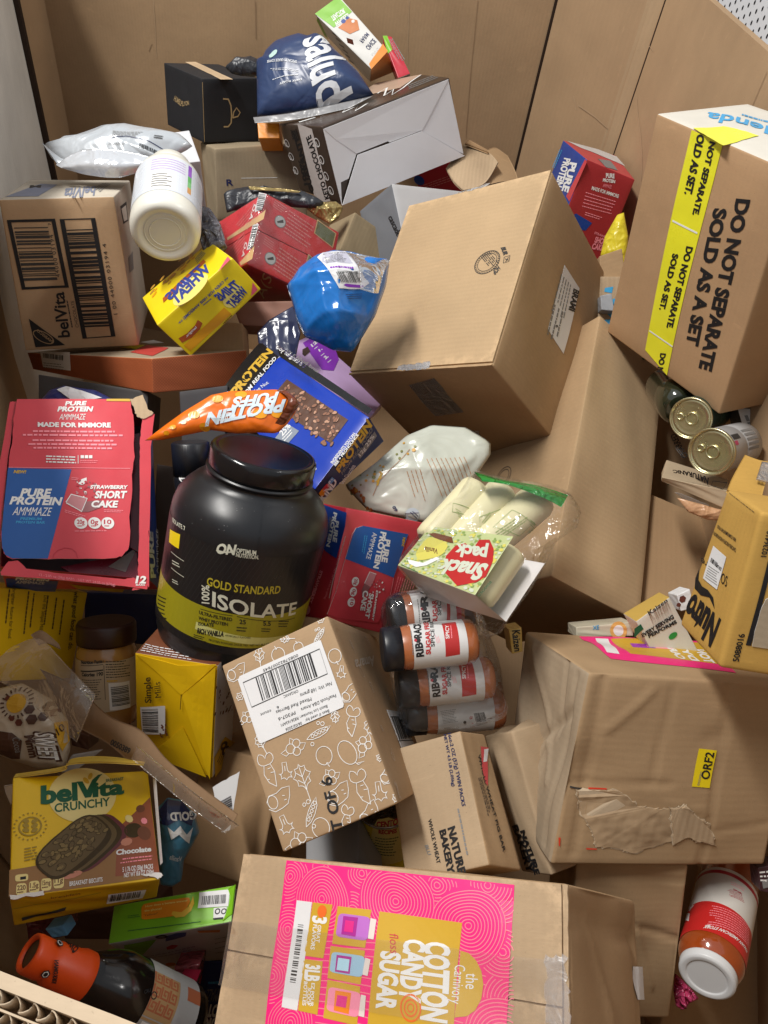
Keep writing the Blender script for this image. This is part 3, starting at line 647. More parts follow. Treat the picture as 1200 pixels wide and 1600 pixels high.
 'purplepack': ([[0.8548, -0.4724, -0.2149], [-0.2698, -0.0509, -0.9616], [0.4433, 0.8799, -0.171]], [[-0.0724, 1.6731, 0.7741], [0.0082, 1.6481, 0.8121], [0.0503, 1.6486, 0.7518], [-0.0343, 1.6747, 0.7148], [-0.0545, 1.7194, 0.7811], [0.0209, 1.6956, 0.8202], [0.0519, 1.699, 0.7624], [-0.0235, 1.7228, 0.7233]], [0.0882, 0.0657, 0.05]),
}
# ------------------------------------------------------------------ the bulk bin and what is round it
def prism_wall(name, a, b, z0, z1, t, mat, parent, cut=None, n=24, bow=0.0, seed=0, lean=(0.0, 0.0)):
    """an upright board panel from plan point a to b (inner face), thickness t outwards; slightly bowed"""
    a = Vector((a[0], a[1], 0)); b = Vector((b[0], b[1], 0)); d = (b - a).normalized(); out = Vector((d.y, -d.x, 0))
    if out.dot(Vector((0.05, 0.8, 0)) - a) > 0: out = -out
    rr = random.Random(seed); ph = [rr.uniform(0, 6.28) for _ in range(4)]
    vs = []; fs = []; m = 14
    for k in (0, 1):
        for j in range(m + 1):
            for i in range(n + 1):
                x = i / n; y = j / m; z = z0 + (z1 - z0) * y
                w = bow * math.sin(math.pi * x) * (0.4 + 0.6 * y) + 0.0010 * math.sin(ph[0] + 5 * x + 3 * y) * math.sin(math.pi * x)
                w -= (lean[0] * (1 - x) + lean[1] * x) * max(0.0, (z - 0.6) / (z1 - 0.6)); p = a + (b - a) * x + out * (w + k * t); vs.append(Vector((p.x, p.y, z)))
    q = (n + 1) * (m + 1)
    for j in range(m):
        for i in range(n):
            c = j * (n + 1) + i; fs.append((c, c + 1, c + n + 2, c + n + 1)); fs.append((q + c + n + 1, q + c + n + 2, q + c + 1, q + c))
    ring = [i for i in range(n)] + [(j + 1) * (n + 1) - 1 for j in range(m)] + [m * (n + 1) + n - i for i in range(n)] + [(m - j) * (n + 1) for j in range(m)]
    for k in range(len(ring)):
        c, e = ring[k], ring[(k + 1) % len(ring)]; fs.append((c, e, q + e, q + c))
    return mesh_obj(name, vs, fs, [mat], None, parent, smooth=False)

K_WALL = kraft('bin kraft', (0.385, 0.245, 0.138, 1), 'x', 0.35, crease=0.12)
K_WALL2 = kraft('bin kraft right', (0.40, 0.255, 0.145, 1), 'x', 0.3, crease=0.12)
K_PALE = ink('pale glare paper', (0.62, 0.58, 0.53, 1), 0.8, 0.2, 0.12, 0.3, scale=9)
K_EDGE = kraft('cut board edge', (0.50, 0.375, 0.26, 1), 'x', 0.2)
K_DARK = ink('dark gap board', (0.035, 0.022, 0.016, 1), 0.9, 0.1)
RIM = 1.5 - 0.295
bin_ = thing('bulk_bin', 'tall brown corrugated bulk bin that holds the whole heap of groceries', 'bin', Matrix.Translation((0.0, 0.9, 0.1)))
PA = (-0.925, 1.84); PB = (0.161, 1.729); PC = (0.318, 1.535); PS = (-0.925, 1.725)
def ip(a, b, t): return (a[0] + (b[0] - a[0]) * t, a[1] + (b[1] - a[1]) * t)
# where the back wall's fold stands in plan
fold = ip(PA, PB, 0.452); fold = (fold[0] + 0.003, fold[1] + 0.028)
prism_wall('wall_panel', PA, fold, 0.1, 1.42, 0.012, K_WALL, bin_, seed=1)
prism_wall('wall_panel', fold, PB, 0.1, 1.42, 0.012, K_WALL, bin_, seed=2)
prism_wall('wall_panel', PB, PC, 0.1, 1.40, 0.012, K_WALL2, bin_, seed=3)
PR = (PC[0] + 0.1835 * 1.78, PC[1] - 0.983 * 1.78)
prism_wall('gap_strip', (PB[0] - 0.004, PB[1] - 0.002), (PB[0] + 0.003, PB[1] - 0.002), 0.1, 1.41, 0.002, K_DARK, bin_, n=2)
prism_wall('wall_panel', PC, PR, 0.1, 1.5 - 0.2755, 0.012, K_WALL2, bin_, bow=0.0, seed=4)
prism_wall('wall_panel', (PS[0] - 0.002, PS[1]), PA, 0.1, 1.42, 0.012, K_WALL, bin_, seed=5)
KL1 = kraft('bin kraft left glare', (0.68, 0.655, 0.62, 1), 'x', 0.25); KL2 = kraft('bin kraft left', (0.42, 0.29, 0.175, 1), 'x', 0.6)  # glare on the first left panel put into its colour; same board beyond
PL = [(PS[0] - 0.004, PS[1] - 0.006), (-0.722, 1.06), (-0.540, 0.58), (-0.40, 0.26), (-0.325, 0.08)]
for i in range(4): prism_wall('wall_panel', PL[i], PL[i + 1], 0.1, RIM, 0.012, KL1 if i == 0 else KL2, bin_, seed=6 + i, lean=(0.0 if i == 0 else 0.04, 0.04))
prism_wall('gap_strip', (PS[0] + 0.012, PS[1] - 0.022), (PS[0] + 0.003, PS[1] + 0.004), 0.1, 1.42, 0.03, K_DARK, bin_, n=2)
# folded board edge standing between the back wall and the right wall
prism_wall('folded_edge', ip(PB, PC, 0.86), ip(PB, PC, 0.99), 0.1, 1.40, 0.012, kraft('fold edge kraft', (0.42, 0.28, 0.165, 1), 'x', 0.3), bin_, n=4)
bin_.children[-1].location = (-0.010, -0.016, 0)
prism_wall('gap_strip', ip(PC, PR, 0.001), ip(PC, PR, 0.0045), 0.1, 1.22, 0.002, K_DARK, bin_, n=2)
bin_.children[-1].location = (-0.003, -0.001, 0)
# near wall, its rim of fluted double board seen from above
ra = Vector((-0.6, 0.131, 0)); rb = Vector((0.70, -0.104, 0)); rd = (rb - ra).normalized(); ro = Vector((rd.y, -rd.x, 0))
def rimz(p): return RIM
prism_wall('wall_panel', ra[:2], rb[:2], 0.1, RIM - 0.0125, 0.0125, K_WALL2, bin_, seed=8)
def liner(name, off, t):
    vs = []; n = 60
    for i in range(n + 1):
        for o_, z in ((off, RIM - 0.0125), (off, RIM), (off + t, RIM), (off + t, RIM - 0.0125)):
            p = ra + (rb - ra) * (i / n) + ro * (o_ + 0.0006 * math.sin(i * 0.9)); vs.append(Vector((p.x, p.y, z + 0.0008 * math.sin(i * 0.37 + off * 900))))
    fs = []
    for i in range(n):
        for k in range(3): fs.append((4 * i + k, 4 * i + 4 + k, 4 * i + 5 + k, 4 * i + 1 + k))
    return mesh_obj(name, vs, fs, [K_EDGE], None, bin_)
liner('board_liner', 0.0, 0.0042); liner('board_liner', 0.0088, 0.0006); liner('board_liner', 0.0136, 0.0008)
def fluting(name, off, amp, pitch):
    vs = []; fs = []; n = int(1.3 / pitch * 10)
    for i in range(n + 1):
        s = i * pitch / 10; a = 2 * math.pi * s / pitch + 0.5 * math.sin(s * 40)
        for dt in (-0.00022, 0.00022):
            for z in (RIM - 0.0125, RIM - 0.0012 + 0.0007 * math.sin(s * 310)):
                p = ra + rd * (s + 0.0006 * math.cos(2 * a)) + ro * (off + amp * math.sin(a) + dt); vs.append(Vector((p.x, p.y, z)))
    for i in range(n):
        b = 4 * i
        fs += [(b, b + 4, b + 5, b + 1), (b + 3, b + 7, b + 6, b + 2), (b + 1, b + 5, b + 7, b + 3)]
    o = mesh_obj(name, vs, fs, [K_EDGE], None, bin_, smooth=True)
    return o
fluting('fluting', 0.0065, 0.0019, 0.0066); fluting('fluting', 0.0112, 0.0019, 0.0066)
mesh_obj('bin_bottom', [Vector((-1.1, -0.2, 0.1)), Vector((0.85, -0.2, 0.1)), Vector((0.85, 2.0, 0.1)), Vector((-1.1, 2.0, 0.1))], [(0, 1, 2, 3)], [K_WALL], None, bin_)
fl = mesh_obj('floor', [Vector((-4, -4, 0)), Vector((4, -4, 0)), Vector((4, 5, 0)), Vector((-4, 5, 0))], [(0, 1, 2, 3)], [ink('concrete floor', (0.3, 0.31, 0.33, 1), 0.6, 0.3, 0.2, 0.2, scale=5)])
fl['kind'] = 'structure'; fl['label'] = 'grey concrete floor under the bin'
# perforated white panel outside, upper right
pg_n = Vector((-0.98, -0.18, 0)).normalized(); pg_d = Vector((0.1835, -0.983, 0)); 
pg_o = Vector((PC[0], PC[1], 0)) + Vector((0.34, 0.06, 0))
pg = thing('pegboard_panel', 'white perforated panel beyond the bin at the upper right', 'panel', Matrix.Translation(pg_o + Vector((0, 0, 0.9))))
W_PEG = ink('white enamel', (0.74, 0.74, 0.76, 1), 0.4, 0.5, 0.05, 0.0); H_PEG = ink('peg hole', (0.015, 0.015, 0.018, 1), 0.9, 0.0, 0.0, 0.0)
def pgp(s, z, o_=0.0): p = pg_o - pg_d * 1.0 + pg_d * s + pg_n * o_; return Vector((p.x, p.y, z))
mesh_obj('board', [pgp(0, 0.6), pgp(2.2, 0.6), pgp(2.2, 2.2), pgp(0, 2.2), pgp(0, 0.6, -0.006), pgp(2.2, 0.6, -0.006), pgp(2.2, 2.2, -0.006), pgp(0, 2.2, -0.006)],
         [(0, 1, 2, 3), (7, 6, 5, 4), (0, 4, 5, 1), (1, 5, 6, 2), (2, 6, 7, 3), (3, 7, 4, 0)], [W_PEG], None, pg)
vs = []; fs = []
for i in range(66):
    for j in range(30):
        s = 0.4 + i * 0.0212; z = 1.02 + j * 0.0212 + (0.0106 if i % 2 else 0); b = len(vs)
        for k in range(8):
            a = math.pi * k / 4; vs.append(pgp(s + 0.0032 * math.cos(a), z + 0.0048 * math.sin(a), 0.0006))
        fs.append(tuple(range(b, b + 8)))
hl = mesh_obj('holes', vs, fs, [H_PEG], None, pg); hl['kind'] = 'stuff'

# scuffs and creases on the bin walls
class WallSurf(Surf):
    def __init__(self, a, b, z0, z1):
        self.a = Vector((a[0], a[1], 0)); self.b = Vector((b[0], b[1], 0)); self.z0 = z0; self.z1 = z1; d = (self.b - self.a).normalized(); self.n = Vector((-d.y, d.x, 0))
        if self.n.dot(Vector((0.05, 0.8, 0)) - self.a) < 0: self.n = -self.n
        self.guess = (0.4, 0.7)
    def pos(self, u, v, h=0.0): p = self.a + (self.b - self.a) * u; return Vector((p.x, p.y, self.z0 + (self.z1 - self.z0) * v)) + self.n * h
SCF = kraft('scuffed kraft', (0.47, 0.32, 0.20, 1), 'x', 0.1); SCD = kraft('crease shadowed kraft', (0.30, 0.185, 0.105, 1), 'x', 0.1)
ws = WallSurf(PC, PR, 0.1, 1.2245)
P = Print(ws, lift=0.0016); P.stroke([(996, 152), (999, 185), (1003, 215), (1005, 250), (1003, 282)], 0.0010, SCF, 1); P.stroke([(1012, 60), (1016, 72), (1022, 80)], 0.0009, SCF, 1); P.build('scuff_mark', bin_)
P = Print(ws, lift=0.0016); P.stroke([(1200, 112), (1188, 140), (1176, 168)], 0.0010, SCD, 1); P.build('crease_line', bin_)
ws = WallSurf(PB, PC, 0.1, 1.40)
P = Print(ws, lift=0.0016); P.stroke([(897, 150), (900, 162), (901, 172)], 0.0010, SCF, 1); P.build('scuff_mark', bin_)
P = Print(ws, lift=0.0016); P.stroke([(905, 165), (930, 182), (950, 200)], 0.0012, SCF, 1); P.build('scuff_mark', bin_)
ws = WallSurf(fold, PB, 0.1, 1.42); ws.guess = (0.5, 0.75)
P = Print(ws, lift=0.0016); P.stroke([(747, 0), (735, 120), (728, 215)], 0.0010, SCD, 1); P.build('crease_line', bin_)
P = Print(ws, lift=0.0016); P.stroke([(640, 0), (638, 60), (637, 100)], 0.0009, SCF, 1); P.build('scuff_mark', bin_)
ws = WallSurf(PA, fold, 0.1, 1.42); ws.guess = (0.5, 0.75)
P = Print(ws, lift=0.0016); P.stroke([(240, 0), (243, 40), (245, 90)], 0.0009, SCF, 1); P.build('scuff_mark', bin_)
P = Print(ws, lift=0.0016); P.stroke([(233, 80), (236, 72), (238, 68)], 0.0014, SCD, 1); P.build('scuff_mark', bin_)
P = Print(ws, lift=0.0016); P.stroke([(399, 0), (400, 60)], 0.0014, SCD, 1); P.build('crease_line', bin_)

# ------------------------------------------------------------------ board and ink stock
K1 = kraft('kraft light', (0.50, 0.335, 0.19, 1), 'y', 0.42)
K2 = kraft('kraft mid', (0.43, 0.275, 0.15, 1), 'y', 0.22)
K3 = kraft('kraft brown', (0.39, 0.24, 0.128, 1), 'x', 0.25)
K4 = kraft('kraft grey', (0.40, 0.31, 0.215, 1), 'y', 0.25)
KC = kraft('kraft creased', (0.41, 0.265, 0.147, 1), 'y', 0.2, crease=0.22)
KC2 = kraft('kraft creased grey', (0.40, 0.30, 0.205, 1), 'y', 0.2, crease=0.28)
K5 = kraft('kraft amber', (0.55, 0.315, 0.075, 1), 'x', 0.3, crease=0.12)
KT = kraft('torn kraft', (0.48, 0.34, 0.215, 1), 'x', 0.8)
KW = ink('white coated board', S(205, 200, 190), 0.55, 0.4, 0.06, 0.08)
BLK = ink('black ink', (0.012, 0.012, 0.014, 1), 0.5, 0.4)
DGR = ink('dark grey ink', (0.045, 0.042, 0.04, 1), 0.6, 0.3)
GRY = ink('grey ink', (0.22, 0.215, 0.21, 1), 0.6, 0.3)
WHT = ink('white ink', (0.80, 0.80, 0.79, 1), 0.5, 0.4, 0.04)
LBL = ink('white label paper', (0.74, 0.745, 0.76, 1), 0.5, 0.4, 0.05, 0.15)
YEL = ink('yellow carton', (0.78, 0.50, 0.008, 1), 0.36, 0.5, 0.08, 0.12, wear=0.8)
YEL2 = ink('bright yellow', (0.86, 0.66, 0.01, 1), 0.36, 0.5, 0.08, 0.1, wear=0.8)
ORG = ink('orange ink', (0.80, 0.27, 0.01, 1), 0.4, 0.5)
RED = ink('red carton', (0.52, 0.028, 0.05, 1), 0.3, 0.5, 0.12, 0.14, wear=0.8)
RED2 = ink('light red ink', (0.62, 0.055, 0.075, 1), 0.3, 0.5, 0.12, 0.12)
BLU = ink('blue carton', (0.012, 0.055, 0.30, 1), 0.32, 0.5, 0.12, 0.12, wear=0.8)
NVY = ink('navy', (0.010, 0.02, 0.09, 1), 0.35, 0.5)
CYN = ink('cyan ink', (0.05, 0.35, 0.65, 1), 0.4)
GRN = ink('leaf green ink', (0.20, 0.50, 0.02, 1), 0.36, 0.5, 0.08, 0.1)
DGN = ink('dark green ink', (0.006, 0.10, 0.045, 1), 0.45)
BRN = ink('brown ink', (0.16, 0.05, 0.02, 1), 0.45)
MAG = ink('hot pink ink', (0.90, 0.02, 0.22, 1), 0.42, 0.45, 0.06, 0.08)
PNK = ink('pale pink ink', (0.95, 0.30, 0.36, 1), 0.45)
GLD = ink('gold ink', (0.62, 0.38, 0.03, 1), 0.42)
TAPE = film('clear packing tape', (1, 1, 1, 1), 0.13, 1.0, 30, 0.2, 0.25, (0.72, 0.70, 0.74, 1))
SHRINK = film('shrink wrap', (0.99, 0.99, 0.99, 1), 0.012, 0.8, 55, 0.9, 0.10)
def rect_uv(u0, v0, u1, v1): return [(u0, v0), (u1, v0), (u1, v1), (u0, v1)]
def quv(s, *px): return [s.uv(p) for p in px]

# ------------------------------------------------------------------ plain shipping cartons
# big carton in the middle
bx = Box('shipping_carton', 'large plain kraft carton tilted in the middle of the heap, round stamp on top', 'box', 'brami', {'*': K2, 'F': K1, 'B': K3}, r=0.003, bulge=0.002, rough=0.0022,
         dents={'F': [(0.28, 0.3, 0.12, -0.004), (0.12, 0.5, 0.1, 0.002)], 'R': [(0.5, 0.6, 0.3, -0.003)]})
f = bx.f['F']
sheet('flap', f, rect_uv(0.004, 0.017, 0.996, 0.998), K1, bx.root, 0.0026, 0.0, 28, 14)
sheet('board_lip', f, rect_uv(0.004, 0.0, 0.996, 0.0075), K2, bx.root, 0.0024, 0.0, 30, 2, 0.0014, 4)
P = Print(f, lift=0.0031)
z = Z(580, 260, 3)
P.disc(z(548, 456), 0.0195, DGR, 1, 44, inner=0.95); P.disc(z(548, 456), 0.0150, DGR, 1, 44, inner=0.95)
for k in range(34):
    a = k / 34 * 6.283
    u, v = P.uv(z(548, 456)); P.stroke([(u + math.cos(a) * 0.0163 / P.su, v + math.sin(a) * 0.0163 / P.sv), (u + math.cos(a) * 0.0182 / P.su, v + math.sin(a) * 0.0182 / P.sv)], 0.0011, DGR, 1, uvin=True)
P.lines(z(515, 430), z(560, 485), z(560, 405), DGR, 6, 1, 5, 0.45, 0.3, 0.4)
P.T('BUR', z(612, 388), z(626, 424), z(632, 384), DGR, 1, 'k')
P.stroke([z(628, 432), z(655, 424), z(650, 452), z(624, 460)], 0.0009, DGR, 1, closed=True)
P.stroke([z(632, 440), z(648, 446)], 0.0009, DGR, 1); P.stroke([z(648, 432), z(634, 455)], 0.0009, DGR, 1)
P.T('HOP', z(598, 470), z(572, 500), z(610, 486), DGR, 1, 'k')
P.build('stamp', bx.root)
sheet('tape', f, quv(f, z(410, 130), z(560, 85), z(550, 100), z(415, 132)), TAPE, bx.root, 0.0002, 0.0028, 8, 2, 0.004, 2)
z = Z(500, 560, 4.615)
sheet('tape', f, [(0.37, 0.0), (0.60, 0.0), (0.595, 0.035), (0.375, 0.028)], TAPE, bx.root, 0.0003, 0.0032, 16, 3, 0.004, 5)
b = bx.f['B']
sheet('tape', b, quv(b, z(640, 190), z(835, 415), z(1035, 385), z(825, 140)), TAPE, bx.root, 0.0002, 0.0006, 8, 8, 0.003, 7)
sheet('tape', b, quv(b, z(935, 520), z(1050, 640), z(1160, 640), z(1150, 520)), TAPE, bx.root, 0.0002, 0.0006, 8, 8, 0.003, 8)
r_ = bx.f['R']; z = Z(580, 260, 3)
lb = sheet('address_label', r_, quv(r_, z(828, 765), z(900, 878), z(975, 572), z(905, 462)), LBL, bx.root, 0.0002, 0.0004, 10, 10)
P = Print(r_, lift=0.0008)
P.T('BRAMI', z(948, 572), z(924, 672), z(972, 584), BLK, 1, 'k')
P.lines(z(938, 560), z(900, 740), z(885, 500), GRY, 5, 1, 4, 0.3, 0.4, 0.12)
P.lines(z(905, 690), z(870, 840), z(850, 640), GRY, 3, 1, 9, 0.3, 0.5, 0.12)
P.T('6', z(866, 742), z(862, 754), z(876, 746), BLK, 1, 'b')
P.build('lettering', lb)

# tall carton leaning behind the snack bag
bx = Box('shipping_carton', 'tall plain kraft carton lying under the tilted middle carton, right of the clear snack bag', 'box', 'tall', {'*': K2, 'L': K2, 'B': K3, 'F': K1}, r=0.003, bulge=0.002, rough=0.002,
         dents={'F': [(0.35, 0.22, 0.22, -0.006)]})
f = bx.f['F']
sheet('staple_tape', f, quv(f, (1000, 545), (1004, 563), (1008, 561), (1005, 545)), DGN, bx.root, 0.0002, 0.0006, 2, 2)
P = Print(bx.f['L']); c = (787, 745)
P.disc(c, 0.017, DGR, 1, 40, inner=0.94); P.disc(c, 0.0125, DGR, 1, 40, inner=0.93); P.build('stamp', bx.root)

# carton with the yellow tape
bx = Box('shipping_carton', 'kraft carton with yellow DO NOT SEPARATE tape standing against the right wall', 'box', 'donot', {'*': K3, 'F': kraft('kraft reddish', (0.45, 0.27, 0.145, 1), 'x', 0.2), 'T': ink('white outer liner', S(214, 208, 196), 0.6, 0.3, 0.1, 0.15)}, r=0.003, bulge=0.003, rough=0.0016)
f = bx.f['F']; t = bx.f['T']
z = Z(1000, 140, 6); z2 = Z(860, 380, 3.53)
YT = ink('yellow warning tape', (0.83, 0.80, 0.03, 1), 0.28, 0.5, 0.08, 0.3)
pa, pb = f.uv(z(497, 375)), f.uv(z(772, 540)); pc, pd = f.uv(z2(645, 728)), f.uv(z2(525, 588))
tp = sheet('warning_tape', f, [pd, pc, (pb[0], 0.995), (pa[0] - 0.005, 0.995)], YT, bx.root, 0.0002, 0.0006, 8, 30)
sheet('warning_tape', t, quv(t, z(500, 368), z(775, 530), z(1110, 438), z(780, 350)), YT, bx.root, 0.0002, 0.0007, 8, 8, 0.004, 3)
P = Print(f, lift=0.0012)
P.T('NOT SEPARATE.', z(665, 480), z(500, 1170), z(715, 495), BLK, 1, 'k'); P.T('OLD AS SET.', z(550, 410), z(425, 975), z(612, 430), BLK, 1, 'k')
P.stroke([z(312, 1228), z(545, 1345)], 0.0022, WHT, 1)
P.T('DO NOT SEPARATE.', z2(757, 15), z2(645, 465), z2(790, 22), BLK, 1, 'k'); P.T('SOLD AS SET.', z2(680, 55), z2(605, 365), z2(710, 60), BLK, 1, 'k')
P.stroke([z2(550, 482), z2(678, 570)], 0.002, WHT, 1)
P.T('DO N', z2(612, 605), z2(592, 710), z2(640, 608), BLK, 1, 'k')
P.build('lettering', tp)
P = Print(f)
P.T('DO NOT SEPARATE', (1152, 310), (1093, 575), (1172, 312), BLK, 1, 'k'); P.T('SOLD AS A SET', (1117, 325), (1073, 537), (1136, 326), BLK, 1, 'k')
P.build('lettering', bx.root)
P = Print(t)
P.T('lenda', z(1220, 350), z(640, 215), z(1200, 420), CYN, 1, 'b'); P.lines(z(1200, 290), z(860, 200), z(1200, 320), CYN, 1, 1, 2, 0.5)
P.build('lettering', bx.root)

# dented carton with the ORF2 sticker
bx = Box('shipping_carton', 'dented kraft carton with a yellow ORF2 sticker and torn patch', 'box', 'orf', {'*': KC, 'L': KC2}, r=0.004, bulge=0.002, rough=0.0035,
         dents={'L': [(0.55, 0.6, 0.28, -0.008), (0.8, 0.2, 0.2, 0.004)], 'F': [(0.05, 0.5, 0.12, -0.004), (0.5, 0.2, 0.35, 0.003), (0.62, 0.7, 0.05, -0.002)]}, ng=46,
         folds={'F': [(0.675, 0.01, 0.66, 0.99, 0.012, -0.0022), (0.02, 0.43, 0.45, 0.46, 0.011, -0.0020), (0.36, 0.46, 0.40, 0.97, 0.012, -0.0014), (0.09, 0.06, 0.07, 0.98, 0.014, -0.0030), (0.13, 0.72, 0.30, 0.93, 0.015, 0.0020), (0.45, 0.36, 0.66, 0.31, 0.012, 0.0014), (0.70, 0.2, 0.97, 0.24, 0.012, -0.0014)],
                'L': [(0.05, 0.2, 0.85, 0.75, 0.03, -0.004), (0.2, 0.95, 0.75, 0.35, 0.025, 0.003), (0.88, 0.05, 0.86, 0.95, 0.02, -0.003), (0.5, 0.02, 0.6, 0.6, 0.03, 0.003), (0.72, 0.6, 0.7, 0.98, 0.02, -0.003)]})
f = bx.f['F']; z = Z(640, 960, 2.143)
YS = ink('yellow sticker', (0.86, 0.68, 0.01, 1), 0.4, 0.5, 0.05, 0.1)
st = sheet('sticker', f, quv(f, z(944, 575), z(1003, 580), z(1027, 455), z(968, 448)), YS, bx.root, 0.0002, 0.0006, 6, 8)
P = Print(f, lift=0.0011); P.T('ORF2', z(1000, 552), z(1018, 462), z(974, 548), BLK, 1, 'b'); P.lines(z(960, 570), z(972, 520), z(968, 572), GRY, 2, 1, 1, 0.4); P.build('lettering', st)
def tornpoly(pxs, mat, name, lift, t=0.0007, grow=1.0, jit=0.004):
    # torn paper layer: irregular outline over the face
    q = [f.uv(p) for p in pxs]; rr = random.Random(len(pxs)); out = []; cu = sum(a[0] for a in q) / len(q); cv = sum(a[1] for a in q) / len(q); q = [(cu + (a[0] - cu) * grow, cv + (a[1] - cv) * grow) for a in q]
    for a, b_ in zip(q, q[1:] + q[:1]):
        for k in range(10):
            s = k / 10; out.append((a[0] + (b_[0] - a[0]) * s + rr.uniform(-1, 1) * jit, a[1] + (b_[1] - a[1]) * s + rr.uniform(-1, 1) * jit))
    n = len(out); vs = [f.pos(u, v, lift + t) for u, v in out] + [f.pos(u, v, lift) for u, v in out]
    return mesh_obj(name, vs, [tuple(range(n))] + [(i, (i + 1) % n, n + (i + 1) % n, n + i) for i in range(n)], [mat], None, bx.root)
FIB = kraft('torn fibre rim', (0.55, 0.42, 0.29, 1), 'x', 0.1)
tornpoly([z(560, 590), z(705, 590), z(760, 640), z(820, 650), z(868, 650), z(880, 755), z(745, 800), z(690, 778), z(625, 778), z(605, 715), z(570, 660)], FIB, 'torn_rim', 0.0002, 0.0004, 1.035, 0.007)
tornpoly([z(870, 650), z(925, 640), z(955, 675), z(1000, 700), z(1018, 768), z(960, 755), z(925, 742), z(882, 765)], FIB, 'torn_rim', 0.0008, 0.0006, 1.06, 0.008)
tornpoly([z(560, 590), z(705, 590), z(760, 640), z(820, 650), z(868, 650), z(880, 755), z(745, 800), z(690, 778), z(625, 778), z(605, 715), z(570, 660)], ink('stripped paper under tape', (0.44, 0.315, 0.195, 1), 0.22, 0.5, 0.16, 0.8, scale=60), 'torn_patch', 0.0005)
tornpoly([z(870, 650), z(925, 640), z(955, 675), z(1000, 700), z(1018, 768), z(960, 755), z(925, 742), z(882, 765)], KT, 'torn_flap', 0.0011, 0.0012)
P = Print(f, lift=0.001)
RDK = ink('red tape edge', (0.75, 0.05, 0.02, 1), 0.5)
P.poly([z(597, 577), z(658, 580), z(658, 585), z(597, 583)], RDK, 1); P.poly([z(497, 745), z(504, 745), z(502, 775), z(498, 772)], RDK, 1); P.poly([z(590, 780), z(625, 782), z(625, 786), z(590, 785)], RDK, 1)
for a, b_ in (((790, 715), (815, 722)), ((795, 735), (812, 745)), ((535, 575), (575, 580))): P.stroke([z(*a), z(*b_)], 0.0016, DGR, 1)
P.build('tape_remnant', bx.root)
t = bx.f['T']; P = Print(t)
z = Z(860, 600, 3.48)
q0, q1, q2, q3 = z(150, 1385), z(860, 1430), z(1010, 1590), z(330, 1530)
P.poly([(905, 995), (1110, 1003), (1150, 1052), (955, 1030)], MAG, 0)
P.poly([(954, 999), (1118, 1006), (1135, 1040), (985, 1022)], GLD, 1)
P.poly([(930, 998), (950, 999), (968, 1023), (948, 1020)], WHT, 2)
for a in (985, 1005): P.poly([(a, 1003), (a + 40, 1006), (a + 48, 1016), (a + 8, 1013)], PNK, 2) if a == 1005 else None
P.poly([(984, 1006), (1020, 1008), (1025, 1014), (989, 1012)], ink('violet ink', (0.35, 0.05, 0.45, 1)), 2)
P.T('CAR', (1062, 1030), (1042, 1012), (1073, 1031), WHT, 2, 'k'); P.T('DY', (1082, 1033), (1062, 1014), (1093, 1034), WHT, 2, 'k'); P.T('TON', (1103, 1036), (1085, 1015), (1117, 1037), WHT, 2, 'k')
P.build('printed_label', bx.root)

# cotton candy carton in front
bx = Box('shipping_carton', 'kraft carton with a hot pink cotton candy sugar label, nearest to the viewer', 'box', 'cotton', {'*': K2, 'F': kraft('kraft front', (0.47, 0.325, 0.20, 1), 'x', 0.25, crease=0.12), 'R': K3}, r=0.004, bulge=0.003, rough=0.0018,
         dents={'F': [], 'R': [(0.4, 0.85, 0.2, -0.006)]}, ng=30, folds={'R': [(0.05, 0.92, 0.95, 0.86, 0.03, -0.005), (0.3, 0.9, 0.5, 0.6, 0.03, 0.003), (0.9, 0.1, 0.93, 0.9, 0.03, -0.003)], 'F': [(0.86, 0.1, 0.87, 0.95, 0.01, -0.0012), (0.02, 0.6, 0.03, 0.95, 0.02, -0.0015)]})
f = bx.f['F']; KF = bx.body.material_slots[0].material
KF = kraft('kraft front', None) if False else _mats[('kraft', 'kraft front')]
z = Z(430, 1330, 3.077); z8 = Z(320, 1280, 2.4); z9 = Z(780, 1280, 2.857)
vm = f.uv(z8(170, 505))[1]
sheet('flap', f, rect_uv(0.004, vm + 0.003, 0.985, 0.996), KF, bx.root, 0.0026, 0.0, 16, 10, 0.0006, 2)
sheet('flap', f, rect_uv(0.004, 0.02, 0.985, vm - 0.003), KF, bx.root, 0.0026, 0.0, 16, 10, 0.0006, 3)
sheet('board_lip', f, rect_uv(0.990, 0.02, 1.0, 0.996), KF, bx.root, 0.0022, 0.0, 2, 40, 0.0014, 8)
P = Print(f, lift=0.0031)
L = lambda x, y: z(x, y)
P.poly([L(65, 45), L(1157, 163), L(1110, 980), L(-40, 860)], MAG, 0)
PL2 = ink('salmon line', (0.93, 0.22, 0.30, 1), 0.45)
o_, a_, b_ = P.uv(L(65, 45)), P.uv(L(1157, 163)), P.uv(L(-40, 860))
def lab(x, y): return (o_[0] + (a_[0] - o_[0]) * x + (b_[0] - o_[0]) * y, o_[1] + (a_[1] - o_[1]) * x + (b_[1] - o_[1]) * y)
rr = random.Random(5)
cens = [(0.20, 0.21, 0.13), (0.53, 0.17, 0.16), (0.83, 0.25, 0.14), (0.96, 0.36, 0.09), (0.03, 0.10, 0.11), (0.05, 0.42, 0.13), (0.37, 0.03, 0.07), (0.70, 0.05, 0.12), (0.90, 0.02, 0.12), (0.12, 0.93, 0.10), (0.01, 0.70, 0.12), (0.96, 0.80, 0.14), (0.99, 0.60, 0.10), (0.35, 0.26, 0.10), (0.20, 0.02, 0.08), (0.66, 0.30, 0.08), (0.96, 0.12, 0.09)]
asp = 1.5
def inside_other(x, y, k):
    for i, (cx, cy, r) in enumerate(cens):
        if i < k and math.hypot(x - cx, (y - cy) / asp) < r: return True
    return x < 0.004 or x > 0.996 or y < 0.005 or y > 1.0
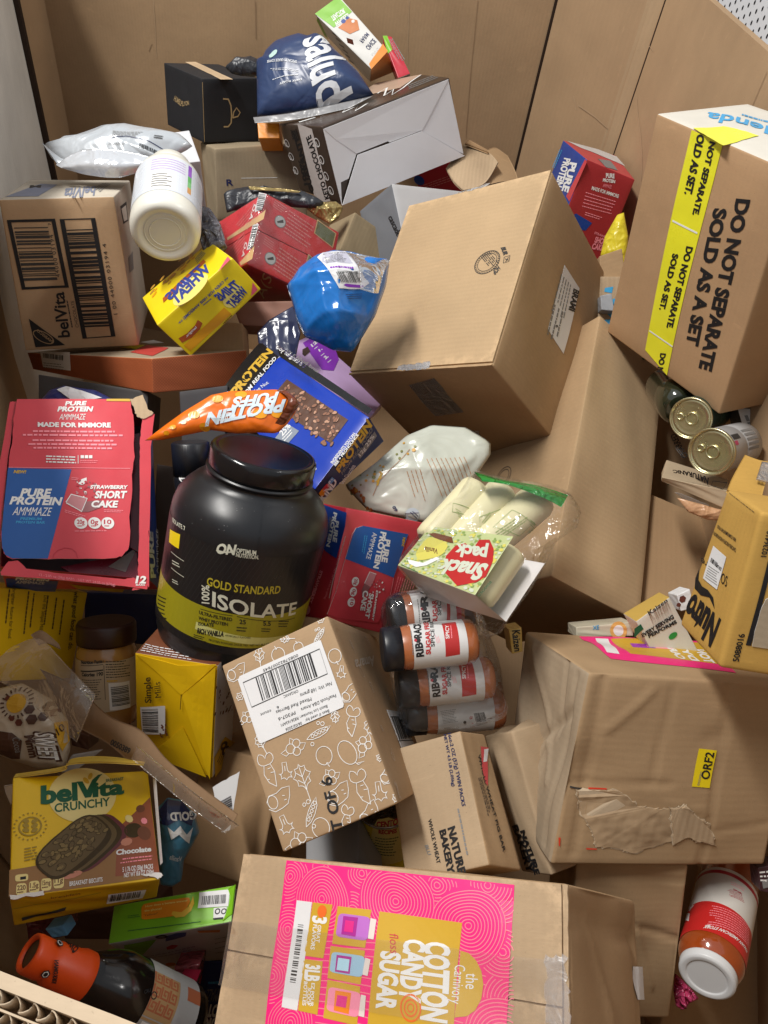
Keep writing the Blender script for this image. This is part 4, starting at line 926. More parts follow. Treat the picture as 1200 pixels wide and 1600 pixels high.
for k, (cx, cy, r) in enumerate(cens):
    t_ = 0.012
    while t_ < r * 1.0:
        run = []; N = 44
        for i in range(N + 1):
            a = 2 * math.pi * i / N; w = t_ * (1 + 0.05 * math.sin(2 * a + k) + 0.04 * math.sin(3 * a + 2 * k)); x, y = cx + w * math.cos(a), cy + asp * w * math.sin(a)
            if inside_other(x, y, k):
                if len(run) > 2: P.stroke([lab(*p) for p in run], 0.0007, PL2, 1, uvin=True)
                run = []
            else: run.append((x, y))
        if len(run) > 2: P.stroke([lab(*p) for p in run], 0.0007, PL2, 1, uvin=True)
        t_ += 0.0125
for k in range(26):   # flowing lines between the swirls
    pts = []
    for i in range(40):
        x = i / 39; y = 0.0 + k * 0.04 + 0.03 * math.sin(6 * x + k * 0.12)
        if not inside_other(x, y, 99): pts.append(lab(x, y))
        else:
            if len(pts) > 2: P.stroke(pts, 0.0007, PL2, 1, uvin=True)
            pts = []
    if len(pts) > 2: P.stroke(pts, 0.0007, PL2, 1, uvin=True)
P.poly([L(115, 237), L(188, 246), L(118, 765), L(43, 748)], LBL, 3)
P.bars(L(122, 352), L(82, 632), L(148, 355), BLK, 4, 26, 4)
for q in ([(192, 247), (287, 258), (243, 515), (150, 502)], [(148, 517), (240, 530), (215, 785), (122, 765)], [(312, 265), (473, 283), (443, 465), (285, 445)], [(278, 455), (443, 478), (422, 640), (263, 610)],
          [(263, 617), (420, 650), (405, 838), (243, 800)]): P.poly([L(*p) for p in q], GLD, 3)
P.poly([L(512, 290), L(908, 345), L(885, 560), L(868, 850), L(455, 835), L(480, 560)], GLD, 3)
pts = [L(900, 478), L(940, 490), L(975, 525), L(1000, 575), L(1010, 640), L(1000, 710), L(970, 765), L(930, 792), L(872, 798)]
P.poly(pts, GLD, 3)
def bottle(q, body, lab1, lab2):
    P.rrect([L(*p) for p in q[0]], body, 5, 0.18); P.poly([L(*p) for p in q[1]], lab1, 6); P.poly([L(*p) for p in q[2]], lab2, 7); P.poly([L(*p) for p in q[3]], ink('bottle cap cream', (0.78, 0.70, 0.66, 1)), 5)
V1 = ink('violet bottle', (0.52, 0.16, 0.60, 1)); V2 = ink('blue bottle', (0.34, 0.55, 0.72, 1)); V3 = ink('pink bottle', (0.90, 0.28, 0.42, 1))
PUR = ink('plum label', (0.42, 0.02, 0.30, 1))
bottle([[(318, 298), (470, 318), (455, 432), (302, 410)], [(340, 312), (410, 320), (398, 412), (330, 400)], [(350, 332), (392, 338), (386, 392), (343, 386)], [(470, 322), (498, 330), (484, 425), (457, 420)]], V1, PUR, ink('deep pink', (0.75, 0.02, 0.25, 1)))
bottle([[(285, 482), (445, 505), (430, 607), (272, 580)], [(308, 498), (380, 508), (370, 590), (300, 578)], [(316, 512), (370, 520), (364, 578), (308, 570)], [(445, 512), (470, 520), (456, 600), (430, 592)]], V2, PUR, ink('pale cyan', (0.45, 0.72, 0.88, 1)))
bottle([[(270, 650), (425, 680), (412, 800), (258, 765)], [(302, 668), (378, 680), (366, 782), (294, 764)], [(312, 690), (360, 698), (352, 752), (304, 742)], [(425, 688), (448, 694), (440, 797), (412, 790)]], V3, ink('orange label', (0.85, 0.24, 0.01, 1)), ink('deep pink', (0.75, 0.02, 0.25, 1)))
P.T('COTTON', L(735, 432), L(715, 808), L(845, 445), WHT, 5, 'k'); P.T('CANDY', L(637, 420), L(610, 715), L(730, 432), WHT, 5, 'k'); P.T('SUGAR', L(525, 478), L(500, 755), L(612, 490), WHT, 5, 'k')
P.T('the', L(928, 585), L(925, 660), L(985, 590), WHT, 5, 'r'); P.T('Carnivory', L(875, 545), L(855, 730), L(925, 550), WHT, 5, 'r')
P.T('floss', L(560, 395), L(565, 490), L(602, 400), RED2, 5, 'r')
P.disc(L(662, 752), 0.0085, ink('candy orange', (0.85, 0.16, 0.02, 1)), 5, inner=0.86); P.disc(L(662, 752), 0.0055, _mats[('ink', 'candy orange')], 5, inner=0.8); P.disc(L(662, 752), 0.0028, _mats[('ink', 'candy orange')], 5, inner=0.7)
P.disc(L(237, 290), 0.0045, _mats[('ink', 'candy orange')], 5)
P.T('3', L(196, 310), L(192, 345), L(258, 318), WHT, 5, 'k'); P.T('GREAT', L(218, 355), L(208, 438), L(234, 357), WHT, 5, 'b'); P.T('FLAVORS', L(196, 352), L(182, 472), L(214, 354), WHT, 5, 'b')
P.T('3LB', L(162, 542), L(155, 622), L(226, 548), WHT, 5, 'k'); P.T('EZ POUR', L(188, 632), L(180, 745), L(203, 634), WHT, 5, 'b'); P.T('SCOOP', L(170, 655), L(163, 738), L(186, 657), WHT, 5, 'b'); P.T('BOTTLES', L(152, 625), L(144, 740), L(168, 627), WHT, 5, 'b')
P.build('printed_label', bx.root, clip=(0.0, 0.0, 1.0, 1.0))
sheet('tape', f, [(0.0, vm - 0.115), (0.96, vm - 0.09), (0.985, vm + 0.12), (0.0, vm + 0.10)], film('wide tape', (1, 1, 1, 1), 0.012, 0.6, 12, 0.06, 0.25), bx.root, 0.0001, 0.0049, 20, 4, 0.002, 6)
sheet('tape', f, quv(f, z9(215, 914), z9(330, 914), z9(305, 610), z9(215, 610)), TAPE, bx.root, 0.0002, 0.0034, 8, 10, 0.006, 9)
r_ = bx.f['R']; sheet('sticker', r_, quv(r_, z9(615, 805), z9(643, 805), z9(635, 658), z9(600, 658)), LBL, bx.root, 0.0002, 0.0008, 4, 6)

# further plain cartons
bx = Box('shipping_carton', 'brown carton with a white slip on top, wedged below the two gold cans', 'box', 'backbrown', {'*': K3, 'T': K4}, rough=0.0015)
t = bx.f['T']; sheet('paper_slip', t, quv(t, (1112, 812), (1054, 770), (1062, 771), (1108, 790)), LBL, bx.root, 0.0002, 0.0006, 6, 6)
bx = Box('shipping_carton', 'plain kraft carton under the ORF2 carton, left of the red sauce jar', 'box', 'under', {'*': KC}, r=0.003, ng=40, folds={'F': [(0.45, 0.62, 0.98, 0.52, 0.02, -0.003), (0.6, 0.6, 0.8, 0.2, 0.02, 0.002), (0.1, 0.93, 0.97, 0.90, 0.015, -0.002)]}, rough=0.003, dents={'F': [(0.75, 0.45, 0.2, -0.006)]})
bx = Box('shipping_carton', 'kraft carton that the red sauce jar lies on, at the lower right corner', 'box', 'corner', {'*': KC}, r=0.003, rough=0.003, dents={'F': [(0.5, 0.2, 0.2, -0.008)]})
bx = Box('shipping_carton', 'kraft carton with a torn barcode label, left of the carton with white vegetable drawings', 'box', 'labelbox', {'*': K3}, r=0.003, rough=0.002)
f = bx.f['F']
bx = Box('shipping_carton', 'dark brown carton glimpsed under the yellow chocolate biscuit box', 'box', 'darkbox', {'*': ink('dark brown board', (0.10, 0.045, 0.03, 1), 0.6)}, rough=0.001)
bx = Box('shipping_carton', 'small kraft carton behind the blue bag', 'box', 'midbrown', {'*': K3, 'F': kraft('kraft olive', (0.30, 0.22, 0.13, 1), 'x', 0.3), 'L': _mats[('kraft', 'kraft olive')]}, rough=0.001)
bx = Box('shipping_carton', 'kraft carton standing under the black gift box, half hidden', 'box', 'kraftR', {'*': kraft('kraft khaki', (0.34, 0.26, 0.17, 1), 'x', 0.3)}, r=0.003, rough=0.0015)
f = bx.f['F']; P = Print(f); z = Z(0, 0, 3); P.T('R', z(1062, 870), z(1094, 868), z(1060, 842), NVY, 1, 'b'); P.stroke([z(1130, 835), z(1300, 832)], 0.001, WHT, 1); P.build('lettering', bx.root)

# ------------------------------------------------------------------ printed cartons
def cutout(name, surf, pxs, mat, parent, lift=0.0006, t=0.0006, jag=0.0, sub=1, seed=1, edge=None):
    """a flat piece cut (or torn) to an outline, lying on a Surf, with thickness; optional pale torn rim under it"""
    q = [surf.uv(p) for p in pxs]; rr = random.Random(seed); out = []
    for a, b_ in zip(q, q[1:] + q[:1]):
        for k in range(sub):
            s = k / sub; out.append((a[0] + (b_[0] - a[0]) * s + rr.uniform(-1, 1) * jag, a[1] + (b_[1] - a[1]) * s + rr.uniform(-1, 1) * jag))
    n = len(out); bm = bmesh.new()
    top = [bm.verts.new((u, v, 1.0)) for u, v in out]; bot = [bm.verts.new((u, v, 0.0)) for u, v in out]
    fc = bm.faces.new(top); side = []
    for i in range(n):
        s_ = bm.faces.new((top[i], top[(i + 1) % n], bot[(i + 1) % n], bot[i])); s_.material_index = 1 if edge else 0
    bmesh.ops.triangulate(bm, faces=[fc])
    for g, no in ((surf.gu, (1, 0, 0)), (surf.gv, (0, 1, 0))):
        k = 0 if no[0] else 1; lo, hi = min(o_[k] for o_ in out), max(o_[k] for o_ in out)
        for x in g:
            if lo < x < hi: bmesh.ops.bisect_plane(bm, geom=bm.verts[:] + bm.edges[:] + bm.faces[:], dist=1e-6, plane_co=(x, 0, 0) if no[0] else (0, x, 0), plane_no=no)
    inv = root_inv(parent)
    for v in bm.verts: v.co = inv @ surf.pos(v.co.x, v.co.y, lift + t * v.co.z)
    me = bpy.data.meshes.new(name); me.materials.append(mat)
    if edge: me.materials.append(edge)
    bm.to_mesh(me); bm.free()
    o = bpy.data.objects.new(name, me); COL.objects.link(o); o.parent = parent
    return o
PAPER = ink('torn paper core', (0.72, 0.69, 0.66, 1), 0.8, 0.2)

# brown biscuit shipping case
bx = Box('biscuit_case', 'kraft biscuit case with two big black barcodes, standing at the left wall', 'box', 'case', {'*': K2, 'F': kraft('kraft case', (0.45, 0.29, 0.17, 1), 'x', 0.15), 'T': kraft('kraft pale', (0.52, 0.45, 0.37, 1), 'x', 0.1), 'R': _mats[('kraft', 'kraft pale')]}, r=0.002, bulge=0.0015, rough=0.001)
f = bx.f['F']; z = Z(0, 240, 4); P = Print(f)
P.stroke([z(57, 422), z(334, 415), z(418, 830), z(148, 842)], 0.0068, BLK, 1, closed=True)
P.stroke([z(388, 412), z(582, 406), z(708, 1140), z(530, 1153)], 0.0068, BLK, 1, closed=True)
P.bars(z(88, 462), z(150, 800), z(300, 458), DGR, 1, 17, 6); P.bars(z(415, 476), z(530, 1090), z(580, 470), BLK, 1, 30, 8)
P.T('7', z(318, 446), z(317, 433), z(304, 446), DGR, 1, 'b'); P.T('44000 03194', z(376, 770), z(332, 505), z(352, 774), DGR, 1, 'r', 0.1)
P.T('1 00 44000 03194 4', z(735, 1003), z(662, 562), z(712, 1006), BLK, 1, 'r', 0.12)
P.T('belVita', z(437, 1145), z(398, 862), z(366, 1150), BLK, 1, 'b'); P.T('CHOCOLATE', z(493, 1085), z(462, 918), z(474, 1087), DGR, 1, 'r'); P.lines(z(458, 1085), z(425, 915), z(446, 1087), DGR, 1, 1, 3, 0.6, 0.0, 0.08)
P.poly([z(180, 1030), z(408, 1196), z(222, 1210)], BLK, 1)
u_, v_ = z(272, 1146), None; P.disc(u_, 0.0165, K2, 2, ry=0.0085, rot=-0.62); P.disc(u_, 0.0150, BLK, 3, ry=0.0072, rot=-0.62); P.T('NABISCO', z(325, 1182), z(228, 1108), z(332, 1168), K2, 4, 'b')
P.build('printed_marks', bx.root)
P = Print(bx.f['T']); BG = ink('blue grey ink', (0.20, 0.22, 0.30, 1), 0.6)
P.poly([z(30, 272), z(260, 190), z(360, 195), z(240, 268)], BG, 0); P.T('belVita', z(600, 205), z(410, 222), z(590, 262), BG, 1, 'b'); P.T('M', z(260, 200), z(190, 200), z(255, 215), BLK, 1, 'k'); P.lines(z(640, 185), z(560, 240), z(700, 190), GRY, 4, 1, 2)
P.build('printed_marks', bx.root)
P = Print(bx.f['R']); P.poly([z(750, 330), z(788, 298), z(800, 420), z(770, 440)], DGR, 0); P.poly([z(757, 345), z(785, 322), z(795, 412), z(773, 425)], KW, 1); P.poly([z(800, 650), z(828, 610), z(835, 720), z(808, 745)], GRY, 0); P.build('printed_marks', bx.root)

# wheat cracker box
bx = Box('cracker_box', 'yellow wheat cracker box lying tilted against the white bottle', 'box', 'wheat', {'*': YEL2, 'F': YEL2, 'T': YEL2, 'L': YEL}, r=0.0015, bulge=0.001, rough=0.0006)
f = bx.f['F']; z = Z(210, 370, 5.714); P = Print(f)
RUS = ink('rust ink', (0.42, 0.085, 0.012, 1), 0.4); PYL = ink('pale yellow ink', (0.86, 0.74, 0.20, 1), 0.4); CBL = ink('cobalt ink', (0.03, 0.055, 0.30, 1), 0.4)
AMB = ink('amber ink', (0.72, 0.33, 0.005, 1), 0.4)
P.disc(z(880, 530), 0.0175, PYL, 0, ry=0.013, rot=0.3); P.poly([z(440, 970), z(800, 630), z(865, 688), z(500, 1018)], AMB, 1)
P.poly([z(393, 905), z(470, 860), z(540, 790), z(565, 740), z(608, 770), z(580, 830), z(510, 900), z(425, 945)], RUS, 2); P.T('original', z(462, 900), z(555, 812), z(452, 882), WHT, 3, 'b')
P.T('WHEAT', z(1015, 487), z(880, 640), z(955, 440), CBL, 3, 'k'); P.T('THINS', z(955, 432), z(770, 575), z(890, 385), CBL, 3, 'k')
P.T('<< OPEN FOR 100% AWESOME! >>', z(828, 352), z(388, 760), z(840, 372), CBL, 3, 'b')
P.poly([z(1055, 405), z(1100, 470), z(1040, 530)], ink('logo pink', (0.78, 0.10, 0.18, 1)), 2); P.lines(z(690, 560), z(590, 640), z(680, 545), GRY, 1, 1, 2, 0.7)
P.lines(z(865, 695), z(760, 800), z(872, 705), BRN, 1, 2, 2, 0.7); P.build('printed_design', bx.root)
P = Print(bx.f['T'])
P.disc(z(500, 470), 0.030, PYL, 0, ry=0.030); P.poly([z(255, 552), z(620, 205), z(640, 225), z(262, 592)], RUS, 2); P.T('original', z(540, 320), z(362, 490), z(548, 345), WHT, 3, 'b')
P.T('WHEAT', z(690, 290), z(372, 615), z(640, 245), CBL, 3, 'k'); P.T('THINS', z(640, 272), z(318, 572), z(585, 250), CBL, 4, 'k')
P.poly([z(835, 180), z(860, 205), z(748, 318)], ink('logo pink', None) if False else _mats[('ink', 'logo pink')], 2)
WH = ink('wheat brown ink', (0.45, 0.24, 0.03, 1), 0.4)
for k in range(26):
    a = k / 26; p = z(170 + 380 * a + rnd.uniform(-40, 60), 480 - 330 * a + rnd.uniform(-30, 40)); P.disc(p, rnd.uniform(0.003, 0.007), WH if k % 3 else AMB, 0, 12, ry=0.0035, rot=0.7)
P.lines(z(640, 150), z(560, 250), z(600, 130), GRY, 4, 1, 3); P.build('printed_design', bx.root)

# pair of red tea cartons in wrap
def split_box(key, cut):   # two cartons out of one measured block, cut across y
    R, c, D = BOXES[key]; q = dict(zip(CORNER_ORDER, [Vector(v) for v in c])); res = []
    for a, b_ in ((0.0, cut - 0.004), (cut + 0.004, 1.0)):
        def mid(x, y, t): return x * (1 - t) + y * t
        n = {'TL': mid(q['BL'], q['TL'], b_), 'TR': mid(q['BR'], q['TR'], b_), 'BL': mid(q['BL'], q['TL'], a), 'BR': mid(q['BR'], q['TR'], a),
             'tl': mid(q['bl'], q['tl'], b_), 'tr': mid(q['br'], q['tr'], b_), 'bl': mid(q['bl'], q['tl'], a), 'br': mid(q['br'], q['tr'], a)}
        res.append((R, [tuple(n[k]) for k in CORNER_ORDER], (D[0], D[1] * (b_ - a), D[2])))
    return res
z = Z(330, 290, 5.714)
TRED = ink('tea red', (0.64, 0.030, 0.045, 1), 0.34, 0.5, 0.1, 0.1); TTAN = ink('tea tan', (0.62, 0.40, 0.20, 1), 0.4); TPK = ink('tea fine print', (0.70, 0.22, 0.22, 1), 0.4)
lo, hi = split_box('tea', 0.49)
for part, lab_, pr in ((hi, 'red tea carton in clear wrap, the rear one of the pair', 0), (lo, 'red tea carton in clear wrap, the front one of the pair', 1)):
    bx = Box('tea_carton', lab_, 'box', None, {'*': TRED, 'B': ink('dark tea red', (0.42, 0.012, 0.03, 1), 0.3)}, r=0.0012, rough=0.0004, corners=part, group='two red tea cartons wrapped together')
    P = Print(bx.f['F']); dx, dy = ((0, 0), (-88, 330))[pr]
    P.disc(z(615 + dx, 322 + dy), 0.0098, GRY, 1); P.disc(z(615 + dx, 322 + dy), 0.0085, ink('seal silver', (0.5, 0.52, 0.52, 1)), 2); P.poly([z(585 + dx, 320 + dy), z(640 + dx, 305 + dy), z(645 + dx, 335 + dy), z(590 + dx, 335 + dy)], DGR, 3)
    q = [(945, 302), (1115, 428), (1085, 558), (915, 425)] if pr == 0 else [(865, 612), (1005, 720), (960, 860), (835, 725)]
    P.poly([z(*p) for p in q], TTAN, 1)
    cx, cy = sum(p[0] for p in q) / 4, sum(p[1] for p in q) / 4; P.poly([z(cx + (p[0] - cx) * 0.9, cy + (p[1] - cy) * 0.9) for p in q], ink('photo olive', (0.14, 0.16, 0.07, 1), 0.4, 0.5, 0.5, 0.1, scale=90), 2)
    P.lines(z(700 + dx, 210 + dy), z(930 + dx, 370 + dy), z(640 + dx, 420 + dy), TPK, 7, 1, 4 + pr, 0.35, 0.3); P.lines(z(570 + dx, 120 + dy), z(680 + dx, 200 + dy), z(545 + dx, 190 + dy), TPK, 4, 1, 14 + pr, 0.35)
    P.build('printed_design', bx.root)
    P = Print(bx.f['L']); 
    if pr == 0:
        P.poly([z(430, 62), z(500, 78), z(455, 215), z(392, 240)], LBL, 1); P.bars(z(428, 72), z(405, 225), z(490, 82), BLK, 2, 16, 2)
        P.poly([z(490, 215), z(470, 300), z(150, 490), z(140, 470), z(470, 235)], TTAN, 1); P.T('A.O', z(340, 305), z(385, 165), z(362, 312), WHT, 2, 'b'); P.lines(z(220, 350), z(390, 140), z(330, 400), TPK, 6, 1, 3, 0.3)
    else:
        P.poly([z(375, 350), z(428, 345), z(375, 550), z(318, 580)], LBL, 1); P.bars(z(375, 362), z(330, 565), z(420, 355), BLK, 2, 16, 3)
        P.poly([z(390, 540), z(370, 655), z(270, 715), z(255, 690)], TTAN, 1); P.T('A.O', z(275, 640), z(305, 505), z(295, 645), WHT, 2, 'b'); P.lines(z(170, 560), z(300, 400), z(230, 640), TPK, 5, 1, 3, 0.3)
    P.build('printed_design', bx.root)
    if pr == 1:
        P = Print(bx.f['B']); P.T('A(S', z(470, 1010), z(545, 825), z(385, 985) if False else z(400, 960), TTAN, 1, 'r'); P.build('lettering', bx.root)
w = Box('shrink_film', 'clear crinkled film stretched round the two red tea cartons', 'film', 'tea', {'*': film('tea wrap', (1, 1, 1, 1), 0.01, 0.45, 20, 0.35, 0.10)}, r=0.006, bulge=0.002, rough=0.003, grow=0.03, body='film_sheet')

# black gift box
BKB = ink('black matte board', (0.020, 0.021, 0.025, 1), 0.6, 0.3, 0.2, 0.08); KGD = ink('kraft gold', (0.42, 0.30, 0.15, 1), 0.6)
bx = Box('gift_box', 'matte black gift box with a curled gold sign, against the back wall', 'box', 'black', {'*': BKB}, r=0.0015, rough=0.0006)
z = Z(0, 0, 3); P = Print(bx.f['F'])
P.stroke([z(1045, 463), z(1070, 465), z(1082, 495), z(1085, 540), z(1083, 575), z(1070, 593), z(1048, 594)], 0.0028, KGD, 1)
P.stroke([z(1090, 552), z(1115, 545), z(1125, 527), z(1108, 505), z(1095, 525), z(1090, 552)], 0.0025, KGD, 1); P.build('emblem', bx.root)
P = Print(bx.f['L']); P.T('HUMBLE', z(815, 470), z(850, 497), z(822, 448), KGD, 1, 'b'); P.T('ELYON', z(855, 498), z(888, 492), z(853, 478), KGD, 1, 'b'); P.build('lettering', bx.root)
t = bx.f['T']; sheet('paper_tape', t, quv(t, z(1035, 374), z(1092, 374), z(918, 292), z(868, 292)), KT, bx.root, 0.0003, 0.0005, 4, 8)
P = Print(bx.f['F']); P.stroke([z(948, 385), z(958, 665)], 0.0012, KGD, 1); P.build('worn_edge', bx.root)

# baby food cartons
FW_ = ink('white carton', (0.72, 0.71, 0.68, 1), 0.4)
bx = Box('pouch_carton', 'slim white baby food carton with green top and orange foot, leaning on the back wall', 'box', 'farm', {'*': FW_, 'B': ink('brown orange', (0.42, 0.16, 0.04, 1), 0.3)}, r=0.001, rough=0.0005)
z = Z(380, 0, 3); P = Print(bx.f['F'])
P.poly([z(336, 65), z(445, -15), z(510, 55), z(425, 130)], GRN, 0); P.poly([z(590, 300), z(655, 205), z(678, 240), z(600, 325)], ORG, 0)
P.T('TRACTOR', z(408, 80), z(470, 40), z(422, 98), WHT, 1, 'k'); P.T('WHEELS', z(425, 108), z(490, 62), z(437, 124), WHT, 1, 'k')
CAR = ink('carrot orange', (0.62, 0.20, 0.05, 1)); P.poly([z(445, 130), z(495, 85), z(535, 95), z(545, 140), z(500, 160)], CAR, 1); P.disc(z(470, 100), 0.004, BLU, 2, 12); P.disc(z(488, 84), 0.003, BLU, 2, 12); P.disc(z(515, 100), 0.003, WHT, 2, 12)
P.T('ONCE', z(572, 222), z(608, 180), z(590, 236), NVY, 1, 'b'); P.T('FARM', z(545, 190), z(578, 152), z(560, 202), NVY, 1, 'b'); P.T('6-PACK', z(597, 252), z(636, 214), z(606, 262), WHT, 2, 'b'); P.build('printed_design', bx.root)
P = Print(bx.f['L']); P.poly([z(345, 95), z(380, 165), z(400, 185), z(350, 80)], GRN, 0); P.lines(z(410, 140), z(440, 160), z(500, 290), GRY, 6, 1, 2, 0.4); P.poly([z(485, 175), z(515, 185), z(520, 210), z(490, 200)], RED, 1); P.build('printed_design', bx.root)
g = [at(p, 1.455) for p in ((598, 58), (604, 53), (641, 114), (626, 120))]
def slab_box(name, label, cat, px, d, depth, mats, tilt=None, r=0.001, group=None, dl=(0, 0, 0, 0), rough=0.0006, bulge=0.0):
    """a box from its four front corners in view (TL TR BR BL), each at depth d+dl, thickness running away from the viewer"""
    p = [at(q, d + e) for q, e in zip(px, dl)]
    x = (p[1] - p[0]).normalized(); y = (p[0] - p[3]); y = (y - x * y.dot(x)).normalized(); n = x.cross(y)
    k = -n * depth if tilt is None else Vector(tilt) * depth
    R = Matrix((x, y, n)).transposed()
    c = p + [q + k for q in p]
    D = ((p[1] - p[0]).length, (p[0] - p[3]).length, depth)
    return Box(name, label, cat, None, mats, r=r, corners=([list(r_) for r_ in R], [tuple(v) for v in c], D), group=group, rough=rough, bulge=bulge)
bx = slab_box('pouch_carton', 'narrow red and green carton behind the white baby food carton', 'box', ((598, 56), (612, 57), (641, 115), (622, 122)), 1.47, 0.03, {'*': ink('grey carton', (0.4, 0.4, 0.38, 1)), 'F': RED, 'T': GRN, 'L': RED})
P = Print(bx.f['F']); P.poly([(598, 56), (605, 56), (613, 78), (606, 84)], GRN, 0); P.lines((606, 62), (628, 105), (614, 60), GRY, 3, 1, 2, 0.4); P.build('printed_design', bx.root)

# chocolate carton, open white end towards us
CHB = ink('chocolate brown board', (0.055, 0.035, 0.025, 1), 0.3, 0.5, 0.15, 0.15); CWH = ink('white board inside', (0.80, 0.81, 0.84, 1), 0.5, 0.4, 0.04, 0.06)
bx = Box('chocolate_carton', 'dark brown keto chocolate carton showing its white folded underside', 'box', 'choco', {'*': CHB}, r=0.002, rough=0.0008)
f = bx.f['F']; z = Z(440, 100, 4)
c4 = [f.uv(z(*p)) for p in ((258, 405), (1035, 95), (1128, 568), (372, 880))]
fm = [f.uv(z(*p)) for p in ((470, 560), (870, 415))]
def flappy(name, pxs, hs, mat):
    q = [f.uv(z(*p)) for p in pxs]; vs = [f.pos(u, v, h) for (u, v), h in zip(q, hs)]; n = len(vs); vs += [v - f.n * 0.0012 for v in vs]
    return mesh_obj(name, vs, [tuple(range(n)), tuple(range(2 * n - 1, n - 1, -1))] + [(i, n + i, n + (i + 1) % n, (i + 1) % n) for i in range(n)], [mat], None, bx.root)
flappy('flap', [(255, 405), (470, 550), (440, 640), (415, 715), (365, 738), (372, 880)], (0.003, 0.0010, 0.0012, 0.002, 0.003, 0.003), CWH)
flappy('flap', [(1035, 95), (1130, 560), (1100, 550), (870, 415), (945, 260)], (0.003, 0.003, 0.0025, 0.001, 0.0015), CWH)
flappy('flap', [(258, 405), (1035, 95), (950, 265), (875, 412), (672, 490), (660, 482), (465, 560), (330, 470)], (0.004, 0.004, 0.003, 0.0025, 0.002, 0.002, 0.002, 0.003), CWH)
flappy('flap', [(372, 880), (1135, 572), (870, 418), (672, 492), (470, 566)], (0.005, 0.005, 0.004, 0.0045, 0.004), CWH)
P = Print(bx.f['L']); P.poly([z(100, 372), z(190, 405), z(305, 855), z(265, 862), z(205, 820)], ink('cream stripe', (0.62, 0.58, 0.56, 1)), 0)
P.T('KETO CHOCOLATE', z(300, 840), z(182, 440), z(275, 848), BLK, 1, 'k'); P.T('GUARANTEE', z(205, 800), z(92, 405), z(182, 805), BLK, 1, 'k'); P.T('100%', z(165, 755), z(125, 588), z(145, 760), BLK, 1, 'k'); P.T('JOY', z(92, 470), z(75, 405), z(72, 475), BLK, 1, 'k')
for c in ((222, 490), (250, 598), (280, 700), (310, 790), (35, 495), (62, 578), (90, 665)): P.disc(z(*c), 0.0075, WHT, 1, inner=0.8); P.lines(z(c[0] + 8, c[1] + 18), z(c[0] - 8, c[1] - 18), z(c[0] - 8, c[1] + 22), WHT, 2, 1, 2, 0.5)
P.build('printed_design', bx.root)
P = Print(bx.f['T']); P.poly([z(545, 150), z(590, 120), z(880, 65), z(740, 150), z(560, 190)], ink('tan photo', (0.48, 0.34, 0.25, 1)), 0); P.stroke([z(600, 185), z(660, 150), z(640, 200), z(700, 160), z(690, 195), z(760, 150), z(870, 70)], 0.004, WHT, 1)
P.stroke([z(330, 300), z(400, 285), z(380, 305), z(480, 260), z(460, 295), z(540, 245)], 0.004, WHT, 1); P.stroke([z(110, 365), z(210, 335)], 0.006, WHT, 1); P.lines(z(800, 160), z(990, 85), z(790, 130), GRY, 3, 1, 3, 0.4); P.build('printed_design', bx.root)

# white cartons
bx = Box('white_carton', 'plain white carton standing behind the white bottle', 'box', 'whitecarton', {'*': ink('soft white board', (0.60, 0.60, 0.63, 1), 0.5)}, r=0.0012)
GC = ink('grey coated board', (0.18, 0.19, 0.21, 1), 0.5)
bx = Box('white_carton', 'white carton with a dark grey side, between chocolate carton and middle carton', 'box', 'greycarton', {'*': ink('warm white board', (0.55, 0.55, 0.56, 1), 0.5), 'L': GC}, r=0.001)
P = Print(bx.f['L']); z = Z(380, 0, 3); P.T('cascade', z(680, 1020), z(722, 1110), z(700, 1005), BLK, 1, 'b'); P.build('lettering', bx.root)
bx = Box('bar_carton', 'corner of a red protein bar carton peeping out under the chocolate carton', 'box', 'purplepack', {'*': RED, 'L': BLU}, r=0.001)
P = Print(bx.f['F']); P.disc((655, 282), 0.012, BLU, 0); P.lines((660, 288), (715, 268), (668, 296), TPK, 3, 1, 2, 0.4); P.build('printed_design', bx.root)

# dark chocolate nut bar carton
KBL = ink('cobalt carton', (0.008, 0.045, 0.42, 1), 0.22, 0.5, 0.1, 0.2); KBK = ink('gloss black carton', (0.012, 0.012, 0.014, 1), 0.2, 0.5, 0.1, 0.3)
bx = Box('bar_carton', 'blue and black nut protein bar carton lying under the orange puffs bag', 'box', 'kind', {'*': KBK, 'F': KBL, 'B': NVY}, r=0.001, rough=0.0008)
f = bx.f['F']; z = Z(230, 520, 3.158); P = Print(f)
P.poly([z(352, 312), z(560, 45), z(650, 120), z(455, 360)], KBK, 0)
P.poly([z(352, 312), z(385, 278), z(420, 308), z(392, 335)], ink('sky ink', (0.12, 0.32, 0.62, 1)), 1)
P.T('PROTEIN', z(440, 318), z(622, 95), z(412, 290), GLD, 1, 'k'); P.T('FROM REAL FOOD', z(470, 338), z(640, 128), z(458, 322), WHT, 1, 'b'); P.T('Toffee Nut', z(510, 318), z(602, 250), z(498, 305), WHT, 1, 'r')
bean = [z(690, 230), z(992, 430), z(905, 545), z(600, 345)]
P.poly(bean, ink('roast brown', (0.10, 0.04, 0.022, 1), 0.4, 0.5, 0.3, 0.2, scale=80), 1)
rr = random.Random(3); B1 = ink('bean brown', (0.26, 0.11, 0.06, 1)); B2 = ink('bean light', (0.50, 0.27, 0.17, 1)); B3 = ink('bean dark', (0.045, 0.018, 0.01, 1))
fq = P.q(bean[0], bean[1], bean[3])
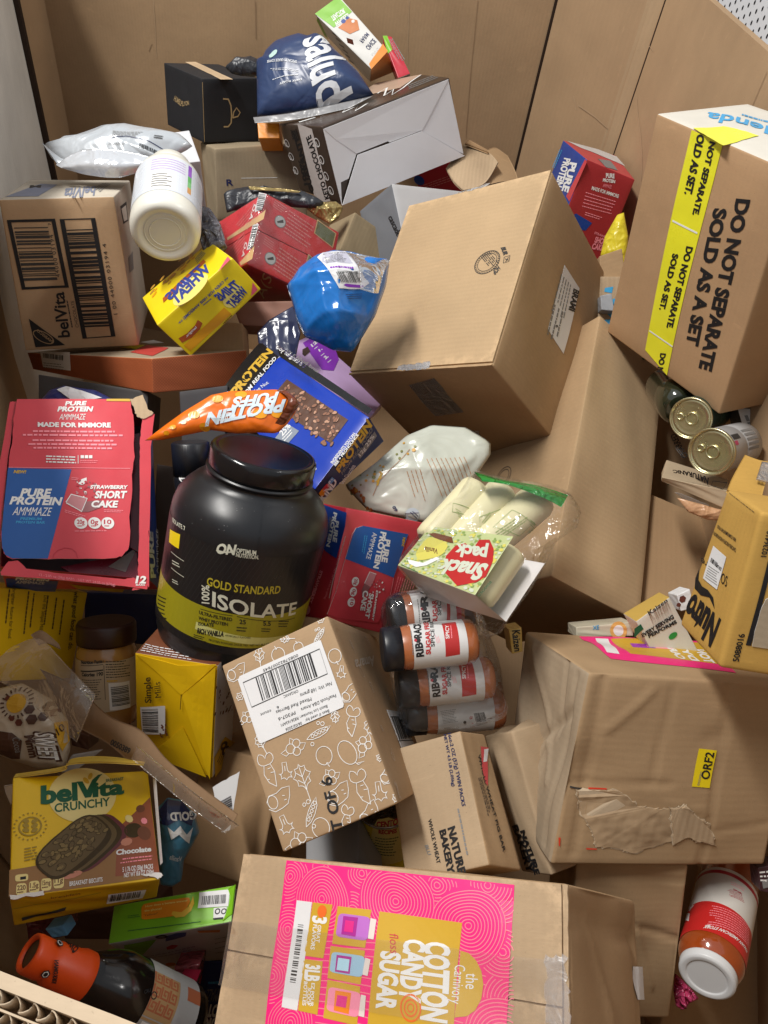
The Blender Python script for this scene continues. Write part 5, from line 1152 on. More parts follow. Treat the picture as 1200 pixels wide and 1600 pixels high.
for k in range(95):
    u, v = fq(rr.uniform(0.03, 0.97), rr.uniform(0.04, 0.96)); ro_ = rr.uniform(0, 3.14); sz = rr.uniform(0.0022, 0.0046)
    for mat_, sc_ in ((B3, 1.15), ((B1, B2, B1)[k % 3], 0.9)):
        P.puv([(u + (sz * sc_ * math.cos(t) * math.cos(ro_) - 0.6 * sz * sc_ * math.sin(t) * math.sin(ro_)) / P.su, v + (sz * sc_ * math.cos(t) * math.sin(ro_) + 0.6 * sz * sc_ * math.sin(t) * math.cos(ro_)) / P.sv) for t in [i * 0.628 for i in range(10)]], mat_, 2 + k % 6 + (0.5 if mat_ is not B3 else 0))
P.poly([z(632, 520), z(690, 448), z(750, 485), z(695, 548)], ink('grey blue panel', (0.22, 0.26, 0.33, 1)), 1); P.T('25%', z(668, 512), z(710, 462), z(652, 492), WHT, 2, 'b'); P.lines(z(680, 540), z(735, 480), z(665, 520), WHT, 2, 2, 2, 0.4)
P.T('INGREDIENTS YOU CAN', z(918, 648), z(1030, 500), z(905, 640), WHT, 1, 'b'); P.T('SEE + PRONOUNCE', z(930, 660), z(1045, 505), z(920, 652), WHT, 1, 'b'); P.T('BARS', z(798, 718), z(838, 672), z(785, 700), WHT, 1, 'r'); P.build('printed_design', bx.root)
P = Print(bx.f['B'])
P.T('PROTEIN', z(945, 690), z(1108, 455), z(930, 672), GLD, 1, 'k'); P.T('FROM REAL FOOD', z(962, 700), z(1112, 480), z(955, 688), GRY, 1, 'b'); P.T('KIND', z(865, 832), z(938, 735), z(845, 815), WHT, 1, 'k')
for q, m_ in (([(860, 770), (885, 742), (900, 755), (875, 785)], RED), ([(845, 790), (865, 765), (880, 790), (860, 815)], ORG), ([(890, 735), (910, 710), (925, 722), (905, 745)], ink('sky ink', None) if False else _mats[('ink', 'sky ink')])): P.poly([z(*p) for p in q], m_, 1)
P.T('Dark Chocolate', z(965, 745), z(1028, 655), z(945, 742), WHT, 1, 'r'); P.poly([z(1035, 600), z(1120, 485), z(1132, 508), z(1050, 620)], GRY, 1); P.T('12g 25%', z(1050, 608), z(1120, 512), z(1040, 598), WHT, 2, 'r'); P.build('printed_design', bx.root)
P = Print(bx.f['R']); P.T('a kind thing for your', z(770, 175), z(635, 70), z(790, 160), WHT, 1, 'b'); P.build('lettering', bx.root)
P = Print(f); P.poly([z(655, 118), z(1090, 405), z(1112, 380), z(640, 60)], KBK, 3); P.T('d thing for your', z(760, 165), z(632, 72), z(775, 150), WHT, 4, 'b'); P.T('kind budd a yu', z(840, 200), z(690, 92), z(850, 185), GRY, 4, 'r'); P.build('black_band', bx.root)

# lilac pack
LIL = ink('lilac carton', (0.58, 0.40, 0.68, 1), 0.35, 0.5, 0.06, 0.15); VIO = ink('bright violet', (0.25, 0.04, 0.48, 1), 0.35)
bx = Box('bar_carton', 'lilac snack carton with violet panel tucked under the blue bag', 'box', 'lavender', {'*': LIL}, r=0.001, rough=0.001)
z = Z(440, 380, 6.667); P = Print(bx.f['F']); P.poly([z(220, 1040), z(330, 975), z(380, 1020), z(560, 1110), z(595, 1215), z(540, 1330), z(420, 1320)], VIO, 0)
P.poly([z(215, 1110), z(270, 1080), z(300, 1130), z(240, 1180), z(215, 1160)], ink('choc ink', (0.06, 0.035, 0.03, 1)), 1); P.T('12', z(318, 1085), z(372, 1040), z(300, 1062), WHT, 1, 'k'); P.T('1.', z(395, 1135), z(425, 1105), z(380, 1115), WHT, 1, 'k'); P.T('2.', z(455, 1215), z(488, 1185), z(435, 1190), WHT, 1, 'k')
for a in (0, 1, 2): P.lines(z(335 + 70 * a, 1100 + 70 * a), z(385 + 70 * a, 1062 + 70 * a), z(342 + 70 * a, 1110 + 70 * a), WHT, 1, 1, 2, 0.6)
P.build('printed_design', bx.root)

# flat orange textured carton
OB = ink('orange crosshatch board', (0.50, 0.145, 0.05, 1), 0.55, 0.4, 0.12, 0.0)
bx = Box('flat_carton', 'flat orange-brown carton with woven texture under the biscuit case', 'box', 'orange', {'*': OB, 'T': K4}, r=0.001, rough=0.0004)
OL = ink('hatch line', (0.36, 0.085, 0.03, 1), 0.6); z = Z(0, 260, 3)
for fc in ('F', 'L'):
    P = Print(bx.f[fc], lift=0.0004); W_, H_ = P.su, P.sv
    for k in range(int((W_ + H_) / 0.0042)):
        for sg in (1, -1):
            x0 = k * 0.0042 - (H_ if sg > 0 else 0); P.stroke([(x0 / W_, 0.0 if sg > 0 else 0.0), ((x0 + sg * H_) / W_, 1.0)], 0.0007, OL, 1, uvin=True)
    P.build('woven_texture', bx.root, clip=(0.0, 0.02, 1.0, 0.98))
P = Print(bx.f['T']); P.poly([z(610, 872), z(690, 838), z(790, 852), z(715, 890)], ink('coral print', (0.60, 0.06, 0.05, 1)), 1); P.poly([z(560, 853), z(610, 835), z(680, 838), z(640, 858)], YEL2, 1); P.poly([z(660, 825), z(720, 815), z(770, 828), z(700, 832)], WHT, 1); P.build('printed_design', bx.root)
l_ = bx.f['L']; al_ = sheet('address_label', l_, quv(l_, z(205, 942), z(333, 957), z(328, 870), z(190, 868)), LBL, bx.root, 0.0002, 0.0006, 4, 4)
P = Print(l_, lift=0.001); P.bars(z(205, 875), z(300, 885), z(206, 896), DGR, 1, 20, 2); P.lines(z(205, 915), z(325, 925), z(206, 945), GRY, 3, 1, 2, 0.3); P.build('lettering', al_)

# ------------------------------------------------------------------ strawberry protein bar cartons
def pp_front(P, o, ex, ey, s=1.0):
    pass
PLUM = ink('plum inside', (0.060, 0.018, 0.024, 1), 0.6); GINN = ink('grey carton inside', (0.14, 0.13, 0.135, 1), 0.7)
# open carton at the left
bx = Box('bar_carton', 'opened red and blue protein bar carton with its torn lid resting on top, left edge', 'box', 'ppleft', {'L': RED, 'R': BLU, 'T': RED, 'B': RED2, 'K': GINN}, r=0.001, rough=0.0006)
f = bx.f['F']; z = Z(0, 615, 4.615)
def zz(*ps): return [z(*p) for p in ps]
cutout('frame_strip', f, zz((70, 60), (122, 60), (98, 200), (58, 480), (20, 830), (5, 1010), (0, 1100), (-28, 1090), (0, 480)), RED2, bx.root, 0.0, 0.0008, 0.004, 5, 2, PAPER)
cutout('frame_strip', f, zz((1028, 150), (1112, 150), (1088, 380), (1072, 1390), (950, 1425), (992, 1330), (1000, 1140), (1008, 480), (1012, 300)), RED2, bx.root, 0.0, 0.0008, 0.004, 6, 3, PAPER)
cutout('frame_strip', f, zz((5, 1290), (60, 1215), (130, 1205), (190, 1265), (400, 1295), (900, 1340), (960, 1330), (1065, 1385), (1060, 1415), (900, 1390), (400, 1345), (10, 1312)), RED2, bx.root, 0.0010, 0.0008, 0.002, 3, 4, PAPER)
cutout('torn_corner', f, zz((935, 50), (1030, 20), (1068, 120), (1110, 150), (1030, 190), (985, 175), (970, 120)), KT, bx.root, 0.001, 0.0015, 0.006, 4, 6, PAPER)
cutout('wrapped_bar', f, zz((430, 1215), (990, 1105), (1000, 1330), (800, 1335), (560, 1290)), ink('maroon wrapper', (0.16, 0.012, 0.03, 1), 0.25, 0.5, 0.2, 0.5), bx.root, -0.020, 0.004)
cutout('wrapped_bar', f, zz((955, 260), (1010, 250), (1005, 1120), (940, 1080)), _mats[('ink', 'maroon wrapper')], bx.root, -0.016, 0.004)
cutout('bar_label', f, zz((780, 1215), (975, 1080), (985, 1090), (905, 1255)), GRY, bx.root, -0.0155, 0.0003)
lidp = zz((125, 55), (938, 55), (945, 110), (962, 170), (966, 320), (968, 470), (952, 600), (950, 760), (935, 900), (938, 1050), (920, 1140), (880, 1180), (835, 1197), (560, 1203), (350, 1203), (90, 1200), (40, 1175), (18, 1120), (12, 1030), (30, 930), (32, 830), (60, 640), (70, 470), (95, 330), (100, 200))
lid_ = cutout('lid_panel', f, lidp, RED2, bx.root, 0.0035, 0.0007, 0.0035, 3, 5, PAPER)
P = Print(f, lift=0.0046)
P.poly(zz((62, 548), (517, 558), (348, 1200), (92, 1198), (42, 1172), (20, 1120), (14, 1030), (32, 830)), ink('mid blue carton', (0.018, 0.10, 0.36, 1), 0.32, 0.5, 0.1, 0.1), 0)
P.poly(zz((770, 52), (935, 52), (940, 70), (768, 68)), GLD, 1)
P.T('PURE', *zz((470, 100), (620, 98), (478, 72)), WHT, 2, 'k'); P.T('PROTEIN', *zz((415, 142), (665, 142), (425, 110)), WHT, 2, 'k'); P.T('AMMMAZE', *zz((428, 202), (612, 202), (438, 162)), WHT, 2, 'r')
P.T('MADE FOR MMMORE', *zz((275, 252), (800, 257), (275, 222)), WHT, 2, 'k')
for k, (a, b_, y) in enumerate(((240, 828, 285), (168, 885, 312), (238, 820, 350), (208, 845, 378), (245, 808, 405))): P.lines(*zz((a, y + 8), (b_, y + 12), (a, y - 8)), PNK, 1, 2, 3 + k, 0.75, 0.0, 0.06)
P.lines(*zz((335, 455), (550, 462), (335, 515)), WHT, 3, 2, 8, 0.45, 0.0, 0.14); P.stroke(zz((565, 458), (565, 518)), 0.0006, WHT, 2)
for x in (595, 625, 655): P.poly(zz((x - 12, 458), (x + 12, 458), (x + 12, 480), (x - 12, 480)), WHT, 2)
P.lines(*zz((580, 490), (715, 492), (580, 515)), PNK, 2, 2, 8, 0.3)
P.T('NEW!', *zz((102, 586), (188, 588), (108, 566)), GLD, 2, 'k'); P.T('PURE', *zz((148, 752), (362, 755), (165, 700)), WHT, 2, 'k'); P.T('PROTEIN', *zz((72, 808), (438, 815), (90, 758)), WHT, 2, 'k'); P.T('AMMMAZE', *zz((92, 888), (362, 894), (112, 830)), WHT, 2, 'r')
P.T('PREMIUM', *zz((150, 922), (302, 925), (153, 904)), CYN, 2, 'b'); P.T('PROTEIN BAR', *zz((118, 947), (326, 950), (122, 930)), CYN, 2, 'b')
P.T('STRAWBERRY', *zz((650, 698), (918, 700), (655, 674)), WHT, 3, 'k'); P.T('SHORT', *zz((682, 765), (908, 765), (692, 718)), WHT, 3, 'k'); P.T('CAKE', *zz((655, 830), (845, 832), (665, 786)), WHT, 3, 'k')
CKE = ink('cake pink', (0.55, 0.22, 0.24, 1)); CKD = ink('cake shade', (0.28, 0.10, 0.11, 1))
P.poly(zz((475, 795), (515, 735), (625, 765), (590, 865), (500, 810)), CKE, 1); P.poly(zz((590, 865), (625, 790), (730, 780), (735, 830), (640, 865)), CKD, 1); P.stroke(zz((478, 795), (515, 738), (630, 768), (590, 862), (480, 800)), 0.0012, WHT, 2)
rr = random.Random(8)
for k in range(34): P.disc(z(rr.uniform(545, 690), rr.uniform(640, 770)), rr.uniform(0.0006, 0.0017), (CKE, CKD, WHT, RED)[k % 4], 2 + (k % 2), 7)
P.poly(zz((568, 665), (590, 630), (625, 618), (628, 650), (595, 672)), WHT, 3)
P.lines(*zz((470, 845), (650, 900), (468, 870)), PNK, 2, 2, 5, 0.35); P.lines(*zz((515, 612), (580, 620), (515, 635)), PNK, 2, 2, 5, 0.35); P.lines(*zz((750, 845), (918, 850), (750, 868)), PNK, 2, 2, 5, 0.35)
for x, s in ((585, '20g'), (683, '0g'), (778, '10')):
    P.disc(z(x, 945), 0.0068, WHT, 2); P.T(s, *zz((x - 28, 952), (x + 26, 952), (x - 28, 922)), RED, 3, 'b'); P.lines(*zz((x - 24, 960), (x + 24, 960), (x - 24, 972)), RED2, 1, 3, 2, 0.6)
P.lines(*zz((540, 1008), (820, 1005), (540, 998)), PNK, 1, 2, 5, 0.5)
P.stroke(zz((385, 1200), (390, 1170), (420, 1140), (470, 1122), (520, 1130), (550, 1155), (562, 1200)), 0.0008, RED, 2); P.stroke(zz((66, 545), (940, 552)), 0.0006, PNK, 2)
P.build('printed_design', lid_)
P = Print(f, lift=0.0022); P.T('12', *zz((975, 1370), (1050, 1372), (985, 1322)), WHT, 2, 'k'); P.T('BARS', *zz((980, 1390), (1045, 1390), (980, 1378)), WHT, 2, 'b'); P.T('12 - 2.05 oz (58g) BARS - NET WT 24.55 oz (696g)', *zz((285, 1320), (830, 1392), (283, 1302)), PNK, 2, 'r'); P.build('lettering', bx.root)
P = Print(bx.f['B']); P.poly(zz((40, 1330), (420, 1350), (400, 1425), (55, 1415)), BLU, 0); P.T('PROTEIN', *zz((110, 1340), (350, 1350), (118, 1322)), WHT, 1, 'k'); P.T('AMMMAZE', *zz((112, 1366), (318, 1372), (120, 1346)), WHT, 1, 'r'); P.poly(zz((500, 1372), (900, 1410), (880, 1430), (560, 1405)), GLD, 1); P.build('printed_design', bx.root)
P = Print(bx.f['R']); P.T('PURE', *zz((1128, 1330), (1095, 1110), (1100, 1335)) if False else zz((1120, 1330), (1098, 1000), (1085, 1330)), WHT, 1, 'k'); P.T('AMMMAZE', *zz((1138, 1300), (1135, 980), (1125, 1300)), WHT, 1, 'r'); P.build('lettering', bx.root)

# carton between tub and snack bag
bx = Box('bar_carton', 'red and blue protein bar carton standing beside the black tub, print sideways', 'box', 'ppmid', {'*': RED, 'F': RED2, 'L': RED}, r=0.001, rough=0.0012, bulge=0.001)
z = Z(460, 770, 5.4545); f = bx.f['F']
cutout('lid_panel', f, zz((520, 300), (580, 280), (965, 352), (890, 620), (838, 725), (780, 985), (700, 1110), (380, 1070), (275, 1035), (340, 870), (372, 770), (410, 620), (430, 560), (490, 350)), RED2, bx.root, 0.0004, 0.0007, 0.004, 3, 2, PAPER)
P = Print(f, lift=0.0015)
P.poly(zz((520, 300), (580, 280), (965, 352), (838, 722), (428, 562), (495, 350)), ink('mid blue carton', None) if False else _mats[('ink', 'mid blue carton')], 0)
P.T('PURE', *zz((762, 392), (735, 585), (808, 402)), WHT, 2, 'k'); P.T('PROTEIN', *zz((730, 328), (665, 638), (775, 338)), WHT, 2, 'k'); P.T('AMMMAZE', *zz((660, 335), (602, 558), (700, 345)), WHT, 2, 'r'); P.T('NEW!', *zz((918, 378), (905, 452), (938, 382)), GLD, 2, 'k')
P.lines(*zz((620, 365), (590, 530), (585, 360)), CYN, 2, 2, 3, 0.35); 
P.T('STRAWBERRY', *zz((690, 828), (652, 1085), (705, 832)), WHT, 3, 'k'); P.T('SHORT', *zz((632, 852), (595, 1062), (668, 862)), WHT, 3, 'k'); P.T('CAKE', *zz((580, 830), (555, 1000), (622, 835)), WHT, 3, 'k')
P.poly(zz((585, 770), (630, 672), (690, 690), (665, 760), (640, 800)), CKE, 1); P.poly(zz((565, 830), (590, 770), (640, 800), (610, 860), (572, 890)), CKD, 1); P.stroke(zz((590, 770), (635, 672), (690, 692)), 0.0008, WHT, 2)
for k in range(26): P.disc(z(rr.uniform(650, 760), rr.uniform(740, 850)), rr.uniform(0.0005, 0.0014), (CKE, CKD, WHT, RED)[k % 4], 2 + (k % 2), 7)
for y, s in ((755, '20g'), (842, '0g'), (930, '10')):
    x = 512 - (y - 755) * 0.2; P.disc(z(x, y), 0.0056, WHT, 2); P.T(s, *zz((x - 6, y - 24), (x - 12, y + 26), (x + 20, y - 22)), RED, 3, 'b')
P.lines(*zz((870, 710), (790, 1000), (1030, 760)), PNK, 8, 1, 3, 0.25, 0.5); P.stroke(zz((838, 725), (770, 1050)), 0.0006, PNK, 1)
P.build('printed_design', bx.root)
P = Print(bx.f['L']); P.poly(zz((220, 90), (448, 170), (435, 290), (360, 560), (270, 500), (215, 420)), BLU, 0)
P.T('PURE', *zz((352, 235), (330, 415), (382, 245)), WHT, 1, 'k'); P.T('PROTEIN', *zz((340, 165), (275, 455), (368, 175)), WHT, 1, 'k'); P.T('AMMMAZE', *zz((300, 205), (262, 370), (330, 215)), GRY, 1, 'r')
P.T('SHORT', *zz((165, 640), (85, 890), (205, 655)), PNK, 1, 'k'); P.T('STRAWBERRY', *zz((222, 660), (128, 940), (245, 668)), PNK, 1, 'k')
for x, y in ((118, 1000), (68, 962)): P.disc(z(x, y), 0.0055, PNK, 1)
P.T('12 - 2.05 oz BARS - NET WT 24.55 oz (696g)', *zz((418, 430), (255, 905), (432, 433)), PNK, 1, 'r'); P.stroke(zz((440, 370), (330, 760), (300, 900)), 0.0012, PAPER, 2); P.build('printed_design', bx.root)

# the one by the right wall
bx = Box('bar_carton', 'dark red protein bar carton with blue side, at the far right behind the middle carton', 'box', 'ppright', {'*': RED, 'F': ink('deep red carton', (0.36, 0.025, 0.03, 1), 0.4), 'L': BLU, 'T': ink('dusty red', (0.50, 0.05, 0.06, 1), 0.4)}, r=0.001)
z = Z(800, 0, 3); f = bx.f['F']; P = Print(f)
P.T('PURE', *zz((440, 832), (480, 835), (440, 812)), WHT, 1, 'k'); P.T('PROTEIN', *zz((425, 850), (482, 858), (427, 836)), WHT, 1, 'k'); P.T('AMMMAZE', *zz((425, 876), (465, 884), (428, 860)), PNK, 1, 'r'); P.T('MADE FOR MMMORE', *zz((372, 888), (498, 928), (376, 872)), WHT, 1, 'b')
for k in range(5): P.lines(*zz((345 - 4 * k, 905 + 16 * k), (490 - 5 * k, 950 + 14 * k), (346 - 4 * k, 898 + 16 * k)), PNK, 1, 1, 3 + k, 0.6, 0.1, 0.06)
P.lines(*zz((345, 990), (440, 1020), (340, 1010)), PNK, 2, 1, 5, 0.4); P.poly(zz((300, 1000), (375, 1045), (345, 1080), (290, 1075), (285, 1010)), BLU, 0)
P.T('STRAWBERRY', *zz((385, 1095), (468, 1130), (388, 1085)), PNK, 1, 'b'); P.T('SHORT', *zz((385, 1135), (452, 1150), (392, 1110)), PNK, 1, 'k'); P.T('CAKE', *zz((372, 1165), (425, 1175), (380, 1140)), PNK, 1, 'k'); P.build('printed_design', bx.root)
P = Print(bx.f['L']); P.T('PURE', *zz((272, 760), (252, 880), (305, 775)) if False else zz((275, 760), (235, 895), (305, 765)), WHT, 1, 'k'); P.T('PROTEIN', *zz((248, 740), (205, 870), (275, 745)), WHT, 1, 'k'); P.lines(*zz((222, 700), (185, 790), (240, 705)), CYN, 2, 1, 4, 0.4); P.build('lettering', bx.root); P = Print(bx.f['L']); P.poly(zz((345, 745), (352, 760), (270, 945), (255, 920)), RED2, 0); P.build('printed_stripe', bx.root)
P = Print(bx.f['T']); P.poly(zz((258, 662), (325, 695), (530, 780), (490, 735), (400, 700)), ink('grey white print', (0.58, 0.56, 0.55, 1)), 0); P.poly(zz((400, 745), (460, 755), (495, 800), (440, 785)), GRY, 1); P.build('printed_design', bx.root)

# upside-down one at the bottom
bx = Box('bar_carton', 'blue protein bar carton with upside-down print, beside the front carton at the bottom', 'box', 'ppfront', {'*': NVY, 'L': RED, 'F': ink('navy carton', (0.012, 0.03, 0.15, 1), 0.35)}, r=0.001)
z = Z(200, 1380, 6.667); P = Print(bx.f['F'])
P.T('AMMMAZE', *zz((1010, 1105), (785, 1230), (1000, 1230)) if False else zz((1060, 1092), (830, 1100), (1020, 1225)), GRY, 1, 'r'); P.T('PROTEIN', *zz((1040, 1265), (720, 1260), (1015, 1385)), WHT, 1, 'k'); P.T('PURE', *zz((1000, 1405), (760, 1405), (980, 1500)), WHT, 1, 'k'); P.lines(*zz((950, 1050), (790, 1050), (945, 1010)), CYN, 1, 1, 2, 0.6); P.poly(zz((700, 870), (790, 860), (750, 1060), (690, 1220), (640, 1200)), RED, 1); P.build('printed_design', bx.root)

# ------------------------------------------------------------------ more printed cartons
# pet food carton
bx = Box('pet_food_carton', 'worn amber cardboard pet food carton standing upside down at the right edge', 'box', 'nutro', {'*': K5}, r=0.004, rough=0.0015, bulge=0.001)
z = Z(1040, 700, 4.325); f = bx.f['F']; P = Print(f)
P.T('Nutro', *zz((375, 1170), (185, 985), (310, 1340)), BLK, 1, 'k'); P.T('SO', *zz((425, 870), (385, 840), (415, 940)), BLK, 1, 'r'); P.T('re', *zz((290, 770), (245, 740), (285, 815)), BLK, 1, 'r')
P2 = Print(f); P2.poly(zz((232, 812), (205, 880), (200, 950), (240, 995), (300, 1010), (335, 1090), (325, 1010), (290, 960), (250, 935), (225, 890)), BLK, 1); P2.build('printed_swoosh', bx.root)
P.T('CHICKEN RECIPE IN BONE BROTH', *zz((480, 680), (330, 562), (478, 705)), BLK, 1, 'b'); P.T('100% COMPLEMENTARY FOOD', *zz((480, 612), (355, 518), (478, 635)), BLK, 1, 'b')
P.lines(*zz((600, 430), (420, 290), (605, 440)), DGR, 1, 1, 3, 0.7); P.build('printed_marks', bx.root)
al_ = sheet('address_label', f, quv(f, z(258, 880), z(352, 958), z(415, 738), z(328, 662)), LBL, bx.root, 0.0002, 0.0007, 6, 8)
P = Print(f, lift=0.0011); P.bars(z(318, 742), z(362, 780), z(310, 770), BLK, 1, 10, 2); P.T('TZN1-L088', *zz((390, 815), (355, 785), (382, 832)), BLK, 1, 'b'); P.lines(*zz((275, 880), (360, 940), (300, 790)), GRY, 6, 1, 3, 0.3); P.build('lettering', al_)
r_ = bx.f['R']; P = Print(r_); P.T('5088016', *zz((492, 1442), (535, 1255), (452, 1440)), BLK, 1, 'b'); P.T('10236410', *zz((678, 735), (720, 560), (642, 732)), BLK, 1, 'b')
P.poly(zz((540, 1330), (575, 1335), (720, 770), (690, 760)), BLK, 1); P.build('printed_marks', bx.root)
cutout('torn_patch', r_, zz((585, 1335), (610, 1190), (640, 1100), (670, 1020), (760, 980), (800, 1370)), K4, bx.root, 0.0005, 0.0006, 0.004, 3, 4, PAPER)
# its raised flap
a = f.pos(0, 1); b_ = f.pos(1, 1)
pts = [[at(z(415, 285), 0.775), at(z(540, 330), 0.77), at(z(640, 400), 0.765)], [at(z(450, 200), 0.80), at(z(570, 250), 0.79), at(z(660, 290), 0.785)], [at(z(535, 45), 0.83), at(z(630, 80), 0.825), at(z(720, 95), 0.82)]]
patch('flap', pts, 14, 16, K5, bx.root, 0.003, wob=0.0016, seed=3)
pts = [[at(z(610, 215), 0.788), at(z(700, 240), 0.786)], [at(z(650, 90), 0.812), at(z(720, 100), 0.81)]]
patch('tape', pts, 6, 6, TAPE, bx.root, 0.0003, wob=0.0008)

# small supplement cartons at the right
bx = Box('supplement_carton', 'white and gold supplement carton squeezed between tall carton and pet food carton', 'box', 'kaizen', {'*': ink('cream white', (0.66, 0.66, 0.58, 1), 0.4), 'T': ink('gold carton', (0.55, 0.36, 0.08, 1), 0.35)}, r=0.0008, rough=0.0003)
z = Z(860, 600, 3.48); P = Print(bx.f['F']); P.T('EVERY SERVING', *zz((500, 1378), (672, 1272), (492, 1360)), BLK, 1, 'k'); P.T('PERFORMS', *zz((535, 1380), (688, 1298), (528, 1365)), BLK, 1, 'k'); P.disc(z(665, 1368), 0.0055, ink('kelly green', (0.02, 0.28, 0.05, 1)), 1, ry=0.0035); P.poly(zz((455, 1330), (490, 1305), (505, 1330), (455, 1380)), DGN, 1); P.build('printed_design', bx.root)
P = Print(bx.f['T']); P.T('Kaizen', *zz((540, 1262), (640, 1185), (528, 1240)), BLK, 1, 'b'); P.build('lettering', bx.root)
bx = slab_box('supplement_carton', 'sliver of a cream carton lying under the tall carton', 'box', ((900, 980), (988, 972), (990, 994), (900, 996)), 0.89, 0.04, {'*': ink('cream card', (0.6, 0.55, 0.42, 1))})
P = Print(bx.f['F']); P.disc((966, 985), 0.010, ink('pale orange', (0.75, 0.42, 0.12, 1)), 1); P.disc((966, 985), 0.006, WHT, 2); P.T('XE', (926, 984), (936, 983), (926, 978), CYN, 1, 'b'); P.build('printed_design', bx.root)
bx = slab_box('supplement_carton', 'small gold and black carton end peeking out right of the spice jars', 'box', ((795, 984), (815, 980), (817, 1018), (800, 1022)), 0.84, 0.04, {'*': ink('gold carton', None) if False else _mats[('ink', 'gold carton')]})
P = Print(bx.f['F']); P.T('Kaizen', (800, 985), (804, 1018), (812, 984), BLK, 1, 'b'); P.build('lettering', bx.root)
bx = slab_box('supplement_pouch', 'corner of a white pack with brown hexagons behind the pet food carton', 'pack', ((1058, 930), (1078, 920), (1086, 950), (1064, 955)), 0.90, 0.03, {'*': LBL})
P = Print(bx.f['F']); HEX = ink('hexagon brown', (0.12, 0.03, 0.02, 1)); P.disc((1066, 936), 0.0045, HEX, 1, 6); P.disc((1060, 945), 0.003, HEX, 1, 6); P.build('printed_design', bx.root)

# fruit bar cartons
bx = Box('fruit_bar_carton', 'kraft fruit bar carton right of the yellow can, in shade on its left half', 'box', 'bakery1', {'*': K2, 'F': kraft('kraft bakery', (0.44, 0.31, 0.195, 1), 'x', 0.15)}, r=0.002, rough=0.001)
z = Z(640, 1120, 5); P = Print(bx.f['F'])
P.T('16ct-2 OZ (57g) TWIN PACKS', *zz((300, 130), (412, 700), (325, 125)), NVY, 1, 'b'); P.T('NET WT 4.5 LB (2.05kg)', *zz((268, 140), (335, 545), (288, 135)), NVY, 1, 'b'); P.T('NATURE', *zz((300, 870), (385, 1235), (352, 850)), BLK, 1, 'k'); P.T('BAKERY', *zz((235, 890), (305, 1235), (280, 875)), BLK, 1, 'k'); P.T('WHOLE WHEAT', *zz((145, 805), (215, 1150), (170, 795)), BLK, 1, 'b')
P.lines(*zz((370, 720), (450, 1110), (390, 715)), GRY, 1, 1, 3, 0.6); P.T('BLU', *zz((120, 1005), (145, 1080), (145, 1000)), GRY, 1, 'b'); P.build('printed_marks', bx.root)
P = Print(bx.f['R']); P.T('WHOLE WHEAT FIG BAR', *zz((530, 300), (728, 1060), (548, 290)), BLK, 1, 'b'); P.lines(*zz((530, 480), (610, 800), (560, 470)), DGR, 3, 1, 3, 0.35); P.poly(zz((552, 232), (612, 242), (605, 330), (608, 540), (590, 520), (562, 400)), RED2, 1); P.poly(zz((578, 255), (612, 250), (600, 350), (572, 355)), LBL, 2); P.build('printed_marks', bx.root)
bx = Box('fruit_bar_carton', 'bulging kraft fruit bar carton wedged against the ORF2 carton', 'box', 'bakery2', {'*': _mats[('kraft', 'kraft bakery')]}, r=0.002, rough=0.003, bulge=0.004)
P = Print(bx.f['F'], lift=0.0009); P.T('NATURE', *zz((890, 890), (985, 1250), (925, 870)) if False else zz((868, 890), (985, 1235), (900, 880)), BLK, 1, 'k'); P.T('BAKERY', *zz((805, 850), (930, 1225), (845, 838)), BLK, 1, 'k'); P.build('printed_marks', bx.root)

# carton with white vegetable drawings
bx = Box('baby_food_carton', 'kraft carton covered in white vegetable drawings with a white barcode label', 'box', 'amara', {'*': kraft('kraft amara', (0.42, 0.275, 0.16, 1), 'x', 0.1)}, r=0.002, bulge=0.001, rough=0.0008)
z = Z(320, 940, 3); f = bx.f['F']
def rot(pts, c, s, a, P):   # doodle unit points -> uv around pixel c, size s metres, turned a radians on the face
    u, v = P.uv(c); return [(u + (x * math.cos(a) - y * math.sin(a)) * s / P.su, v + (x * math.sin(a) + y * math.cos(a)) * s / P.sv) for x, y in pts]
def circ(cx, cy, rx, ry, n=16, a0=0.0, a1=6.28319): return [(cx + rx * math.cos(a0 + (a1 - a0) * i / n), cy + ry * math.sin(a0 + (a1 - a0) * i / n)) for i in range(n + 1)]
def scal(pts, amp, k):
    out = []
    for i in range(len(pts) - 1):
        (x0, y0), (x1, y1) = pts[i], pts[i + 1]
        for j in range(k):
            t = j / k; nx, ny = (y1 - y0), -(x1 - x0); l = math.hypot(nx, ny) or 1; w = amp * abs(math.sin(math.pi * t)); out.append((x0 + (x1 - x0) * t + nx / l * w, y0 + (y1 - y0) * t + ny / l * w))
    return out + [pts[-1]]
leafo = scal([(0, -0.35), (-0.25, -0.1), (-0.35, 0.2), (-0.2, 0.5), (0.0, 0.62), (0.2, 0.5), (0.35, 0.2), (0.25, -0.1), (0, -0.35)], 0.07, 5)
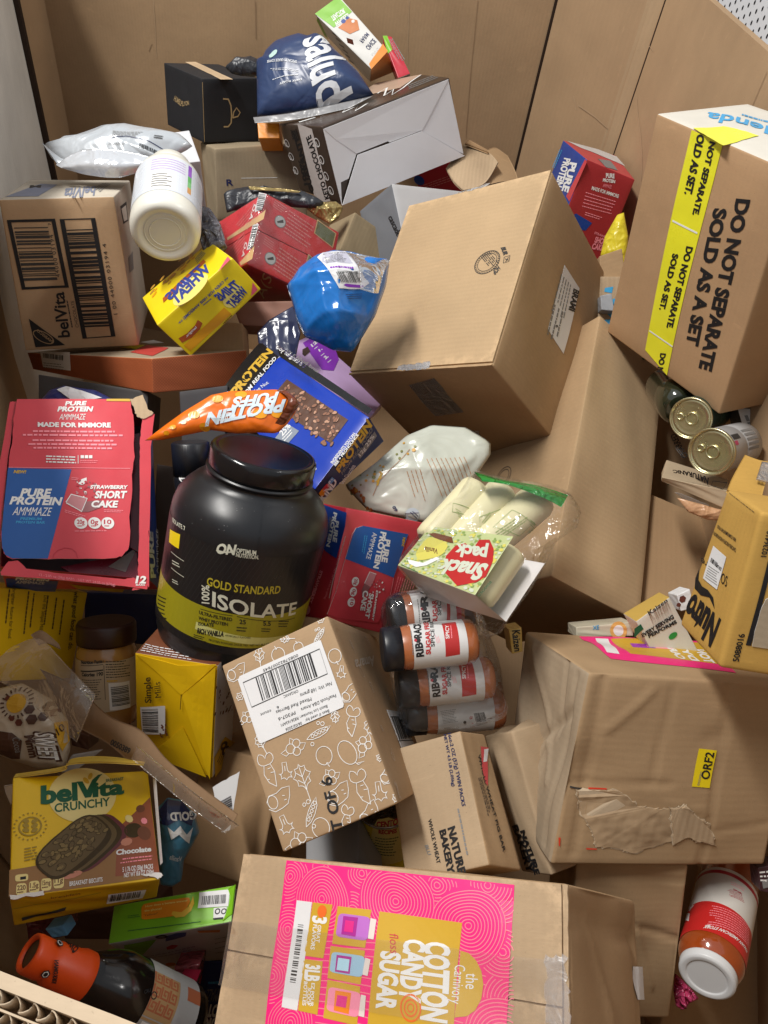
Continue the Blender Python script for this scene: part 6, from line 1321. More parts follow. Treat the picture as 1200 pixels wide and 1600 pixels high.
DOOD = {
 'carrot': [[(-0.12, 0.6), (-0.2, 0.1), (-0.12, -0.18), (0.12, -0.18), (0.2, 0.1), (0.1, 0.4), (-0.12, 0.6)], [(-0.18, 0.12), (-0.05, 0.1)], [(0.05, 0.3), (0.14, 0.28)], [(-0.1, -0.05), (0.02, -0.05)], scal([(0, -0.18), (-0.28, -0.3), (-0.2, -0.55), (0, -0.4), (0.2, -0.6), (0.28, -0.3), (0, -0.18)], 0.05, 3)],
 'pod': [[(-0.7, -0.1), (-0.4, -0.22), (0, -0.24), (0.4, -0.16), (0.7, 0.05), (0.4, 0.1), (0, 0.12), (-0.4, 0.05), (-0.7, -0.1)]] + [circ(-0.35 + 0.2 * i, -0.06 + 0.012 * i, 0.08, 0.08, 8) for i in range(5)] + [circ(-0.5, -0.42, 0.09, 0.09, 8), circ(0.35, 0.3, 0.1, 0.1, 8), circ(0.15, 0.42, 0.08, 0.08, 8)],
 'apple': [circ(0, 0, 0.42, 0.45, 20, 1.75, 7.7), [(-0.08, 0.44), (0, 0.36), (0.1, 0.44)], [(0.02, 0.38), (-0.05, 0.6)]],
 'broc': [scal([(-0.15, -0.05), (-0.45, 0.05), (-0.4, 0.4), (-0.05, 0.5), (0.3, 0.42), (0.42, 0.1), (0.15, -0.02)], 0.1, 5), [(-0.15, -0.05), (-0.12, -0.5), (0.15, -0.5), (0.15, -0.02)], [(0, 0), (0, -0.3)]],
 'berry': [circ(-0.15, 0.02, 0.24, 0.24), circ(0.25, 0.12, 0.2, 0.2), circ(0.1, -0.25, 0.2, 0.2), [(-0.35, 0.1), (-0.7, 0.05), (-0.5, -0.2), (-0.3, -0.15)], [(0.4, 0.05), (0.7, -0.1), (0.45, -0.3), (0.28, -0.3)], [(-0.1, 0.25), (0.05, 0.5), (0.2, 0.3)]],
 'leaf': [leafo, [(0, -0.75), (0, 0.5)], [(0, -0.1), (-0.2, 0.1)], [(0, -0.1), (0.2, 0.1)], [(0, 0.15), (-0.18, 0.35)], [(0, 0.15), (0.18, 0.35)]],
 'squash': [[(-0.55, 0.15), (-0.35, 0.35), (0, 0.3), (0.3, 0.38), (0.65, 0.3), (0.5, -0.05), (0.3, -0.3), (0, -0.35), (-0.35, -0.35), (-0.6, -0.1), (-0.55, 0.15)], circ(-0.3, 0.05, 0.22, 0.28, 14), [(0.2, 0.1), (0.3, 0.05)], [(0.2, -0.1), (0.32, -0.12)]],
 'mango': [circ(0, 0.05, 0.36, 0.52, 20), [(0.05, -0.46), (0.1, -0.62), (0.4, -0.66), (0.1, -0.55)]],
 'onion': [scal([(-0.3, 0.1), (-0.15, 0.4), (0.2, 0.35), (0.35, 0.0), (0.1, -0.2), (-0.25, -0.15), (-0.3, 0.1)], 0.06, 3), circ(0.0, 0.1, 0.12, 0.1, 8)]}
P = Print(f); DW = 0.00062
spots = [('pod', 535, 158, 30, 0.5), ('squash', 150, 335, 40, 0.1), ('leaf', 258, 262, 38, -0.2), ('apple', 345, 250, 36, 0), ('leaf', 385, 175, 26, 1.2), ('onion', 545, 90, 26, 0), ('apple', 440, 215, 26, 0), ('onion', 168, 450, 30, 0), ('berry', 195, 545, 30, 0.3), ('leaf', 265, 665, 34, 0.2), ('apple', 610, 255, 34, 3.1), ('broc', 640, 330, 26, 2.6),
         ('berry', 415, 685, 42, 0.1), ('pod', 533, 612, 42, 0.0), ('leaf', 610, 528, 30, 2.9), ('carrot', 690, 560, 52, 2.6), ('squash', 680, 432, 34, 0.4), ('apple', 560, 722, 42, 3.2), ('mango', 672, 712, 50, 0.25), ('berry', 745, 675, 38, 0.9), ('leaf', 770, 570, 38, 3.0), ('carrot', 300, 790, 62, 3.1), ('broc', 378, 795, 36, 2.9), ('leaf', 465, 840, 58, 0.0), ('berry', 585, 825, 36, 0.2),
         ('squash', 350, 930, 50, 0.1), ('pod', 497, 985, 44, 0.75), ('broc', 378, 1045, 38, 3.2), ('squash', 630, 905, 46, 0.2), ('carrot', 735, 870, 62, 3.1), ('broc', 818, 890, 38, 2.9), ('squash', 860, 810, 34, 0.6), ('apple', 545, 1060, 44, 3.2), ('berry', 440, 1130, 46, 0.1), ('carrot', 665, 1020, 46, 2.6), ('squash', 775, 1000, 44, 0.5), ('onion', 900, 925, 28, 0), ('onion', 825, 735, 26, 0.3), ('leaf', 300, 1130, 0.1, 0)]
for kd, x, y, s, a in spots:
    for st_ in DOOD[kd]: P.stroke(rot(st_, z(x, y), s / 3 * 0.68 / 1180 * 2.3, a, P), DW, WHT, 1, uvin=True)
P.build('white_drawings', bx.root, clip=(0.004, 0.004, 0.996, 0.996))
P = Print(f); P.T('SET OF 6', *zz((668, 1150), (592, 818), (620, 1160)), BLK, 2, 'b'); P.build('lettering', bx.root, clip=(0.0, 0.0, 1.0, 1.0))
bl_ = cutout('barcode_label', f, zz((165, 350), (535, 182), (545, 182), (653, 480), (650, 495), (265, 665), (255, 660), (157, 368)), LBL, bx.root, 0.0009, 0.0002)
P = Print(f, lift=0.0013)
P.stroke(zz((182, 380), (540, 222), (577, 338), (222, 495)), 0.0008, BLK, 1, closed=True); P.bars(z(240, 358), z(505, 240), z(272, 465), BLK, 1, 30, 5)
P.T('0085782200764S', *zz((438, 245), (275, 318), (440, 258)), BLK, 1, 'r'); P.T('ORGANIC', *zz((438, 412), (370, 440), (441, 424)), BLK, 1, 'r'); P.T('Net Wt: 168 grams', *zz((595, 375), (448, 432), (598, 392)), BLK, 1, 'r'); P.T('Mixed Red Berries', *zz((500, 448), (335, 512), (503, 464)), BLK, 1, 'r'); P.T('6', *zz((348, 488), (338, 492), (351, 500)), BLK, 1, 'r'); P.T('count', *zz((312, 505), (262, 525), (315, 518)), BLK, 1, 'r')
P.T('PetaFoods DBA Amara', *zz((615, 432), (452, 500), (618, 447)), BLK, 1, 'r'); P.T('PF307-6', *zz((425, 512), (345, 545), (428, 527)), BLK, 1, 'r'); P.T('Batch Lot Number: R826163AF1', *zz((575, 483), (358, 573), (578, 496)), BLK, 1, 'r'); P.T('Best if used by:', *zz((583, 505), (472, 552), (586, 518)), BLK, 1, 'r'); P.T('06/02/2026', *zz((455, 562), (380, 595), (458, 575)), BLK, 1, 'r'); P.build('lettering', bl_)
r_ = bx.f['R']; P = Print(r_); AW = ink('faint white print', (0.50, 0.42, 0.34, 1), 0.5)
for kd, x, y, s, a in (('leaf', 690, 210, 30, 0.3), ('apple', 735, 330, 30, 0), ('broc', 780, 400, 30, 0), ('carrot', 760, 180, 30, 1), ('berry', 860, 450, 30, 0), ('squash', 880, 720, 30, 0.5), ('leaf', 960, 820, 28, 0.3), ('onion', 830, 600, 28, 0), ('pod', 900, 880, 30, 1)):
    for st_ in DOOD[kd]: P.stroke(rot(st_, z(x, y), s / 3 * 0.72 / 1180 * 2.0, a, P), DW, AW, 1, uvin=True)
P.T('Amara', *zz((790, 255), (700, 275), (795, 300)), AW, 1, 'b'); P.build('white_drawings', bx.root, clip=(0.01, 0.01, 0.99, 0.99))
bl_ = sheet('barcode_label', r_, quv(r_, z(965, 800), z(1030, 788), z(915, 518), z(850, 508)), LBL, bx.root, 0.0002, 0.0006, 4, 6)
P = Print(r_, lift=0.001); P.bars(z(872, 545), z(935, 545), z(908, 650), BLK, 1, 16, 3); P.stroke(zz((868, 542), (938, 543)), 0.001, BLK, 1); P.stroke(zz((905, 655), (972, 652)), 0.001, BLK, 1); P.lines(*zz((930, 690), (985, 690), (970, 790)), GRY, 5, 1, 3, 0.35); P.build('lettering', bl_)

# grain-free cracker cartons
MIL = ink('mills yellow', (0.72, 0.45, 0.004, 1), 0.42, 0.45, 0.08, 0.12)
bx = Box('bar_carton', 'yellow bar carton with folded paper end flaps and sideways lettering, below the black tub', 'box', 'mills', {'*': MIL, 'R': LBL, 'T': BRN}, r=0.001, rough=0.0012)
z = Z(0, 980, 3.158); f = bx.f['F']; MB = ink('mills brown ink', (0.06, 0.03, 0.01, 1))
cutout('flap', f, zz((905, 328), (1068, 190), (1040, 745), (1020, 700), (905, 345)), ink('mills yellow light', (0.78, 0.50, 0.006, 1), 0.42), bx.root, 0.0012, 0.0008)
cutout('flap', f, zz((770, 600), (905, 490), (1020, 735), (840, 665)), _mats[('ink', 'mills yellow light')], bx.root, 0.001, 0.0008)
cutout('flap', f, zz((672, 130), (880, 185), (1068, 182), (905, 325), (895, 330)), _mats[('ink', 'mills yellow light')], bx.root, 0.0006, 0.0006)
P = Print(f, lift=0.0022); P.T('Simple', *zz((752, 368), (748, 240), (722, 368)), MB, 1, 'b'); P.T('Mills', *zz((802, 340), (796, 262), (772, 344)), MB, 1, 'r')
P.poly(zz((698, 388), (820, 382), (818, 520), (708, 523)), LBL, 1); P.bars(z(705, 400), z(712, 512), z(785, 396), BLK, 2, 20, 4); P.stroke(zz((900, 330), (895, 400)), 0.0008, MB, 1)
for k in range(14): P.disc(z(rr.uniform(795, 830), rr.uniform(450, 545)), 0.0012, BRN, 2, 7)
P.build('printed_design', bx.root)
P = Print(bx.f['R'])
for k in range(22): P.disc(z(rr.uniform(1055, 1150), rr.uniform(290, 440)), rr.uniform(0.0008, 0.0026), HEX, 1, 6)
P.poly(zz((1055, 640), (1110, 540), (1160, 570), (1150, 620), (1060, 740)), MIL, 1); P.T('8', *zz((1100, 630), (1135, 575), (1085, 600)) if False else zz((1098, 640), (1132, 600), (1082, 590)), MB, 2, 'b'); P.lines(*zz((1065, 660), (1090, 600), (1085, 680)), MB, 3, 2, 2, 0.3); P.build('printed_design', bx.root)
P = Print(bx.f['T']); P.lines(*zz((690, 120), (960, 170), (720, 80)), LBL, 4, 1, 3, 0.3); P.build('printed_design', bx.root)
bx = Box('bar_carton', 'yellow carton printed with sideways rows of small text, at the left edge', 'box', 'millsb', {'*': MIL}, r=0.001, rough=0.0006)
z = Z(0, 880, 3); P = Print(bx.f['F'])
P.T('what good food can do.', *zz((322, 415), (345, 130), (340, 416)) if False else zz((348, 130), (318, 405), (368, 133)), MB, 1, 'b'); P.T('a brighter future for food.', *zz((60, 100), (36, 355), (76, 102)), MB, 1, 'r')
for k, x in enumerate((15, 105, 130, 195, 235, 270)): P.lines(*zz((x + 22, 120 + 10 * k), (x - 2, 330 + 10 * (k % 3)), (x + 36, 122 + 10 * k)), MB, 1, 1, 20 + k, 0.45, 0.25, 0.07)
P.T('Live the Simple Mills', *zz((205, 150), (182, 320), (222, 152)), MB, 1, 'r'); P.build('lettering', bx.root)

# chocolate breakfast biscuit box
bx = Box('biscuit_box', 'worn yellow chocolate breakfast biscuit box with open top, lower left', 'box', 'crunchy', {'*': YEL, 'B': ink('ochre carton', (0.60, 0.36, 0.006, 1), 0.36)}, r=0.0012, rough=0.001, bulge=0.001)
z = Z(0, 1190, 4.444); f = bx.f['F']; P = Print(f); LYL = ink('glow yellow', (0.80, 0.66, 0.26, 1), 0.4); CHB2 = ink('cocoa red', (0.28, 0.075, 0.03, 1), 0.4); CHB3 = ink('cocoa tan', (0.30, 0.15, 0.045, 1), 0.4)
P.disc(z(575, 230), 0.0305, LYL, 0, 40)
P.poly(zz((65, 755), (300, 715), (820, 470), (1040, 250), (1105, 760), (1110, 800), (620, 870), (60, 945)), CHB3, 0); P.poly(zz((815, 465), (1042, 255), (1105, 770), (800, 800)), CHB2, 1)
P.T('bel', *zz((283, 295), (540, 266), (283, 178)), DGN, 2, 'k'); P.T('ita', *zz((640, 246), (862, 222), (640, 150)), DGN, 2, 'k')
P.poly(zz((532, 142), (572, 140), (605, 200), (640, 130), (680, 95), (712, 88), (690, 110), (665, 150), (632, 250), (590, 255)), DGN, 2); P.disc(z(597, 135), 0.0022, GLD, 3, 12, ry=0.0042, rot=0.5); P.disc(z(626, 105), 0.0020, GLD, 3, 12, ry=0.0042, rot=-0.3)
P.T('CRUNCHY', *zz((378, 355), (765, 308), (378, 298)), DGN, 2, 'b'); P.T('BREAKFAST', *zz((735, 145), (858, 130), (735, 125)), DGN, 2, 'b')
CO1 = ink('cookie dark', (0.055, 0.034, 0.010, 1), 0.5, 0.3, 0.25, 0.2, scale=120); CO2 = ink('cookie mid', (0.115, 0.072, 0.02, 1), 0.5); CO3 = ink('cookie light', (0.20, 0.135, 0.042, 1), 0.5); CO4 = ink('cookie plum', (0.12, 0.02, 0.025, 1))
def blob(c, rx, ry, ro_, m_, ly, n=22):
    u, v = P.uv(c); P.puv([(u + (rx * math.cos(t) * math.cos(ro_) - ry * math.sin(t) * math.sin(ro_)) / P.su, v + (rx * math.cos(t) * math.sin(ro_) + ry * math.sin(t) * math.cos(ro_)) / P.sv) for t in [i * 6.28319 / n for i in range(n)]], m_, ly)
def sq(c, rx, ry, ro_, m_, ly, n=32, e=0.62):   # rounded-rectangle biscuit
    u, v = P.uv(c); pts = []
    for i in range(n):
        t = i * 6.28319 / n; X = rx * math.copysign(abs(math.cos(t)) ** e, math.cos(t)); Y = ry * math.copysign(abs(math.sin(t)) ** e, math.sin(t)); pts.append((u + (X * math.cos(ro_) - Y * math.sin(ro_)) / P.su, v + (X * math.sin(ro_) + Y * math.cos(ro_)) / P.sv))
    P.puv(pts, m_, ly)
for k in range(4): sq(z(650 - 38 * k, 560 + 6 * k), 0.031, 0.0195, 0.68, (CO4, CO1, CO2, CO1)[k], 2 + k * 0.5)
sq(z(512, 590), 0.0345, 0.0185, 0.72, CO1, 5); sq(z(508, 587), 0.0325, 0.0165, 0.72, CO2, 6)
for k in range(80):
    a, b_ = rr.uniform(-0.92, 0.92), rr.uniform(-0.9, 0.9); x = a * 0.0315; y = b_ * 0.0158 * (1 - 0.3 * abs(a) ** 3); u, v = P.uv(z(508, 587)); X = x * math.cos(0.72) - y * math.sin(0.72); Y = x * math.sin(0.72) + y * math.cos(0.72)
    ro_ = rr.uniform(-0.3, 1.4); s_ = rr.uniform(0.0018, 0.0036)
    for m_, q_, ly in ((CO1, 1.25, 7), ((CO3, CO2)[k % 3 == 0], 0.95, 8)):
        P.puv([(u + (X + s_ * q_ * (math.cos(t) * math.cos(ro_) - 0.55 * math.sin(t) * math.sin(ro_))) / P.su, v + (Y + s_ * q_ * (math.cos(t) * math.sin(ro_) + 0.55 * math.sin(t) * math.cos(ro_))) / P.sv) for t in [i * 0.7854 for i in range(8)]], m_, ly + (k % 5) * 0.2)
blob(z(975, 330), 0.0042, 0.004, 0.5, BRN, 2); blob(z(925, 480), 0.0085, 0.0078, 0.3, CO1, 2); blob(z(1000, 500), 0.006, 0.0075, 0.3, BRN, 2); blob(z(895, 400), 0.0035, 0.0045, 0.5, LYL, 3, 9); blob(z(1000, 415), 0.003, 0.0036, 0.3, PNK, 3, 7); blob(z(878, 560), 0.0055, 0.004, 0.3, ink('nut pink', (0.55, 0.22, 0.14, 1)), 3, 9); blob(z(905, 400), 0.002, 0.003, 0, LYL, 4, 6)
blob(z(500, 790), 0.009, 0.003, 0.2, ink('nut pink', None) if False else _mats[('ink', 'nut pink')], 3, 9)
OLV = ink('olive line', (0.36, 0.24, 0.02, 1)); P.disc(z(210, 452), 0.0098, OLV, 2, inner=0.86)
for k in range(6): blob(z(180 + 60 * (k % 2), 415 + 32 * (k // 2)), 0.003, 0.0022, (0.6 if k % 2 else -0.6), OLV, 2, 10)
for a in range(22):
    t = a / 22 * 6.283; u, v = P.uv(z(210, 452)); P.stroke([(u + 0.0125 * math.cos(t) / P.su, v + 0.0125 * math.sin(t) / P.sv), (u + 0.0142 * math.cos(t) / P.su, v + 0.0142 * math.sin(t) / P.sv)], 0.0012, OLV, 2, uvin=True)
P.lines(*zz((170, 600), (255, 585), (170, 700)), OLV, 5, 2, 3, 0.5, 0.0, 0.5)
P.T('Chocolate', *zz((805, 652), (1050, 625), (805, 618)), WHT, 3, 'k'); P.lines(*zz((850, 672), (1055, 650), (850, 690)), PNK, 1, 3, 2, 0.5, 0.0); P.lines(*zz((835, 700), (1058, 672), (835, 715)), PNK, 1, 3, 4, 0.5, 0.0)
P.T('5 1.76 OZ (50g) PACKS', *zz((850, 770), (1062, 745), (850, 738)), WHT, 3, 'b'); P.T('NET WT 8.8 OZ (250g)', *zz((860, 808), (1066, 780), (860, 778)), WHT, 3, 'b'); P.T('BREAKFAST BISCUITS', *zz((482, 868), (712, 835), (482, 838)), WHT, 3, 'b')
for k, x in enumerate((148, 237, 320, 407)):
    y = 890 - 17 * k; P.rrect(zz((x - 36, y - 38), (x + 36, y - 45), (x + 36, y + 40), (x - 36, y + 48)), LYL, 3, 0.3); P.T(('220', '1.5g', '15mg', '11g')[k], *zz((x - 30, y + 8), (x + 30, y + 2), (x - 30, y - 24)), BRN, 4, 'b'); P.lines(*zz((x - 30, y + 30), (x + 30, y + 22), (x - 30, y + 18)), BRN, 1, 4, 2, 0.7)
P.rrect(zz((105, 790), (195, 780), (195, 830), (105, 838)), LYL, 3, 0.3); P.poly(zz((140, 805), (180, 800), (180, 820), (140, 825)), BLK, 4); P.build('printed_design', bx.root)
for q, sd in ((((60, 940), (300, 905), (300, 935), (180, 945), (70, 968)), 2), (((990, 795), (1105, 775), (1130, 800), (1095, 820), (1040, 808)), 3), (((975, 50), (1020, 25), (1030, 45), (985, 62)), 4)):
    cutout('worn_corner', f, zz(*q), PAPER, bx.root, 0.0014, 0.0006, 0.006, 4, sd)
P = Print(bx.f['B']); P.poly(zz((752, 920), (1015, 885), (990, 945), (740, 985)), LBL, 1); P.bars(z(770, 922), z(985, 895), z(760, 970), BLK, 2, 26, 7); P.poly(zz((150, 1080), (460, 1005), (452, 1030), (155, 1102)), DGR, 1); P.T('breakfast', *zz((355, 950), (560, 918), (355, 935)), BRN, 1, 'r'); P.stroke(zz((85, 1020), (700, 905)), 0.0008, OLV, 1); P.build('printed_design', bx.root)
P = Print(bx.f['R']); P.poly(zz((1055, 95), (1078, 100), (1125, 700), (1108, 720)), LBL, 1); P.lines(*zz((1060, 110), (1112, 700), (1076, 110)), DGN, 1, 2, 3, 0.8, 0.0, 0.04); P.build('printed_design', bx.root)
# opened top flaps
pts = [[at(z(92, 112), 0.722), at(z(430, 62), 0.722), at(z(475, 20), 0.726), at(z(690, 5), 0.726), at(z(1000, 20), 0.722)], [at(z(110, 85), 0.742), at(z(430, 35), 0.742), at(z(500, -20), 0.748), at(z(700, -38), 0.748), at(z(1010, -8), 0.742)]]
patch('flap', pts, 24, 4, ink('yellow flap', (0.66, 0.44, 0.06, 1), 0.5), bx.root, 0.0008, wob=0.0006)
pts = [[at(z(28, 170), 0.735), at(z(90, 160), 0.732)], [at(z(40, 220), 0.738), at(z(85, 230), 0.734)], [at(z(75, 300), 0.738), at(z(80, 290), 0.734)]]
patch('torn_flap', pts, 5, 8, PAPER, bx.root, 0.0008, wob=0.001)

# green banana pouch carton
bx = Box('pouch_carton', 'green and white banana baby food carton under the yellow biscuit box', 'box', 'banana', {'*': FW_, 'F': GRN, 'B': ink('white carton dull', (0.62, 0.60, 0.60, 1), 0.4)}, r=0.001, rough=0.001)
z = Z(200, 1380, 6.667); P = Print(bx.f['F'])
P.rrect(zz((140, 260), (170, 215), (640, 145), (650, 200), (600, 300), (480, 345), (140, 385)), ORG, 1, 0.2); P.poly(zz((680, 135), (693, 215), (660, 290), (590, 350), (500, 362), (455, 325), (470, 295), (560, 305), (630, 250), (665, 180)), ink('banana yellow', (0.80, 0.52, 0.04, 1)), 2)
P.T('How does a banana answer', *zz((185, 255), (625, 190), (183, 235)), PYL, 2, 'b'); P.T('the phone?', *zz((175, 300), (355, 275), (173, 280)), PYL, 2, 'b'); P.T("'Yellow!'", *zz((165, 348), (315, 325), (165, 330)), BRN, 2, 'r'); P.lines(*zz((0, 372), (135, 355), (0, 335)), DGN, 2, 1, 3, 0.3)
P.poly(zz((745, 98), (1062, 68), (1045, 242), (728, 262)), LBL, 1); P.bars(z(775, 138), z(1030, 118), z(765, 230), BLK, 2, 26, 3); P.poly(zz((895, 262), (1032, 248), (1015, 365), (890, 378)), LBL, 1)
for x in (935, 1000): P.disc(z(x, 295), 0.0028, BLK, 2, 12, inner=0.6)
P.poly(zz((890, 365), (1000, 355), (985, 378), (888, 382)), BLK, 2); P.stroke(zz((0, 500), (760, 402)), 0.0006, DGN, 1); P.build('printed_design', bx.root)
P = Print(bx.f['B']); P.poly(zz((-40, 640), (300, 580), (230, 660), (110, 780), (20, 790), (-30, 720)), GRN, 0)
P.disc(z(350, 552), 0.0058, BLK, 2); P.disc(z(350, 552), 0.0034, GRY, 3); P.poly(zz((400, 545), (500, 515), (610, 505), (600, 545), (480, 580), (390, 600)), ink('tractor blue', (0.05, 0.08, 0.25, 1)), 1); P.poly(zz((400, 660), (460, 635), (525, 640), (480, 675), (410, 685)), RED, 1)
for x, y in ((745, 772), (597, 808), (445, 840), (300, 862)): P.disc(z(x, y), 0.0052, ORG, 1)
P.poly(zz((720, 490), (960, 480), (955, 505), (740, 510)), CAR, 1); P.lines(*zz((170, 750), (740, 625), (180, 790)), ink('print mauve', (0.35, 0.28, 0.34, 1)), 2, 1, 3, 0.25); P.lines(*zz((900, 555), (1060, 520), (915, 740)), GRY, 4, 1, 3, 0.12); P.build('printed_design', bx.root)
pts = [[at(z(830, 80), 0.700), at(z(1110, 15), 0.695)], [at(z(870, 40), 0.704), at(z(1115, 10), 0.70)]]
pts = [[at(z(1040, 60), 0.693), at(z(1118, 12), 0.69)], [at(z(1060, 180), 0.686), at(z(1100, 150), 0.684)], [at(z(985, 395), 0.676), at(z(1085, 320), 0.675)]]
patch('end_flap', pts, 6, 10, GRN, bx.root, 0.0007, wob=0.0006)

# low cartons in the gaps
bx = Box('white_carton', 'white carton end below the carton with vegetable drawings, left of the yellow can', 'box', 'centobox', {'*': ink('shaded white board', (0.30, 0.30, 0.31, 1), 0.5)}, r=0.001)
z = Z(860, 600, 3.48)
bx = Box('snack_carton', 'tan snack carton with upside-down lettering below the gold can lids', 'box', 'naturanic', {'*': kraft('kraft tan', (0.48, 0.36, 0.24, 1), 'x', 0.05)}, r=0.001)
P = Print(bx.f['F']); P.T('NATURANIC', *zz((862, 510), (665, 465), (858, 545)), BLK, 1, 'k'); P.stroke(zz((885, 525), (960, 535), (940, 570), (875, 550)), 0.001, BLK, 1, closed=True); P.build('lettering', bx.root)
P = Print(bx.f['T']); P.T('CHARRED', *zz((750, 395), (680, 270), (720, 410)), DGR, 1, 'b'); P.lines(*zz((735, 400), (690, 340), (715, 405)), GRY, 2, 1, 3, 0.3); P.build('lettering', bx.root)
P = Print(bx.f['B']); P.poly(zz((610, 500), (650, 500), (735, 535), (640, 545)), DGN, 1); P.build('printed_design', bx.root)
# torn label on the left kraft carton

# ------------------------------------------------------------------ jars, bottles and cans
def ring_mesh(name, c, nx, ny, nz, R1, R2, r, mat, parent, n=28, m=8):
    vs = []; fs = []
    for i in range(n):
        a = 2 * math.pi * i / n; p = c + nx * (R1 * math.cos(a)) + ny * (R2 * math.sin(a)); d = (nx * math.cos(a) + ny * math.sin(a))
        for j in range(m):
            b = 2 * math.pi * j / m; vs.append(p + d * (r * math.cos(b)) + nz * (r * math.sin(b)))
    for i in range(n):
        for j in range(m): fs.append((i * m + j, ((i + 1) % n) * m + j, ((i + 1) % n) * m + (j + 1) % m, i * m + (j + 1) % m))
    return mesh_obj(name, vs, fs, [mat], None, parent, smooth=True)

def aim_axis(px, d, img, deg, L):
    """axis starting at a pixel, running img-wards in the picture and away from the viewer, deg off the line of sight"""
    a = at(px, d); r = ray(px).normalized(); e = ray((px[0] + img[0] * 0.1, px[1] + img[1] * 0.1)).normalized() - r; e = (e - r * e.dot(r)).normalized()
    t = math.radians(deg); return a, a + (r * math.cos(t) + e * math.sin(t)) * L

# black protein tub
TBK = ink('black tub plastic', (0.010, 0.011, 0.014, 1), 0.33, 0.5, 0.2, 0.02); TLB = ink('black tub label', (0.011, 0.011, 0.013, 1), 0.30, 0.5, 0.2, 0.04); LIM = ink('lime band', (0.30, 0.27, 0.012, 1), 0.32, 0.5, 0.08, 0.04)
LIM2 = ink('pale lime', (0.55, 0.55, 0.20, 1), 0.35); GDT = ink('gold text', (0.46, 0.38, 0.03, 1), 0.35); LID = ink('gloss black lid', (0.007, 0.007, 0.009, 1), 0.16, 0.5, 0.2, 0.02)
a_, b_ = at((352, 998), 0.872), at((414, 704), 0.79); L_ = (b_ - a_).length
R_ = 0.0845
prof = [(0.056, 0.0), (0.070, 0.003), (0.077, 0.010), (0.0795, 0.018), (0.0798, 0.026)] + [(R_ * 0.975, 0.030), (R_, L_ * 0.66), (0.0838, L_ * 0.70), (0.081, L_ * 0.745), (0.0755, L_ * 0.785), (0.068, L_ * 0.82), (0.061, L_ * 0.845), (0.055, L_ * 0.862), (0.0545, L_ * 0.885), (0.057, L_ * 0.888), (0.057, L_ * 0.897), (0.053, L_ * 0.90), (0.05, L_ * 0.93)]
lt = Lathe(a_, b_, prof)
tub = thing('protein_tub', 'big black protein powder tub with olive band and glossy black lid', 'tub', lt.frame())
lt.mesh('body', TBK, tub, n=96)
lt.mesh('lid', LID, tub, [(0.050, L_ * 0.905), (0.0545, L_ * 0.905), (0.0555, L_ * 0.915), (0.0555, L_ * 0.983), (0.054, L_ * 0.995), (0.051, L_ * 1.0), (0.048, L_ * 0.994), (0.0475, L_ * 0.994), (0.044, L_ * 0.994), (0.001, L_ * 0.994)], n=180, flutes=90, flute_d=0.0004)
lt.setrange(0.034, L_ * 0.655); lt.gv = [i / 10 for i in range(1, 10)]
P = Print(lt, lift=0.0004); z = Z(220, 580, 3)
P.puv([(0.12, 0.0), (0.88, 0.0), (0.88, 1.0), (0.12, 1.0)], TLB, 0)
vt = lt.uv(z(420, 1135))[1]; vb = lt.uv(z(400, 1290))[1]; vs_ = lt.uv(z(330, 1210))[1]
P.puv([(0.12, vb), (0.88, vb), (0.88, vt), (0.12, vt)], LIM, 1)
HL = ink('fine grey line', (0.030, 0.030, 0.033, 1), 0.3)
for k in range(70):
    u0 = 0.16 + k * 0.0098; P.stroke([(u0, vt + 0.02), (u0 + 0.05, 0.985)], 0.0004, HL, 1, uvin=True)
u1, v1 = lt.uv(z(262, 1195)); u2, v2 = lt.uv(z(700, 1238)); P.puv([(u1 - 0.002, v1 - 0.028), (u2, v2 - 0.045), (u2, v2 + 0.03), (u1 - 0.002, v1 + 0.045)], LIM2, 2)
P.T('RICH VANILLA', *zz((265, 1225), (388, 1242), (268, 1203)), BLK, 3, 'k'); P.T('ARTIFICIALLY FLAVORED', *zz((396, 1240), (514, 1252), (396, 1232)), BLK, 3, 'r')
WTU = ink('off white tub text', (0.62, 0.63, 0.52, 1), 0.4)
P.T('ISOLATE', *zz((335, 1098), (722, 1136), (337, 1032)), WTU, 3, 'b'); P.T('GOLD STANDARD', *zz((310, 1000), (650, 1038), (314, 964)), GDT, 3, 'b'); P.T('100%', *zz((322, 1090), (322, 1003), (288, 1086)), WTU, 3, 'b')
P.T('ON', *zz((352, 850), (440, 858), (362, 808)), WTU, 3, 'k'); P.stroke(zz((355, 838), (395, 848), (440, 845)), 0.0016, WTU, 3); P.T('OPTIMUM', *zz((448, 848), (540, 860), (450, 828)), WTU, 3, 'b'); P.T('NUTRITION.', *zz((446, 868), (552, 880), (448, 850)), WTU, 3, 'b')
for k, s in enumerate(('ULTRA-FILTERED', 'WHEY PROTEIN', 'ISOLATE')): P.T(s, *zz((274 - 2 * k, 1135 + 27 * k), ((428, 408, 342)[k], (1170, 1192, 1196)[k]), (275 - 2 * k, 1120 + 27 * k)), BLK, 3, 'b')
P.T('25', *zz((462, 1182), (492, 1185), (462, 1162)), BLK, 3, 'b'); P.T('5.5', *zz((572, 1190), (608, 1192), (572, 1170)), BLK, 3, 'b'); P.lines(*zz((450, 1192), (500, 1196), (448, 1220)), BLK, 2, 3, 3, 0.4); P.lines(*zz((565, 1200), (610, 1202), (563, 1222)), BLK, 2, 3, 3, 0.4); P.lines(*zz((645, 1165), (695, 1165), (643, 1200)), BLK, 3, 3, 3, 0.4)
P.stroke(zz((280, 1112), (430, 1145)), 0.0006, BLK, 3); P.stroke(zz((450, 1148), (720, 1155)), 0.0006, BLK, 3)
